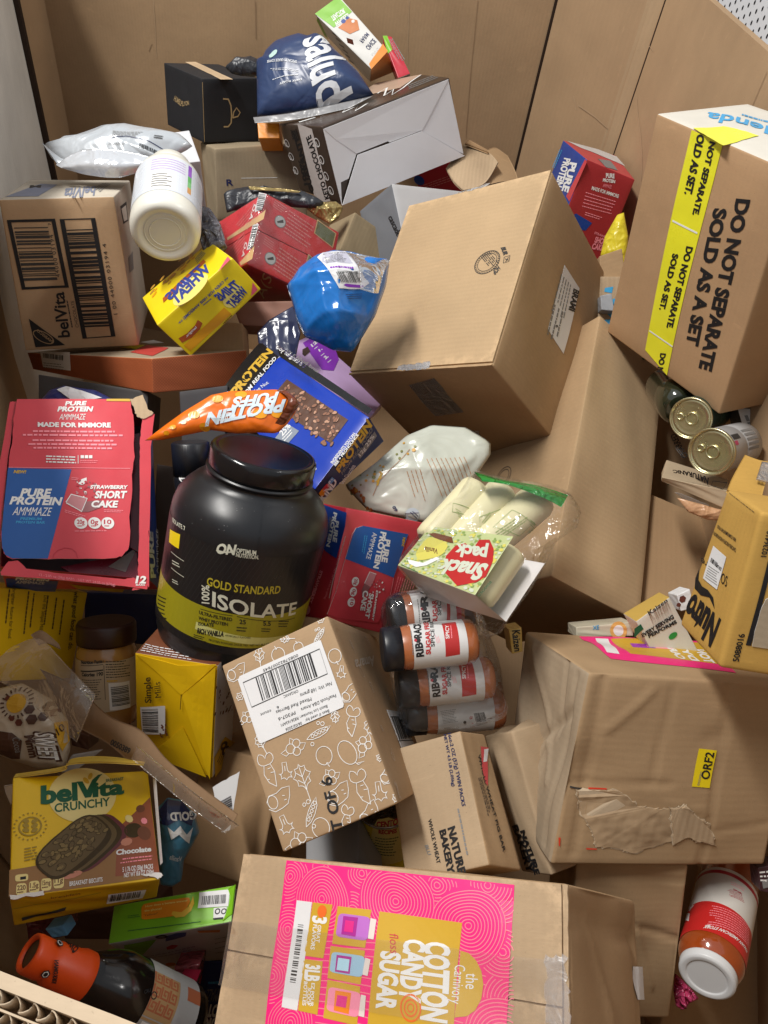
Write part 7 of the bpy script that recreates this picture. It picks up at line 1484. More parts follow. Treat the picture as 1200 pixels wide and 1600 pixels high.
P.T('PROTEIN POWDER DRINK MIX  NET WT 48.5 OZ', *zz((320, 1262), (600, 1280), (320, 1252)), BLK, 3, 'r'); P.lines(*zz((250, 1228), (310, 1245), (248, 1255)), BLK, 3, 3, 5, 0.4)
P.puv([lt.uv(p) for p in zz((140, 740), (187, 765), (180, 832), (135, 800))], YEL2, 2); P.T('ISOLATE 7', *zz((152, 705), (212, 748), (152, 685)), WTU, 3, 'b')
for y in (865, 940): P.stroke(zz((145, y - 20), (205, y + 25)), 0.0006, WTU, 3)
P.lines(*zz((150, 905), (188, 925), (150, 880)), WTU, 2, 3, 3, 0.4); P.lines(*zz((150, 990), (180, 1005), (150, 970)), WTU, 2, 3, 3, 0.4); P.lines(*zz((85, 1040), (125, 1060), (80, 1150)), BLK, 6, 3, 3, 0.3)
P.build('label', tub)
lt.setrange(L_ * 0.665, L_ * 0.86); lt.gv = [i / 8 for i in range(1, 8)]; lt.guess = (0.5, 0.5)
P = Print(lt, lift=0.0003); us = lt.uv((412, 775))[0]; P.puv([(us - 0.0009, 0.0), (us + 0.0009, 0.0), (us + 0.0009, 1.0), (us - 0.0009, 1.0)], TBK, 2); P.build('mould_seam', tub)
P = Print(lt, lift=0.0002); DUS = ink('dust', (0.16, 0.16, 0.165, 1), 0.8); dr = random.Random(2)
for k in range(26): P.disc((dr.uniform(285, 470), dr.uniform(755, 830)), dr.uniform(0.0002, 0.0005), DUS, 1, 6)
o_ = P.build('dust', tub); o_['kind'] = 'stuff'

# white supplement bottle, base towards us
WPL = ink('white plastic', (0.70, 0.69, 0.62, 1), 0.32, 0.5, 0.05, 0.03)
a_, b_ = aim_axis((258, 366), 1.03, (8, -100), 33, 0.150); L_ = (b_ - a_).length
lt = Lathe(a_, b_, [(0.030, 0.004), (0.034, 0.0015), (0.038, 0.0), (0.043, 0.002), (0.0465, 0.008), (0.0475, 0.016), (0.0475, L_ * 0.80), (0.045, L_ * 0.88), (0.036, L_ * 0.95), (0.026, L_)])
bt = thing('supplement_bottle', 'round white plastic bottle lying with its base towards the viewer', 'bottle', lt.frame())
lt.mesh('body', WPL, bt, n=80)
lt.mesh('cap', WPL, bt, [(0.026, L_), (0.031, L_ + 0.001), (0.031, L_ + 0.02), (0.02, L_ + 0.022)], n=60)
nx, ny, nz = lt.x, lt.y, -lt.ax
ring_mesh('base_ring', lt.o + lt.ax * 0.004, nx, ny, nz, 0.021, 0.021, 0.0007, WPL, bt); ring_mesh('base_ring', lt.o + lt.ax * 0.004, nx, ny, nz, 0.0275, 0.0275, 0.0006, WPL, bt)
lt.setrange(0.03, L_ * 0.80); lt.gv = [i / 8 for i in range(1, 8)]
P = Print(lt, lift=0.0004); z = Z(0, 0, 3)
LV = ink('label ice', (0.62, 0.66, 0.72, 1), 0.25, 0.5, 0.03); P.puv([(0.05, 0.0), (0.95, 0.0), (0.95, 1.0), (0.05, 1.0)], LV, 0)
for k, c in enumerate(((0.24, 0.08, 0.45, 1), (0.28, 0.10, 0.5, 1), (0.12, 0.42, 0.12, 1), (0.2, 0.5, 0.2, 1), (0.6, 0.3, 0.1, 1))): P.puv([(0.585, 0.5 - 0.16 * k + 0.30), (0.605, 0.5 - 0.16 * k + 0.30), (0.605, 0.5 - 0.16 * k + 0.46), (0.585, 0.5 - 0.16 * k + 0.46)], ink('bottle chip %d' % k, c), 1)
P.puv([(0.40, 0.06), (0.53, 0.06), (0.53, 0.52), (0.40, 0.52)], WHT, 1); 
for k in range(6): P.puv([(0.42, 0.10 + 0.065 * k), (0.51 - 0.02 * (k % 2), 0.10 + 0.065 * k), (0.51 - 0.02 * (k % 2), 0.13 + 0.065 * k), (0.42, 0.13 + 0.065 * k)], GRY, 2)
for k in range(5): P.puv([(0.41, 0.60 + 0.07 * k), (0.57, 0.60 + 0.07 * k), (0.57, 0.62 + 0.07 * k), (0.41, 0.62 + 0.07 * k)], ink('lavender print', (0.45, 0.30, 0.60, 1)), 1)
P.build('label', bt)

# peanut butter jar
PBT = ink('peanut butter', (0.36, 0.185, 0.06, 1), 0.2, 0.5, 0.12, 0.04, coat=0.8); PBL = ink('dark brown lid', (0.035, 0.012, 0.009, 1), 0.35)
a_, b_ = at((170, 1128), 0.90), at((166, 970), 0.885); L_ = (b_ - a_).length
lt = Lathe(a_, b_, [(0.026, 0), (0.032, 0.003), (0.035, 0.010), (0.0355, 0.03), (0.0345, L_ * 0.66), (0.033, L_ * 0.74), (0.030, L_ * 0.78), (0.029, L_ * 0.83)])
jb = thing('peanut_butter_jar', 'peanut butter jar with dark brown lid, right of the yellow carton', 'jar', lt.frame())
lt.mesh('body', PBT, jb); lt.mesh('lid', PBL, jb, [(0.030, L_ * 0.80), (0.0325, L_ * 0.80), (0.033, L_ * 0.82), (0.033, L_ * 0.97), (0.031, L_)], n=120, flutes=60, flute_d=0.0006)
lt.setrange(L_ * 0.20, L_ * 0.68); lt.gv = [i / 6 for i in range(1, 6)]
P = Print(lt, lift=0.0004); z = Z(0, 880, 3); CRM = ink('cream label', (0.50, 0.40, 0.28, 1), 0.4)
P.puv([(0.22, 0.02), (0.80, 0.02), (0.80, 1.0), (0.22, 1.0)], CRM, 0)
P.T('Nutrition Facts', *zz((382, 470), (482, 466), (382, 455)), DGR, 1, 'k'); P.T('Calories 190', *zz((385, 528), (484, 525), (385, 512)), DGR, 1, 'k'); P.stroke(zz((380, 478), (484, 474)), 0.0006, DGR, 1); P.stroke(zz((380, 505), (484, 500)), 0.0016, DGR, 1); P.lines(*zz((385, 540), (484, 538), (388, 640)), DGR, 9, 1, 3, 0.3); P.stroke(zz((486, 455), (494, 640)), 0.0006, DGR, 1)
P.lines(*zz((495, 455), (605, 448), (497, 540)), DGR, 7, 1, 5, 0.35); P.lines(*zz((500, 548), (560, 545), (500, 556)), GLD, 1, 1, 5, 0.9); P.poly(zz((508, 562), (605, 550), (610, 675), (515, 690)), LBL, 2); P.bars(z(518, 580), z(526, 672), z(600, 568), BLK, 3, 22, 3)
P.build('label', jb)

# soy sauce jug
SCP = ink('orange cap plastic', (0.72, 0.075, 0.006, 1), 0.36, 0.5, 0.08, 0.03); SOY = ink('black soy glass', (0.008, 0.006, 0.006, 1), 0.12, 0.5, 0.2, 0.02); CDK = ink('cap recess brown', (0.05, 0.035, 0.012, 1), 0.5)
a_, b_ = at((44, 1488), 0.605), at((272, 1592), 0.675); L_ = (b_ - a_).length
lt = Lathe(a_, b_, [(0.0190, L_ * 0.34), (0.022, L_ * 0.385), (0.0285, L_ * 0.47), (0.0318, L_ * 0.54), (0.0322, L_ * 0.60), (0.0322, L_ * 1.04), (0.030, L_ * 1.08)])
sj = thing('soy_sauce_bottle', 'black soy sauce bottle with orange cap lying behind the near wall, lower left', 'bottle', lt.frame())
lt.mesh('body', SOY, sj)
lt.mesh('cap', SCP, sj, [(0.0109, 0.0035), (0.0125, 0.0), (0.0147, 0.0008), (0.0154, 0.004), (0.0154, 0.0155), (0.0143, 0.019), (0.0167, 0.023), (0.0177, 0.041), (0.0197, 0.047), (0.0197, 0.058), (0.0179, 0.060)], n=72, caps=(False, True))
lt.mesh('cap_recess', CDK, sj, [(0.001, 0.0042), (0.0112, 0.0040)], n=40)
z = Z(0, 1400, 4)
cp = Lathe(a_, b_, [(0.0168, 0.0), (0.0168, 0.023), (0.0177, 0.041), (0.0197, 0.06)]); cp.setrange(0.020, 0.043); cp.gv = [0.25, 0.5, 0.75]
P = Print(cp, lift=0.0004)
for c in ((372, 295), (285, 488)): P.disc(z(*c), 0.0036, BLK, 1, 6); P.disc(z(*c), 0.0026, WHT, 2, 6); P.disc(z(*c), 0.0018, BLK, 3, 8)
P.T('KIKKO', *zz((405, 285), (455, 365), (425, 275)), BLK, 1, 'k'); P.T('KIKKOMAN', *zz((325, 540), (340, 400), (350, 545)), BLK, 1, 'k'); P.build('lettering', sj)
lt.setrange(L_ * 0.66, L_ * 1.0); lt.gv = [i / 6 for i in range(1, 6)]; lt.guess = (0.5, 0.4)
P = Print(lt, lift=0.0004); SLB = ink('soy label white', (0.42, 0.42, 0.42, 1), 0.4); SRE = ink('soy label terracotta', (0.42, 0.13, 0.06, 1), 0.4); STN = ink('soy label tan', (0.45, 0.28, 0.13, 1), 0.4)
P.puv([(0.15, 0.0), (0.85, 0.0), (0.85, 1.0), (0.15, 1.0)], SLB, 0)
ku, kv = 0.03, 0.16
uA = lt.uv(z(735, 480))[0]; uB = lt.uv(z(650, 640))[0]
for i in range(3):       # meander pattern block
    for j in range(3):
        u0 = 0.475 - i * 0.052 + 0.03; v0 = 0.02 + j * 0.17
        for p in ([(0, 0), (0.042, 0), (0.042, 0.13), (0.012, 0.13), (0.012, 0.05), (0.028, 0.05), (0.028, 0.09)],): P.stroke([(u0 - 0.04 + q[0], v0 + q[1]) for q in p], 0.0020, SRE, 2, uvin=True)
P.puv([(0.36, 0.0), (0.53, 0.0), (0.53, 0.55), (0.36, 0.55)], STN, 1)
P.puv([(0.55, 0.06), (0.66, 0.06), (0.66, 0.92), (0.55, 0.92)], WHT, 1)
for k in range(16): P.puv([(0.56, 0.08 + 0.052 * k), (0.65 - 0.02 * (k % 3), 0.08 + 0.052 * k), (0.65 - 0.02 * (k % 3), 0.10 + 0.052 * k), (0.56, 0.10 + 0.052 * k)], GRY, 2)
P.puv([(0.535, 0.0), (0.545, 0.0), (0.545, 0.96), (0.535, 0.96)], STN, 1); P.puv([(0.36, 0.72), (0.42, 0.72), (0.42, 1.0), (0.36, 1.0)], SRE, 1)
P.disc(z(960, 622), 0.003, BLK, 2, 16, inner=0.7); P.T('CRU', *zz((905, 660), (925, 600), (890, 640)) if False else zz((898, 612), (940, 598), (898, 590)), BLK, 2, 'k'); P.build('label', sj)

# red sauce jar, lid towards us
SAU = ink('red sauce', (0.34, 0.060, 0.010, 1), 0.10, 0.5, 0.30, 0.06, coat=1.0, scale=45); WLD = ink('white metal lid', (0.66, 0.67, 0.68, 1), 0.35, 0.5, 0.03, 0.03)
a_, b_ = aim_axis((1104, 1528), 0.755, (42, -178), 48, 0.170); L_ = (b_ - a_).length
lt = Lathe(a_, b_, [(0.0241, 0.0045), (0.0254, 0.0102), (0.0280, 0.0141), (0.0303, 0.0181), (0.0317, 0.0226), (0.0320, 0.0282), (0.0320, L_ - 0.01), (0.0295, L_)])
sj = thing('sauce_jar', 'glass jar of red sauce with white lid and red and white label', 'jar', lt.frame())
lt.mesh('glass', SAU, sj, n=80)
lt.mesh('lid', WLD, sj, [(0.0010, 0.0014), (0.0182, 0.0014), (0.0190, 0.0014), (0.0195, 0.0010), (0.0199, 0.0005), (0.0206, 0.0002), (0.0238, 0.0000), (0.0245, 0.0001), (0.0264, 0.0011), (0.0271, 0.0021), (0.0271, 0.0074), (0.0278, 0.0084), (0.0256, 0.0091)], n=80)
lt.setrange(0.0226, L_ - 0.0135); lt.gv = [i / 8 for i in range(1, 8)]; lt.guess = (0.5, 0.4)
P = Print(lt, lift=0.0004); z = Z(1040, 1340, 6.156); SW = ink('sauce label white', (0.66, 0.63, 0.58, 1), 0.4); SRD = ink('sauce label red', (0.56, 0.022, 0.02, 1), 0.35); SDR = ink('sauce label crimson', (0.42, 0.01, 0.03, 1), 0.35)
v0 = lt.uv(z(420, 715))[1]; v1 = lt.uv(z(450, 425))[1]; v2 = lt.uv(z(500, 150))[1]; v3 = lt.uv(z(510, 120))[1]; v4 = lt.uv(z(520, 95))[1]
def band(a, b, m_, ly=0, u0=0.18, u1=0.86): P.puv([(u0, a), (u1, a), (u1, b), (u0, b)], m_, ly)
band(v0, v1, SRD); band(v1, v2, SW); band(v2, v3, SDR); band(v3, v4, SW)
P.T('AMERICAN STORY', *zz((785, 905), (382, 652), (800, 885)) if False else zz((430, 650), (380, 655), (430, 668)), WHT, 1, 'k')
P.T('ITALIAN AMERICAN STORY', *zz((785, 900), (385, 655), (775, 915)), WHT, 1, 'b')
for k in range(9): P.lines(*zz((800 - 0 * k, 870 - 25 * k), (375 + 12 * (k % 3), 638 - 22 * k), (796, 878 - 25 * k)), PNK, 1, 1, 3 + k, 0.55, 0.25, 0.05)
P.T('AL', *zz((270, 462), (200, 510), (250, 520)) if False else zz((275, 465), (200, 470), (250, 515)), WHT, 1, 'k'); P.T('M', *zz((235, 545), (170, 560), (225, 610)), WHT, 1, 'k')
for k in range(7): P.lines(*zz((755 - 5 * k, 430 - 16 * k), (610 - 4 * k, 365 - 10 * k), (752 - 5 * k, 438 - 16 * k)), SDR, 1, 1, 13 + k, 0.5, 0.3, 0.08)
P.lines(*zz((760, 300), (620, 225), (745, 330)), PNK, 2, 1, 3, 0.3); P.lines(*zz((735, 350), (645, 295), (730, 362)), SDR, 1, 1, 3, 0.7); P.build('label', sj)

# yellow tomato can
a_, b_ = at((606, 1256), 0.86), at((622, 1350), 0.90); L_ = (b_ - a_).length
lt = Lathe(b_ + (b_ - a_) * 0.3, a_, [(0.033, 0), (0.034, 0.002), (0.034, L_ * 1.25), (0.0335, L_ * 1.28)])
cn = thing('tomato_can', 'yellow labelled tin can below the carton with vegetable drawings', 'can', lt.frame())
TIN = ink('tin', (0.55, 0.55, 0.56, 1), 0.25, 0.5, 0.1, 0.02, metallic=0.9); CYL = ink('can yellow', (0.86, 0.68, 0.04, 1), 0.35); CCR = ink('can cream', (0.84, 0.74, 0.28, 1), 0.4)
lt.mesh('body', CYL, cn); lt.mesh('rim', TIN, cn, [(0.030, L_ * 1.275), (0.0340, L_ * 1.275), (0.0352, L_ * 1.285), (0.0352, L_ * 1.31), (0.034, L_ * 1.315), (0.032, L_ * 1.30), (0.001, L_ * 1.295)])
lt.setrange(L_ * 0.2, L_ * 1.24); lt.gv = [i / 6 for i in range(1, 6)]; z = Z(320, 940, 3)
P = Print(lt, lift=0.0004); P.poly(zz((790, 1055), (810, 1020), (860, 1010), (920, 1025), (930, 1060), (945, 1200), (770, 1200)), CCR, 0); P.T('CENTO', *zz((805, 1055), (905, 1040), (805, 1030)), RED, 1, 'k'); P.T('RECIPES', *zz((815, 1085), (900, 1080), (815, 1068)), RED, 1, 'k'); P.lines(*zz((800, 1098), (915, 1092), (800, 1180)), DGN, 7, 1, 3, 0.3); P.lines(*zz((740, 1080), (775, 1075), (742, 1180)), DGR, 8, 1, 4, 0.35); P.build('label', cn)

# spice rub jars in shrink wrap
SPI = ink('spice rub', (0.42, 0.13, 0.045, 1), 0.24, 0.5, 0.16, 0.05, coat=0.7, scale=60); JCP = ink('black jar cap', (0.012, 0.013, 0.018, 1), 0.32); SLW = ink('spice label white', (0.70, 0.70, 0.70, 1), 0.4); SLR = ink('spice label red', (0.50, 0.03, 0.03, 1), 0.4)
z = Z(585, 920, 5.4545)
jars = [('topmost spice rub jar under the snack bag corner', (120, 245), (745, 170), 0.860, (55, -268)), ('second spice rub jar from the top, label fully in view', (62, 520), (868, 440), 0.800, (0, 0)), ('third spice rub jar from the top of the wrapped stack', (190, 840), (1010, 750), 0.828, (140, 340)), ('lowest spice rub jar of the wrapped stack, barcode in view', (255, 1075), (1100, 1010), 0.858, (210, 600))]
for k, (lb_, pa_, pb_, d_, off) in enumerate(jars):
    a_, b_ = at(z(*pa_), d_), at(z(*pb_), d_ + 0.012); L_ = (b_ - a_).length; r0 = 0.0238
    lt = Lathe(a_, b_, [(r0 * 0.86, L_ * 0.14), (r0 * 0.92, L_ * 0.18), (r0 * 0.99, L_ * 0.25), (r0, L_ * 0.30), (r0, L_ * 0.90), (r0 * 0.96, L_ * 0.95), (r0 * 0.82, L_ * 0.985), (r0 * 0.6, L_)])
    j = thing('spice_jar', lb_, 'jar', lt.frame(), 'spice rub jars in shrink wrap')
    lt.mesh('glass', SPI, j, n=56); lt.mesh('cap', JCP, j, [(r0 * 0.80, 0), (r0 * 0.94, 0.001), (r0 * 0.98, 0.003), (r0 * 0.98, L_ * 0.20), (r0 * 0.9, L_ * 0.205)], n=80, flutes=40, flute_d=0.0003)
    lt.setrange(L_ * 0.30, L_ * 0.86); lt.gv = [0.5]
    P = Print(lt, lift=0.0004); P.puv([(0.1, 0.0), (0.9, 0.0), (0.9, 1.0), (0.1, 1.0)], SLW, 0)
    ox, oy = off
    def q(x, y): return z(x + ox, y + oy)
    if k < 3:
        P.poly([q(572, 300), q(690, 285), q(728, 558), q(606, 578)], SLR, 1) if k else P.poly([q(555, 340), q(660, 330), q(690, 520), q(560, 540)], SLR, 1)
        P.T('RIB', q(420, 575), q(405, 455), q(360, 582), BLK, 2, 'k'); P.T('RACK', q(400, 420), q(388, 268), q(340, 425), BLK, 2, 'k'); P.disc(q(370, 438), 0.003, BLK, 2, 10); P.disc(q(350, 440), 0.0016, RED, 2, 8)
        P.T('SUGAR FREE', q(478, 556), q(455, 290), q(440, 560), SLR, 2, 'k'); P.T('SPICE RUB', q(512, 492), q(498, 285), q(482, 495), DGR, 2, 'b'); P.T('SPICY', q(638, 425), q(632, 312), q(608, 428), WHT, 2, 'b'); P.lines(q(665, 420), q(655, 310), q(652, 422), PNK, 1, 2, 3, 0.6); P.lines(q(335, 560), q(315, 350), q(322, 560), GRY, 1, 2, 4, 0.6); P.lines(q(565, 460), q(545, 390), q(530, 465), PNK, 3, 2, 5, 0.3)
    else:
        P.poly([z(805, 895), z(920, 885), z(930, 955), z(815, 968)], SLR, 1); P.lines(z(560, 1040), z(700, 1020), z(590, 1150), GRY, 9, 1, 3, 0.35); P.bars(z(845, 1060), z(935, 1050), z(865, 1135), BLK, 2, 18, 3); P.T('R', z(590, 965), z(605, 945), z(575, 960), BLK, 2, 'k'); P.disc(z(770, 1135), 0.0018, DGR, 2, 10); P.T('CU', z(810, 1110), z(835, 1105), z(810, 1090), SLR, 2, 'k')
    P.build('label', j)
wrap = slab_box('shrink_film', 'clear shrink wrap stretched over the stack of spice rub jars', 'film', ((596, 936), (742, 922), (800, 1126), (632, 1148)), 0.775, 0.075, {'*': film('jar wrap', (0.985, 0.98, 0.975, 1), 0.010, 0.6, 18, 0.5, 0.06)}, dl=(0.03, 0.03, 0.02, 0.02), r=0.012, rough=0.003, bulge=0.006)

# two gold-lidded cans, a glass jar and a flat pack behind them
GOL = ink('gold can lid', (0.66, 0.61, 0.38, 1), 0.24, 0.5, 0.06, 0.03, metallic=0.92); CLB = ink('can label grey', (0.42, 0.42, 0.42, 1), 0.35)
for k, (lb_, pa_, da, pb_, db, r0) in enumerate((('lower right gold-lidded can, ring pull at bottom left', (1111, 706), 0.905, (1156, 694), 0.962, 0.0275), ('upper left gold-lidded can, half in the shade of the taped carton', (1079, 654), 0.97, (1112, 640), 1.03, 0.0262))):
    a_, b_ = at(pa_, da), at(pb_, db); L_ = (b_ - a_).length
    lt = Lathe(a_, b_, [(r0, 0.002), (r0, L_ * 0.46), (r0 - 0.001, L_ * 0.48), (r0, L_ * 0.5), (r0, L_), (r0 - 0.002, L_ + 0.001)])
    cn = thing('tin_can', lb_, 'can', lt.frame(), 'gold-lidded tin cans')
    lt.mesh('body', CLB if k == 0 else ink('dark can label', (0.02, 0.05, 0.035, 1)), cn, caps=(False, True))
    lt.mesh('lid', GOL, cn, [(0.001, 0.0030), (r0 * 0.55, 0.0030), (r0 * 0.62, 0.0026), (r0 * 0.78, 0.0030), (r0 * 0.86, 0.0020), (r0 * 0.90, 0.0032), (r0 * 0.94, 0.0034), (r0 * 0.955, 0.0), (r0 * 1.0, -0.0010), (r0 * 1.04, 0.0003), (r0 * 1.04, 0.0030), (r0 * 1.0, 0.0036)], n=72)
    q = lt.x * -0.75 + lt.y * -0.5; q = q.normalized(); q2 = lt.ax.cross(q); c0 = lt.o + lt.ax * 0.0018
    ring_mesh('ring_pull', c0 - q * 0.001, q, q2, lt.ax, 0.0075, 0.0075, 0.0010, GOL, cn); ring_mesh('rivet', c0 + q * 0.014, q, q2, lt.ax, 0.0042, 0.0038, 0.0010, GOL, cn)
    if k == 0:
        lt.setrange(0.004, L_ * 0.95); lt.guess = (0.5, 0.4); P = Print(lt, lift=0.0003); P.puv([(0.47, 0.02), (0.50, 0.02), (0.50, 0.14), (0.47, 0.14)], ink('rose print', (0.45, 0.05, 0.12, 1)), 1); P.puv([(0.42, 0.04), (0.46, 0.04), (0.46, 0.3), (0.42, 0.3)], DGR, 1)
        for i in range(5): P.puv([(0.40 + 0.035 * i, 0.5), (0.42 + 0.035 * i, 0.5), (0.42 + 0.035 * i, 0.9), (0.40 + 0.035 * i, 0.9)], GRY, 1)
        P.build('label', cn)
a_, b_ = at((1066, 640), 1.02), at((1040, 600), 1.08); L_ = (b_ - a_).length
lt = Lathe(a_, b_, [(0.02, 0), (0.026, 0.004), (0.028, 0.014), (0.028, L_)]); gj = thing('glass_jar', 'dark green glass jar half hidden behind the upper gold can', 'jar', lt.frame())
lt.mesh('glass', ink('olive glass', (0.02, 0.024, 0.012, 1), 0.06, 0.6, 0.1, 0.0, coat=1.0), gj)
lt.mesh('base_rim', _mats[('ink', 'olive glass')], gj, [(0.012, -0.001), (0.017, -0.002), (0.022, 0.0)], caps=(True, False))
bx = slab_box('flat_pack', 'flat white printed carton standing behind the gold cans at the right edge', 'box', ((1152, 636), (1180, 640), (1225, 760), (1190, 772)), 0.99, 0.03, {'*': ink('white pack', (0.6, 0.58, 0.56, 1)), 'L': DGR})
P = Print(bx.f['F']); P.T('PASTA', (1172, 690), (1192, 735), (1182, 686), BLK, 1, 'k'); P.lines((1160, 650), (1190, 720), (1170, 648), GRY, 1, 1, 2, 0.5); P.build('lettering', bx.root)

# black capped shaker behind the tub
a_, b_ = at((303, 775), 0.945), at((297, 690), 0.93); L_ = (b_ - a_).length
lt = Lathe(a_, b_, [(0.022, 0), (0.0235, 0.003), (0.0235, L_ * 0.36), (0.021, L_ * 0.40)]); sk = thing('small_bottle', 'small black capped bottle half hidden behind the black tub', 'bottle', lt.frame())
lt.mesh('body', KBK, sk); lt.mesh('cap', JCP, sk, [(0.021, L_ * 0.40), (0.0225, L_ * 0.405), (0.0225, L_ * 0.97), (0.020, L_)], n=90, flutes=45, flute_d=0.0006)
lt.setrange(0.004, L_ * 0.36); P = Print(lt, lift=0.0004); z = Z(220, 580, 3); P.poly(zz((178, 465), (190, 455), (280, 440), (300, 452), (230, 480), (205, 530), (180, 500)), WHT, 1); P.T('R', *zz((200, 490), (222, 480), (195, 468)), BLK, 2, 'k'); P.build('label', sk)

# ------------------------------------------------------------------ bags, pouches and odd pieces
class Quad(Surf):
    """a free sheet between four points TL TR BR BL"""
    def __init__(self, p): self.p = p; self.n = (p[1] - p[0]).cross(p[0] - p[3]).normalized(); self.n = self.n if self.n.dot(CAM - p[0]) > 0 else -self.n
    def pos(self, u, v, h=0.0):
        t = self.p[0] * (1 - u) + self.p[1] * u; b = self.p[3] * (1 - u) + self.p[2] * u
        return b * (1 - v) + t * v + self.n * h

def bag(name, label, cat, outline, c, d, n, H, mat, part='bag', **k):
    po = Pouch(outline, c, d, n, H, **k); r = thing(name, label, cat, po.root_m()); po.mesh(part, mat, r); return po, r

# navy coffee bag
z = Z(380, 40, 5.4545); NV2 = foil('navy bag laminate', (0.022, 0.045, 0.125, 1), 0.34, 0.0, 0.35, 16); WBG = ink('white bag print', (0.66, 0.68, 0.72, 1), 0.35, 0.5, 0.04)
po, r_ = bag('coffee_bag', 'navy blue coffee bag with big white sideways lettering', 'bag', zz((112, 310), (150, 312), (190, 230), (270, 150), (380, 110), (480, 85), (560, 108), (640, 85), (690, 110), (800, 230), (900, 320), (1000, 420), (1080, 545), (1112, 590), (960, 650), (800, 690), (620, 720), (450, 760), (200, 785), (118, 785)), z(600, 430), 1.36, (-0.15, -0.62, 0.77), 0.038, NV2, power=3.0, folds=0.006, nf=5, seed=4)
P = Print(po, lift=0.0009)
P.T('salud', *zz((515, 120), (662, 745), (825, 100)), WBG, 1, 'b'); P.disc(z(257, 243), 0.009, ink('pale teal', (0.45, 0.62, 0.58, 1)), 1, ry=0.006, rot=0.7)
P.T('SPECIALTY GRADE COFFEE', *zz((458, 300), (205, 300), (458, 320)), WBG, 1, 'b'); P.T('DARK ROAST', *zz((498, 450), (310, 490), (500, 466)), WBG, 1, 'b'); P.lines(*zz((470, 375), (215, 365), (472, 400)), WBG, 2, 1, 3, 0.3); P.lines(*zz((470, 410), (205, 478), (472, 425)), WBG, 1, 1, 5, 0.4); P.build('lettering', r_, clip=(0.02, 0.02, 0.98, 0.98))
pts = [[at(z(85, 780), 1.350), at(z(450, 735), 1.340), at(z(1108, 598), 1.340)], [at(z(100, 830), 1.352), at(z(450, 800), 1.342), at(z(900, 705), 1.342)]]
patch('gusset', pts, 24, 6, foil('grey gusset', (0.36, 0.36, 0.37, 1), 0.3, 0, 0.4, 20), r_, 0.001)

# silver mailer pouch
z = Z(0, 0, 3); SLV = foil('silver white pouch', (0.46, 0.495, 0.535, 1), 0.26, 0.15, 0.45, 14)
po, r_ = bag('foil_pouch', 'silvery white foil pouch lying on the biscuit case by the back wall', 'pouch', zz((200, 668), (245, 695), (275, 660), (330, 655), (480, 605), (600, 592), (700, 610), (860, 640), (905, 688), (800, 745), (825, 800), (740, 765), (640, 815), (500, 832), (400, 815), (300, 790), (240, 740)), z(560, 705), 1.21, (-0.05, -0.45, 0.89), 0.030, SLV, power=2.6, folds=0.008, nf=5, seed=7)
P = Print(po, lift=0.0009); P.lines(*zz((530, 612), (680, 618), (525, 642)), GRY, 5, 1, 3, 0.35); P.stroke(zz((518, 648), (600, 640), (680, 655), (770, 705)), 0.0011, NVY, 1); P.bars(z(655, 672), z(765, 722), z(652, 692), BLK, 1, 22, 3); P.lines(*zz((510, 668), (590, 672), (508, 682)), GRY, 2, 1, 4, 0.3); P.lines(*zz((725, 632), (770, 638), (720, 650)), DGR, 2, 1, 4, 0.5); P.build('printed_marks', r_)
pts = [[at(z(262, 772), 1.178), at(z(380, 706), 1.172), at(z(560, 703), 1.170), at(z(760, 752), 1.172)], [at(z(285, 785), 1.172), at(z(400, 770), 1.160), at(z(560, 770), 1.158), at(z(735, 766), 1.168)], [at(z(330, 800), 1.176), at(z(420, 822), 1.172), at(z(560, 832), 1.172), at(z(690, 790), 1.174)]]
patch('gusset', pts, 30, 12, foil('silver gusset', (0.60, 0.63, 0.68, 1), 0.2, 0.3, 0.5, 18), r_, 0.0006, wob=0.001)
pts = [[at(z(198, 670), 1.185), at(z(245, 735), 1.18), at(z(270, 772), 1.178)], [at(z(232, 700), 1.19), at(z(285, 740), 1.182), at(z(330, 752), 1.178)]]
patch('corner_fold', pts, 12, 4, SLV, r_, 0.0006)

# orange puffs bag
z = Z(220, 580, 3); ORB = foil('orange bag laminate', (0.80, 0.16, 0.008, 1), 0.24, 0.0, 0.35, 18)
po, r_ = bag('puffs_bag', 'orange protein puffs bag lying across the lid of the black tub', 'bag', zz((18, 326), (110, 255), (200, 190), (330, 112), (420, 94), (640, 85), (690, 95), (742, 152), (728, 190), (690, 245), (640, 292), (550, 288), (450, 292), (330, 276), (200, 302), (60, 331)), z(430, 195), 0.765, (0.0, -0.55, 0.83), 0.011, ORB, power=3.0, folds=0.003, nf=5, seed=9)
PBL2 = ink('puffs pale blue', (0.62, 0.74, 0.82, 1), 0.3); P = Print(po, lift=0.0008); AM2 = ink('cheese amber', (0.84, 0.34, 0.01, 1), 0.25)
for c, r0 in (((250, 205), 0.006), ((300, 262), 0.005), ((200, 240), 0.003), ((150, 262), 0.0035), ((640, 200), 0.006), ((560, 200), 0.007), ((360, 130), 0.006), ((470, 110), 0.006), ((120, 290), 0.003)): P.disc(z(*c), r0, AM2, 0, 14, ry=r0 * 0.7)
P.T('PROTEIN', (447, 625), (326, 646), (441, 643), PBL2, 3, 'k'); P.T('PUFFS', (436, 613), (366, 622), (431, 628), PBL2, 2, 'k'); P.T('puffs', *zz((440, 205), (372, 215), (438, 228)), WHT, 2, 'r'); P.disc(z(405, 217), 0.0085, WHT, 1, 24, ry=0.0045, inner=0.9, rot=0.2); P.stroke(zz((500, 200), (505, 215)), 0.001, WHT, 2); P.stroke(zz((520, 198), (528, 212)), 0.001, WHT, 2); P.build('printed_design', r_)
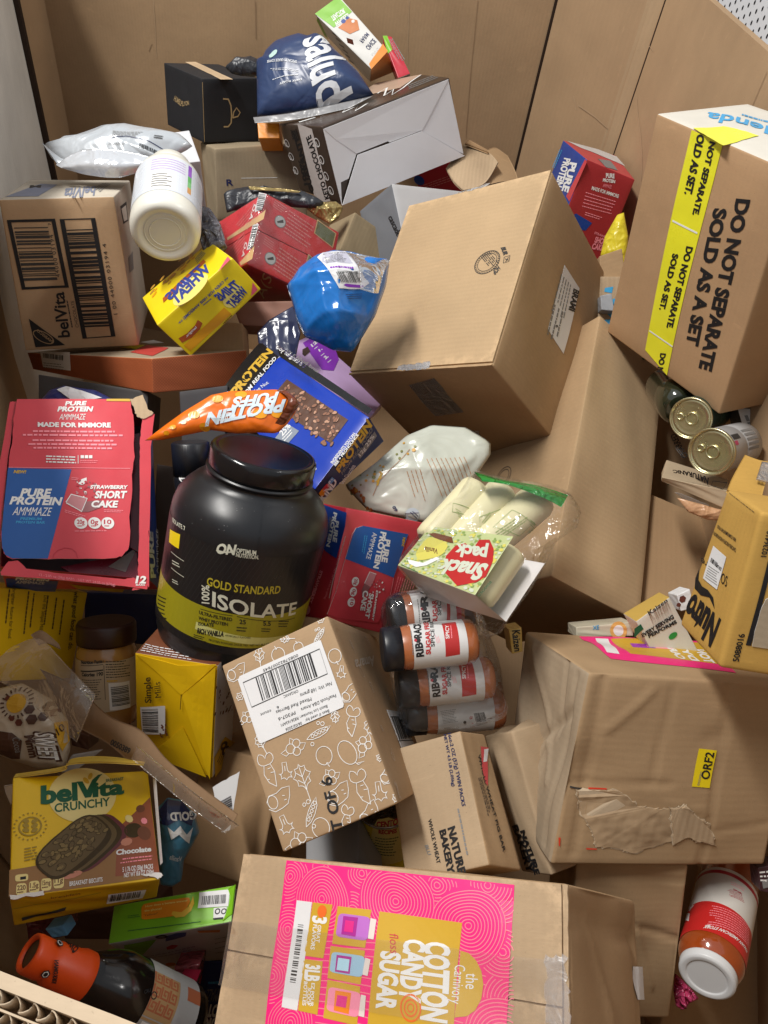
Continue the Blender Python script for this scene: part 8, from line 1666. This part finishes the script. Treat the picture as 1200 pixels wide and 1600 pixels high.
pts = [[at(z(640, 88), 0.765), at(z(690, 95), 0.765), at(z(745, 152), 0.768)], [at(z(690, 140), 0.752), at(z(725, 150), 0.752), at(z(742, 160), 0.76)], [at(z(600, 288), 0.762), at(z(660, 270), 0.765), at(z(720, 195), 0.768)]]
patch('gathered_end', pts, 14, 14, foil('brown bag end', (0.17, 0.04, 0.015, 1), 0.3, 0.0, 0.7, 40), r_, 0.0006, wob=0.0012)

# blue bag
z = Z(320, 260, 3); BLB = foil('blue polybag', (0.012, 0.17, 0.56, 1), 0.17, 0.0, 0.55, 13)
po, r_ = bag('polybag', 'shiny blue plastic bag with a white barcode label', 'bag', zz((385, 560), (412, 525), (440, 480), (520, 420), (600, 398), (690, 405), (800, 440), (868, 440), (850, 560), (800, 700), (740, 800), (690, 872), (600, 862), (540, 830), (470, 800), (430, 720), (410, 640)), z(620, 640), 1.0, (0.05, -0.62, 0.78), 0.050, BLB, power=2.6, folds=0.024, nf=3.6, seed=5)
z = Z(440, 380, 6.667); P = Print(po, lift=0.0012)
P.poly(zz((370, 150), (430, 100), (560, 92), (660, 85), (740, 160), (775, 215), (830, 280), (860, 360), (915, 420), (830, 480), (720, 482), (600, 472), (540, 370), (480, 270), (420, 200)), LBL, 0); P.poly(zz((420, 195), (470, 215), (745, 215), (660, 90), (430, 102)), ink('label lilac grey', (0.50, 0.50, 0.60, 1)), 1); P.lines(*zz((440, 120), (720, 200), (440, 205)) if False else zz((430, 115), (680, 100), (470, 210)), DGR, 8, 2, 3, 0.35); P.lines(*zz((500, 245), (760, 245), (510, 270)), VIO, 1, 2, 3, 0.7); P.bars(z(565, 305), z(790, 295), z(620, 410), DGR, 2, 24, 3); P.poly(zz((645, 440), (670, 425), (830, 440), (860, 450), (830, 470), (680, 458)), VIO, 2); P.build('label', r_)
P = Print(po, lift=0.0012); P.lines(*zz((665, 530), (850, 520), (690, 590)), NVY, 3, 1, 3, 0.3); P.build('printed_marks', r_)
pts = [[at(z(55, 440), 1.0), at(z(130, 400), 1.0)], [at(z(85, 540), 0.995), at(z(155, 545), 0.99)], [at(z(105, 580), 1.0), at(z(125, 560), 0.998)]]
cc = patch('candy_stripe_corner', pts, 8, 10, ink('stripe white', (0.7, 0.7, 0.7, 1), 0.3), r_, 0.0006)
pts = [[at(z(665, 88), 0.985), at(z(900, 130), 0.98), at(z(1130, 180), 0.985)], [at(z(800, 250), 0.95), at(z(950, 300), 0.95), at(z(1070, 300), 0.96)], [at(z(820, 480), 0.94), at(z(960, 520), 0.945), at(z(1010, 520), 0.955)]]
patch('clear_overwrap', pts, 14, 14, film('overwrap', (0.97, 0.97, 1, 1), 0.05, 0.9, 30, 0.6, 0.15), r_, 0.0004, wob=0.003)

# floral pouch
z = Z(460, 660, 2.609); FLP = foil('ivory pouch laminate', (0.56, 0.58, 0.50, 1), 0.26, 0.0, 0.45, 15)
po, r_ = bag('tea_pouch', 'ivory foil pouch with small orange flowers behind the snack bag', 'pouch', zz((203, 258), (330, 165), (455, 55), (560, 10), (700, 20), (800, 80), (800, 132), (740, 220), (660, 310), (600, 376), (545, 414), (420, 386), (300, 360), (250, 308)), z(510, 230), 1.0, (-0.1, -0.5, 0.86), 0.024, FLP, power=2.8, folds=0.020, nf=4, seed=12)
P = Print(po, lift=0.001); OPR = ink('copper print', (0.42, 0.20, 0.09, 1), 0.4); rr = random.Random(4)
P.lines(*zz((530, 150), (600, 320), (700, 140)), OPR, 9, 1, 3, 0.16, 0.35, 0.12); P.lines(*zz((450, 200), (490, 330), (520, 190)), OPR, 4, 1, 5, 0.16, 0.3, 0.15)
FLO = ink('flower rust', (0.40, 0.13, 0.035, 1)); FLY = ink('flower amber', (0.62, 0.33, 0.05, 1)); FLG = ink('leaf olive', (0.22, 0.22, 0.07, 1))
for k in range(34):
    t = rr.random(); x, y = ((215 + 250 * t + rr.uniform(0, 50), 262 - 190 * t + rr.uniform(-8, 32)) if k % 3 else (225 + 80 * t + rr.uniform(0, 25), 270 + 90 * t + rr.uniform(-10, 10)))
    P.disc(z(x, y), rr.uniform(0.0014, 0.003), (FLO, FLY, FLG)[k % 3], 1 + (k % 2), 7)
P.stroke(zz((320, 300), (345, 240), (470, 110)), 0.0008, OPR, 1); P.stroke(zz((335, 245), (352, 225), (358, 205), (345, 232), (338, 258)), 0.003, GLD, 2)
P.T('09', *zz((398, 345), (410, 365), (410, 340)), NVY, 1, 'b'); P.lines(*zz((470, 370), (500, 400), (482, 358)), NVY, 2, 1, 3, 0.4); P.disc(z(480, 378), 0.010, ink('sticker blue white', (0.48, 0.54, 0.58, 1), 0.2), 0, 16); P.build('printed_design', r_)

# snack pack in a clear bag
SNW = ink('sleeve white', (0.66, 0.63, 0.62, 1), 0.45); SNG = ink('sleeve pale green', (0.50, 0.56, 0.27, 1), 0.35)
bx = Box('snack_sleeve', 'green and white cardboard sleeve of dessert rolls with a red heart', 'box', 'snack', {'L': SNW, 'B': SNW, 'K': SNW, 'F': SNG}, r=0.0008, rough=0.0004)
z = Z(600, 720, 3.75); P = Print(bx.f['F']); rr = random.Random(6); G1 = ink('sage print', (0.26, 0.38, 0.10, 1)); G2 = ink('lemon print', (0.66, 0.60, 0.12, 1)); G3 = ink('mist print', (0.60, 0.64, 0.52, 1))
for k in range(420): P.disc(z(0, 0), 0.001, G1, 0, 5) if False else None
o_, ax_, bx_ = (0, 0), 0, 0
for k in range(380):
    u, v = rr.uniform(0.02, 0.98), rr.uniform(0.03, 0.97); s_ = rr.uniform(0.0006, 0.0020); t0 = rr.uniform(0, 3)
    P.puv([(u + s_ * math.cos(t0 + t) / P.su * 1.6, v + s_ * math.sin(t0 + t) / P.sv) for t in (0, 1.3, 2.6, 3.9, 5.2)], (G1, G2, G3)[k % 3], 1)
HRT = ink('heart red', (0.48, 0.02, 0.02, 1), 0.4); P.poly(zz((430, 735), (352, 650), (365, 560), (420, 500), (480, 485), (515, 530), (560, 465), (620, 465), (645, 520), (640, 590), (600, 680), (540, 715)), HRT, 2)
P.T('pack', *zz((612, 515), (425, 490), (598, 590)), G3, 3, 'k'); P.T('Snack', *zz((618, 612), (348, 580), (560, 700)), G3, 3, 'k')
P.rrect(zz((185, 540), (265, 440), (385, 490), (340, 560), (200, 590)), G2, 2, 0.3); P.T('Vanilla', *zz((320, 520), (240, 505), (316, 548)), BRN, 3, 'b'); P.poly(zz((262, 430), (300, 425), (400, 450), (408, 485), (370, 478), (300, 455)), BRN, 3); P.poly(zz((140, 580), (230, 600), (310, 565), (330, 575), (250, 615), (190, 625), (150, 605)), WHT, 2); P.stroke(zz((100, 610), (200, 655)), 0.0007, DGN, 2); P.T('CSO0008', *zz((560, 800), (635, 715), (550, 790)), DGN, 3, 'r'); P.build('printed_design', bx.root)
ROL = ink('cream roll', (0.76, 0.70, 0.44, 1), 0.35, 0.4, 0.06, 0.15)
for k, (pa_, pb_, lb_) in enumerate((((255, 480), (560, 150), 'left cream-coloured dessert roll in the clear snack bag'), ((400, 510), (715, 165), 'middle cream-coloured dessert roll in the clear snack bag'), ((560, 520), (930, 210), 'right cream-coloured dessert roll in the clear snack bag'), ((690, 860), (830, 560), 'cream dessert roll seen in the open end of the sleeve'))):
    dd = (0.846, 0.842, 0.838, 0.822)[k]; a_, b_ = at(z(*pa_), dd), at(z(*pb_), dd + 0.03)
    if k == 3: a_, b_ = bx.tri(0.83, 0.05, -0.5), bx.tri(0.83, 0.97, -0.5)
    L_ = (b_ - a_).length; r0 = (0.0195, 0.0195, 0.0215, 0.0165)[k]
    lt = Lathe(a_, b_, [(r0 * 0.7, 0), (r0 * 0.95, 0.004), (r0, 0.012), (r0 * 1.0, L_ * 0.5), (r0 * 1.02, L_ * 0.9), (r0 * 0.92, L_ * 0.96), (r0 * 0.6, L_)])
    th_ = thing('dessert_roll', lb_, 'roll', lt.frame(), 'cream dessert rolls in the snack bag'); lt.mesh('wrapper', ROL, th_, n=48, squash=lambda f, zz_: 1 + 0.02 * math.sin(3 * f + zz_ * 60))
    if k < 3:
        lt.setrange(L_ * 0.35, L_ * 0.9); lt.gv = [0.25, 0.5, 0.75]; P = Print(lt, lift=0.0006)
        q = ((405, 250), (520, 290), (490, 320), (400, 300)) if k == 0 else (((560, 330), (680, 285), (660, 320), (560, 390)) if k == 1 else ((640, 390), (750, 290), (868, 370), (790, 440)))
        P.stroke(zz(*q), 0.0007, G1, 1, closed=True); P.lines(z(q[0][0] + 10, q[0][1] + 25), z(q[2][0] - 40, q[1][1] + 5), z(q[0][0] + 30, q[0][1] + 80), G1, 4, 1, 3 + k, 0.3)
        if k == 2: P.T('9x14', *zz((850, 435), (915, 400), (845, 420)), G1, 1, 'r')
        P.build('printed_design', th_)
po, r_ = bag('clear_bag', 'crinkled clear plastic bag around the dessert rolls and their sleeve', 'bag', zz((72, 612), (180, 470), (300, 330), (430, 220), (528, 65), (700, 108), (1000, 158), (1100, 198), (1158, 290), (1132, 392), (1010, 470), (955, 600), (860, 760), (722, 945), (700, 1000), (575, 1058), (545, 960), (515, 850), (230, 780), (130, 690)), z(600, 560), 0.84, (-0.25, -0.35, 0.9), 0.055, film('snack bag film', (0.99, 0.99, 0.99, 1), 0.012, 0.38, 22, 0.45, 0.08), part='film_bag', power=3.0, folds=0.006, nf=6, seed=3, back=0.3)
pts = [[at(z(528, 65), 0.845), at(z(700, 112), 0.845), at(z(900, 145), 0.845), at(z(1080, 200), 0.845)], [at(z(560, 100), 0.83), at(z(720, 125), 0.83), at(z(880, 165), 0.828), at(z(1060, 235), 0.83)], [at(z(575, 120), 0.828), at(z(720, 140), 0.828), at(z(930, 215), 0.825), at(z(1040, 272), 0.828)]]
patch('green_band', pts, 24, 8, foil('green film print', (0.02, 0.24, 0.035, 1), 0.16, 0.0, 0.7, 40), r_, 0.0004, wob=0.002)

# dark pouches at the back
CHP = foil('charcoal pouch', (0.022, 0.025, 0.033, 1), 0.4, 0.0, 0.6, 24); z = Z(0, 0, 3)
bag('coffee_pouch', 'small crumpled charcoal pouch on top of the black gift box', 'pouch', zz((1055, 315), (1110, 275), (1180, 268), (1225, 285), (1240, 350), (1190, 360), (1130, 355), (1085, 345)), z(1150, 318), 1.40, (0, -0.6, 0.8), 0.018, CHP, folds=0.010, nf=5, seed=2)
z = Z(330, 290, 5.714)
po, r_ = bag('coffee_pouch', 'flattened black pouch with gold lining behind the red tea cartons', 'pouch', zz((108, 62), (220, 30), (330, 12), (480, 25), (700, 50), (830, 55), (950, 112), (1015, 155), (960, 200), (800, 200), (530, 160), (300, 190), (180, 215), (140, 245)), z(520, 110), 1.25, (0.0, -0.5, 0.86), 0.015, CHP, folds=0.012, nf=6, seed=8)
GLF = foil('gold lining', (0.42, 0.32, 0.13, 1), 0.28, 0.6, 0.6, 40)
pts = [[at(z(330, 8), 1.238), at(z(560, 20), 1.236), at(z(800, 50), 1.236)], [at(z(345, 35), 1.234), at(z(560, 48), 1.232), at(z(780, 62), 1.233)]]
patch('gold_edge', pts, 20, 4, GLF, r_, 0.0006, wob=0.002)
bag('snack_pouch', 'crinkled bronze foil pouch under the chocolate carton', 'pouch', zz((830, 180), (920, 130), (1010, 160), (1120, 150), (1180, 200), (1140, 290), (1060, 345), (940, 280), (860, 215)), z(1010, 225), 1.26, (0, -0.5, 0.86), 0.015, GLF, folds=0.014, nf=6, seed=6)
bag('plastic_wrap', 'scrap of dark translucent plastic between white bottle and red tea cartons', 'wrap', [(312, 322), (328, 325), (345, 350), (356, 388), (340, 402), (318, 395), (308, 360)], (330, 362), 1.11, (0, -0.5, 0.86), 0.012, foil('smoky plastic', (0.11, 0.105, 0.12, 1), 0.14, 0.0, 0.9, 60), folds=0.012, nf=9, seed=6)
# torn kraft paper at the back, and scraps beside the right wall
z = Z(380, 0, 3)
pts = [[at(z(950, 790), 1.46), at(z(1010, 700), 1.50), at(z(1045, 668), 1.52)], [at(z(985, 850), 1.43), at(z(1080, 750), 1.46), at(z(1150, 715), 1.50)], [at(z(1030, 892), 1.42), at(z(1130, 860), 1.43), at(z(1195, 760), 1.47)]]
r_ = thing('torn_carton', 'torn open kraft carton top between chocolate carton and middle carton', 'box', Matrix.Translation(at(z(1080, 790), 1.46)))
patch('flap', pts, 18, 18, KT, r_, 0.003, wob=0.006, seed=4)
pts = [[at(z(1140, 705), 1.52), at(z(1180, 690), 1.54), at(z(1240, 730), 1.55)], [at(z(1150, 790), 1.48), at(z(1200, 790), 1.50), at(z(1275, 800), 1.52)], [at(z(1130, 870), 1.44), at(z(1220, 850), 1.47), at(z(1290, 850), 1.5)]]
patch('flap', pts, 14, 14, K2, r_, 0.003, wob=0.004, seed=6)
pts = [[at(z(1040, 672), 1.50), at(z(1150, 715), 1.49)], [at(z(1060, 655), 1.52), at(z(1150, 705), 1.51)]]
patch('torn_edge', pts, 14, 4, K3, r_, 0.003, wob=0.003, seed=7)
slab_box('orange_carton', 'small orange carton end between black gift box and chocolate carton', 'box', ((402, 192), (436, 192), (437, 216), (404, 216)), 1.40, 0.05, {'*': ORG})
bag('fruit_pouch', 'yellow lemon print pouch by the right wall behind the dark red carton', 'pouch', [(965, 335), (975, 332), (982, 370), (978, 418), (962, 425), (938, 400), (945, 370)], (963, 385), 1.27, (-0.5, -0.7, 0.5), 0.015, foil('lemon yellow', (0.70, 0.58, 0.03, 1), 0.3, 0, 0.4), folds=0.004, seed=3)
slab_box('kraft_scrap', 'small kraft carton flap below the dark red protein bar carton', 'box', ((937, 400), (972, 388), (978, 440), (938, 448)), 1.20, 0.03, {'*': K2})
bx = slab_box('kraft_scrap', 'kraft and sky blue printed carton corner right of the middle carton', 'box', ((938, 432), (975, 432), (972, 512), (932, 512)), 1.19, 0.03, {'*': KT})
P = Print(bx.f['F']); SKY = ink('sky print', (0.05, 0.36, 0.66, 1)); P.poly([(945, 450), (958, 448), (956, 458), (944, 456)], SKY, 1); P.poly([(950, 470), (962, 466), (958, 480), (966, 486), (958, 500), (946, 488)], SKY, 1); P.poly([(944, 500), (958, 498), (960, 512), (942, 512)], SKY, 1); P.build('printed_design', bx.root)
slab_box('grey_pack', 'grey silvery pack corner under the sky blue scrap', 'pack', ((938, 462), (956, 458), (960, 486), (940, 484)), 1.17, 0.03, {'*': ink('silver pack', (0.38, 0.40, 0.43, 1), 0.3)})

# things glimpsed between the cartons on the left
slab_box('shipping_carton', 'brown carton in the gap below the wheat cracker box', 'box', ((300, 500), (378, 505), (382, 565), (300, 560)), 1.13, 0.05, {'*': K3})
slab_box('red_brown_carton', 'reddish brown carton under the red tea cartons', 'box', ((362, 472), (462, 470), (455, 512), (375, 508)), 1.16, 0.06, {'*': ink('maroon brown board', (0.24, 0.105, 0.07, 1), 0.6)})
bag('plastic_wrap', 'dark blue translucent wrap left of the blue bag', 'wrap', [(402, 520), (420, 500), (458, 478), (470, 520), (462, 560), (430, 565), (405, 548)], (435, 525), 1.09, (0, -0.5, 0.86), 0.004, foil('indigo wrap', (0.030, 0.036, 0.085, 1), 0.2, 0.0, 0.35, 20), folds=0.006, nf=4, seed=16)
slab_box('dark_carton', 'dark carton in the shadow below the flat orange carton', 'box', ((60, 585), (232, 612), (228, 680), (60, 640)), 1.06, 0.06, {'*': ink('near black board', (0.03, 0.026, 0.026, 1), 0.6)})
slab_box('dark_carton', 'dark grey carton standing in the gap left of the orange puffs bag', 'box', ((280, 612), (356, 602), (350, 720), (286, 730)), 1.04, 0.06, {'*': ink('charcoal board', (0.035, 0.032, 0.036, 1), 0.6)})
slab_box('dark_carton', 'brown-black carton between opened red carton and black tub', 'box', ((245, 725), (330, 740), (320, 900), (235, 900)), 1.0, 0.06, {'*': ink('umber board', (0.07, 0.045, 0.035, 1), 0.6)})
po, r_ = bag('blue_pouch', 'navy pouch with a white strip behind the opened red carton', 'pouch', [(58, 632), (78, 610), (100, 603), (150, 610), (185, 628), (180, 650), (60, 650)], (112, 630), 1.0, (0, -0.5, 0.86), 0.014, foil('royal pouch', (0.012, 0.02, 0.13, 1), 0.3, 0, 0.5), folds=0.004, seed=3)
P = Print(po, lift=0.0012); P.poly([(89, 609), (104, 604), (160, 622), (140, 626), (110, 624)], LBL, 1); P.build('label', r_)
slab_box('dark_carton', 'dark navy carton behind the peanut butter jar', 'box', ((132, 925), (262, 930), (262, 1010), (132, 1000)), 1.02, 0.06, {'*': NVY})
# marshmallow pouch
z = Z(0, 980, 3.158); SWM = foil('cream pouch', (0.52, 0.44, 0.34, 1), 0.35, 0.0, 0.3, 20)
po, r_ = bag('sweet_pouch', 'cream and brown sweets pouch with bubble lettering under the torn tape, left edge', 'pouch', zz((-80, 310), (0, 300), (110, 275), (255, 355), (335, 460), (348, 600), (322, 692), (200, 702), (60, 655), (-80, 600)), z(140, 490), 0.815, (0.1, -0.5, 0.86), 0.026, SWM, power=3.2, folds=0.004, seed=3)
P = Print(po, lift=0.001); CHO = ink('pouch brown', (0.07, 0.025, 0.012, 1)); P.poly(zz((-70, 500), (60, 520), (110, 560), (100, 650), (60, 650), (-70, 595)), CHO, 0)
P.disc(z(80, 375), 0.0098, ink('pouch amber', (0.66, 0.38, 0.03, 1)), 2)
for k in range(20):
    t = k / 20 * 6.283; u, v = P.uv(z(80, 375)); P.stroke([(u + 0.0122 * math.cos(t) / P.su, v + 0.0122 * math.sin(t) / P.sv), (u + 0.0160 * math.cos(t) / P.su, v + 0.0160 * math.sin(t) / P.sv)], 0.0016, CHO, 2, uvin=True)
for c, r0 in (((158, 455), 0.0058), ((215, 440), 0.005), ((245, 390), 0.0055), ((95, 470), 0.004), ((148, 405), 0.005), ((270, 420), 0.004), ((40, 350), 0.003), ((60, 450), 0.003)): P.disc(z(*c), r0, CHO if r0 > 0.0045 else HEX, 2, 6)
P.T('SWEET', *zz((168, 512), (198, 660), (270, 518)), CHO, 2, 'k'); P.T('SWEET', *zz((174, 520), (202, 652), (262, 524)), WHT, 4, 'b'); P.T('Mmm', *zz((122, 535), (150, 645), (168, 530)), CHO, 2, 'k'); P.T('Cocoa', *zz((62, 545), (78, 620), (98, 542)), GRY, 2, 'r')
P.poly(zz((268, 470), (335, 460), (345, 560), (310, 612), (285, 560)), ink('pouch amber', None) if False else _mats[('ink', 'pouch amber')], 1); P.T('10', *zz((290, 535), (325, 500), (275, 505)), CHO, 2, 'b'); P.build('printed_design', r_)
slab_box('snack_pack', 'small dark brown pack squeezed behind the torn tape', 'pack', ((108, 1138), (140, 1150), (138, 1172), (112, 1165)), 0.84, 0.03, {'*': CHO})
slab_box('paper_scrap', 'white paper scrap standing behind the yellow biscuit box', 'paper', ((112, 1180), (160, 1172), (118, 1205), (95, 1208)), 0.82, 0.004, {'*': ink('dull paper', (0.42, 0.40, 0.38, 1))})
# long torn strip of packing tape with paper stuck to it
r_ = thing('tape_strip', 'long torn strip of brown packing tape lying across the yellow cartons', 'tape', Matrix.Translation(at((190, 1150), 0.77)))
up_ = [(20, 1010), (62, 998), (105, 1040), (150, 1085)]; lw_ = [(-30, 1050), (18, 1076), (70, 1118), (120, 1160)]
pts = [[at(p, 0.79 - 0.012 * i + 0.012 * (i % 2)) for i, p in enumerate(up_)], [at(((p[0] + q[0]) / 2, (p[1] + q[1]) / 2), 0.780 - 0.012 * i) for i, (p, q) in enumerate(zip(up_, lw_))], [at(q, 0.785 - 0.012 * i) for i, q in enumerate(lw_)]]
patch('tape_band', pts, 36, 14, film('cloudy tape', (0.96, 0.94, 0.91, 1), 0.10, 0.5, 20, 0.5, 0.15, (0.5, 0.44, 0.38, 1)), r_, 0.0003, wob=0.005, seed=5)
KFT = kraft('kraft fibre shreds', (0.22, 0.13, 0.07, 1), 'x', 0.3, crease=0.4)
up2 = [(62, 1045), (118, 1072), (170, 1118), (222, 1142), (262, 1188), (318, 1232), (372, 1272)]; lw2 = [(88, 1095), (112, 1130), (165, 1160), (205, 1192), (262, 1232), (302, 1268), (348, 1300)]
pts = [[at(p, 0.772 - 0.011 * i + 0.004 * (i % 2)) for i, p in enumerate(up2)], [at(((p[0] + q[0]) / 2 + 3 * (-1) ** i, (p[1] + q[1]) / 2), 0.770 - 0.011 * i) for i, (p, q) in enumerate(zip(up2, lw2))], [at(q, 0.776 - 0.011 * i - 0.003 * (i % 2)) for i, q in enumerate(lw2)]]
patch('torn_paper', pts, 60, 10, KFT, r_, 0.0005, wob=0.003, seed=8)
pts = [[at((215, 1165), 0.722), at((290, 1228), 0.705), at((374, 1290), 0.690)], [at((205, 1185), 0.724), at((280, 1248), 0.707), at((352, 1302), 0.692)]]
patch('tape_band', pts, 30, 6, film('clear packing tape', None) if False else _mats[('film', 'cloudy tape')], r_, 0.0003, wob=0.003, seed=9)
pts = [[at((48, 992), 0.80), at((66, 985), 0.80), at((92, 1006), 0.80)], [at((60, 1008), 0.79), at((74, 1005), 0.79), at((95, 1014), 0.79)]]
patch('torn_paper', pts, 8, 4, KFT, r_, 0.0008, wob=0.003, seed=9)
qd = Quad([at(z(500, 520), 0.748), at(z(660, 600), 0.738), at(z(655, 625), 0.738), at(z(495, 545), 0.748)]); P = Print(qd, lift=0.006); P.T('0050389', *zz((560, 570), (655, 618), (570, 545)), BLK, 1, 'k'); P.build('lettering', r_)
# blue squeeze pouch
z = Z(0, 980, 3.158)
po, r_ = bag('milk_pouch', 'pale blue drink pouch with upside-down white lettering right of the yellow biscuit box', 'pouch', [(246, 1262), (262, 1246), (285, 1250), (305, 1272), (312, 1300), (300, 1322), (287, 1345), (284, 1376), (268, 1386), (250, 1382), (247, 1320)], (274, 1310), 0.785, (0.1, -0.45, 0.88), 0.022, foil('teal blue pouch', (0.055, 0.20, 0.31, 1), 0.3, 0.0, 0.35, 24), folds=0.003, seed=5)
P = Print(po, lift=0.001); P.poly([(247, 1268), (262, 1248), (285, 1252), (303, 1275), (300, 1290), (280, 1280), (262, 1290), (248, 1285)], NVY, 0); P.T('GOLD', *zz((968, 905), (838, 915), (975, 940)), WHT, 1, 'k'); P.poly([(262, 1292), (272, 1300), (282, 1290), (292, 1304), (302, 1292), (296, 1318), (280, 1304), (268, 1312)], WHT, 1); P.T('Vanilla', (284, 1345), (265, 1342), (285, 1338), WHT, 1, 'r'); P.build('printed_design', r_)
# torn white barcode label stuck on the kraft carton
lbx = [o for o in COL.objects if o.get('label', '').startswith('kraft carton with a torn barcode label')][0]
qd = Quad([at(z(1050, 790), 0.800), at(z(1182, 712), 0.800), at(z(1135, 1000), 0.795), at(z(1095, 1012), 0.795)])
sheet('torn_label', qd, rect_uv(0, 0, 1, 1), LBL, lbx, 0.0003, 0.0, 8, 8, 0.01, 3); P = Print(qd, lift=0.0008); P.bars(z(1085, 860), z(1110, 930), z(1140, 830), BLK, 1, 14, 3); P.build('barcode', lbx)
# bits at the bottom
CRI = ink('crimson pack', (0.24, 0.01, 0.03, 1), 0.25, 0.5, 0.15, 0.3); z = Z(200, 1380, 6.667)
slab_box('snack_pack', 'crimson snack pack next to the upside-down blue carton', 'pack', ((275, 1543), (303, 1545), (292, 1612), (262, 1610)), 0.70, 0.03, {'*': CRI})
bx = slab_box('snack_pack', 'pack in pinkish film with a pale printed side, lower left of the front carton', 'pack', ((272, 1512), (312, 1508), (306, 1548), (276, 1542)), 0.735, 0.03, {'*': foil('pink film pack', (0.30, 0.06, 0.07, 1), 0.2, 0, 0.8, 60)})
bx = slab_box('paper_card', 'grey printed card leaning beside the soy sauce bottle', 'paper', ((268, 1570), (277, 1568), (268, 1610), (252, 1608)), 0.675, 0.004, {'*': SLB})
P = Print(bx.f['F']); P.lines((268, 1572), (276, 1572), (258, 1606), DGR, 6, 1, 3, 0.4); P.build('lettering', bx.root)
slab_box('foil_pack', 'bit of pale blue foil behind the orange bottle cap', 'pack', ((70, 1452), (98, 1446), (106, 1462), (82, 1466)), 0.70, 0.02, {'*': ink('sky foil', (0.12, 0.32, 0.55, 1), 0.2)})
slab_box('foil_pack', 'maroon wrapped pack under the yellow biscuit box', 'pack', ((40, 1440), (98, 1432), (104, 1462), (45, 1478)), 0.74, 0.03, {'*': foil('maroon film', (0.13, 0.02, 0.03, 1), 0.25, 0, 0.7, 50)})
bag('candy_wrapper', 'pink crinkled candy wrapper under the lid of the red sauce jar', 'wrapper', [(1054, 1520), (1066, 1530), (1080, 1545), (1092, 1560), (1078, 1566), (1066, 1578), (1056, 1572), (1052, 1548)], (1068, 1552), 0.83, (0, -0.4, 0.9), 0.012, foil('pink wrapper', (0.55, 0.06, 0.16, 1), 0.16, 0, 0.9, 70), folds=0.012, nf=8, seed=4)
bx = slab_box('foil_pack', 'black and white printed pack at the right edge beside the sauce jar', 'pack', ((1184, 1356), (1215, 1350), (1218, 1400), (1188, 1392)), 0.80, 0.02, {'*': ink('dark pack', (0.05, 0.02, 0.025, 1), 0.3)})
P = Print(bx.f['F']); P.lines((1186, 1360), (1215, 1356), (1188, 1378), WHT, 3, 1, 3, 0.4, 0, 0.3); P.poly([(1190, 1376), (1200, 1372), (1200, 1386), (1192, 1388)], GRY, 1); P.build('printed_design', bx.root)
po, r_ = bag('snack_pouch', 'cream and orange pouch under the tan snack carton', 'pouch', [(1058, 778), (1085, 785), (1120, 795), (1142, 800), (1136, 815), (1105, 812), (1075, 800)], (1100, 798), 0.92, (0, -0.5, 0.86), 0.008, foil('peach pouch', (0.62, 0.36, 0.20, 1), 0.3, 0, 0.4), folds=0.004, seed=8)
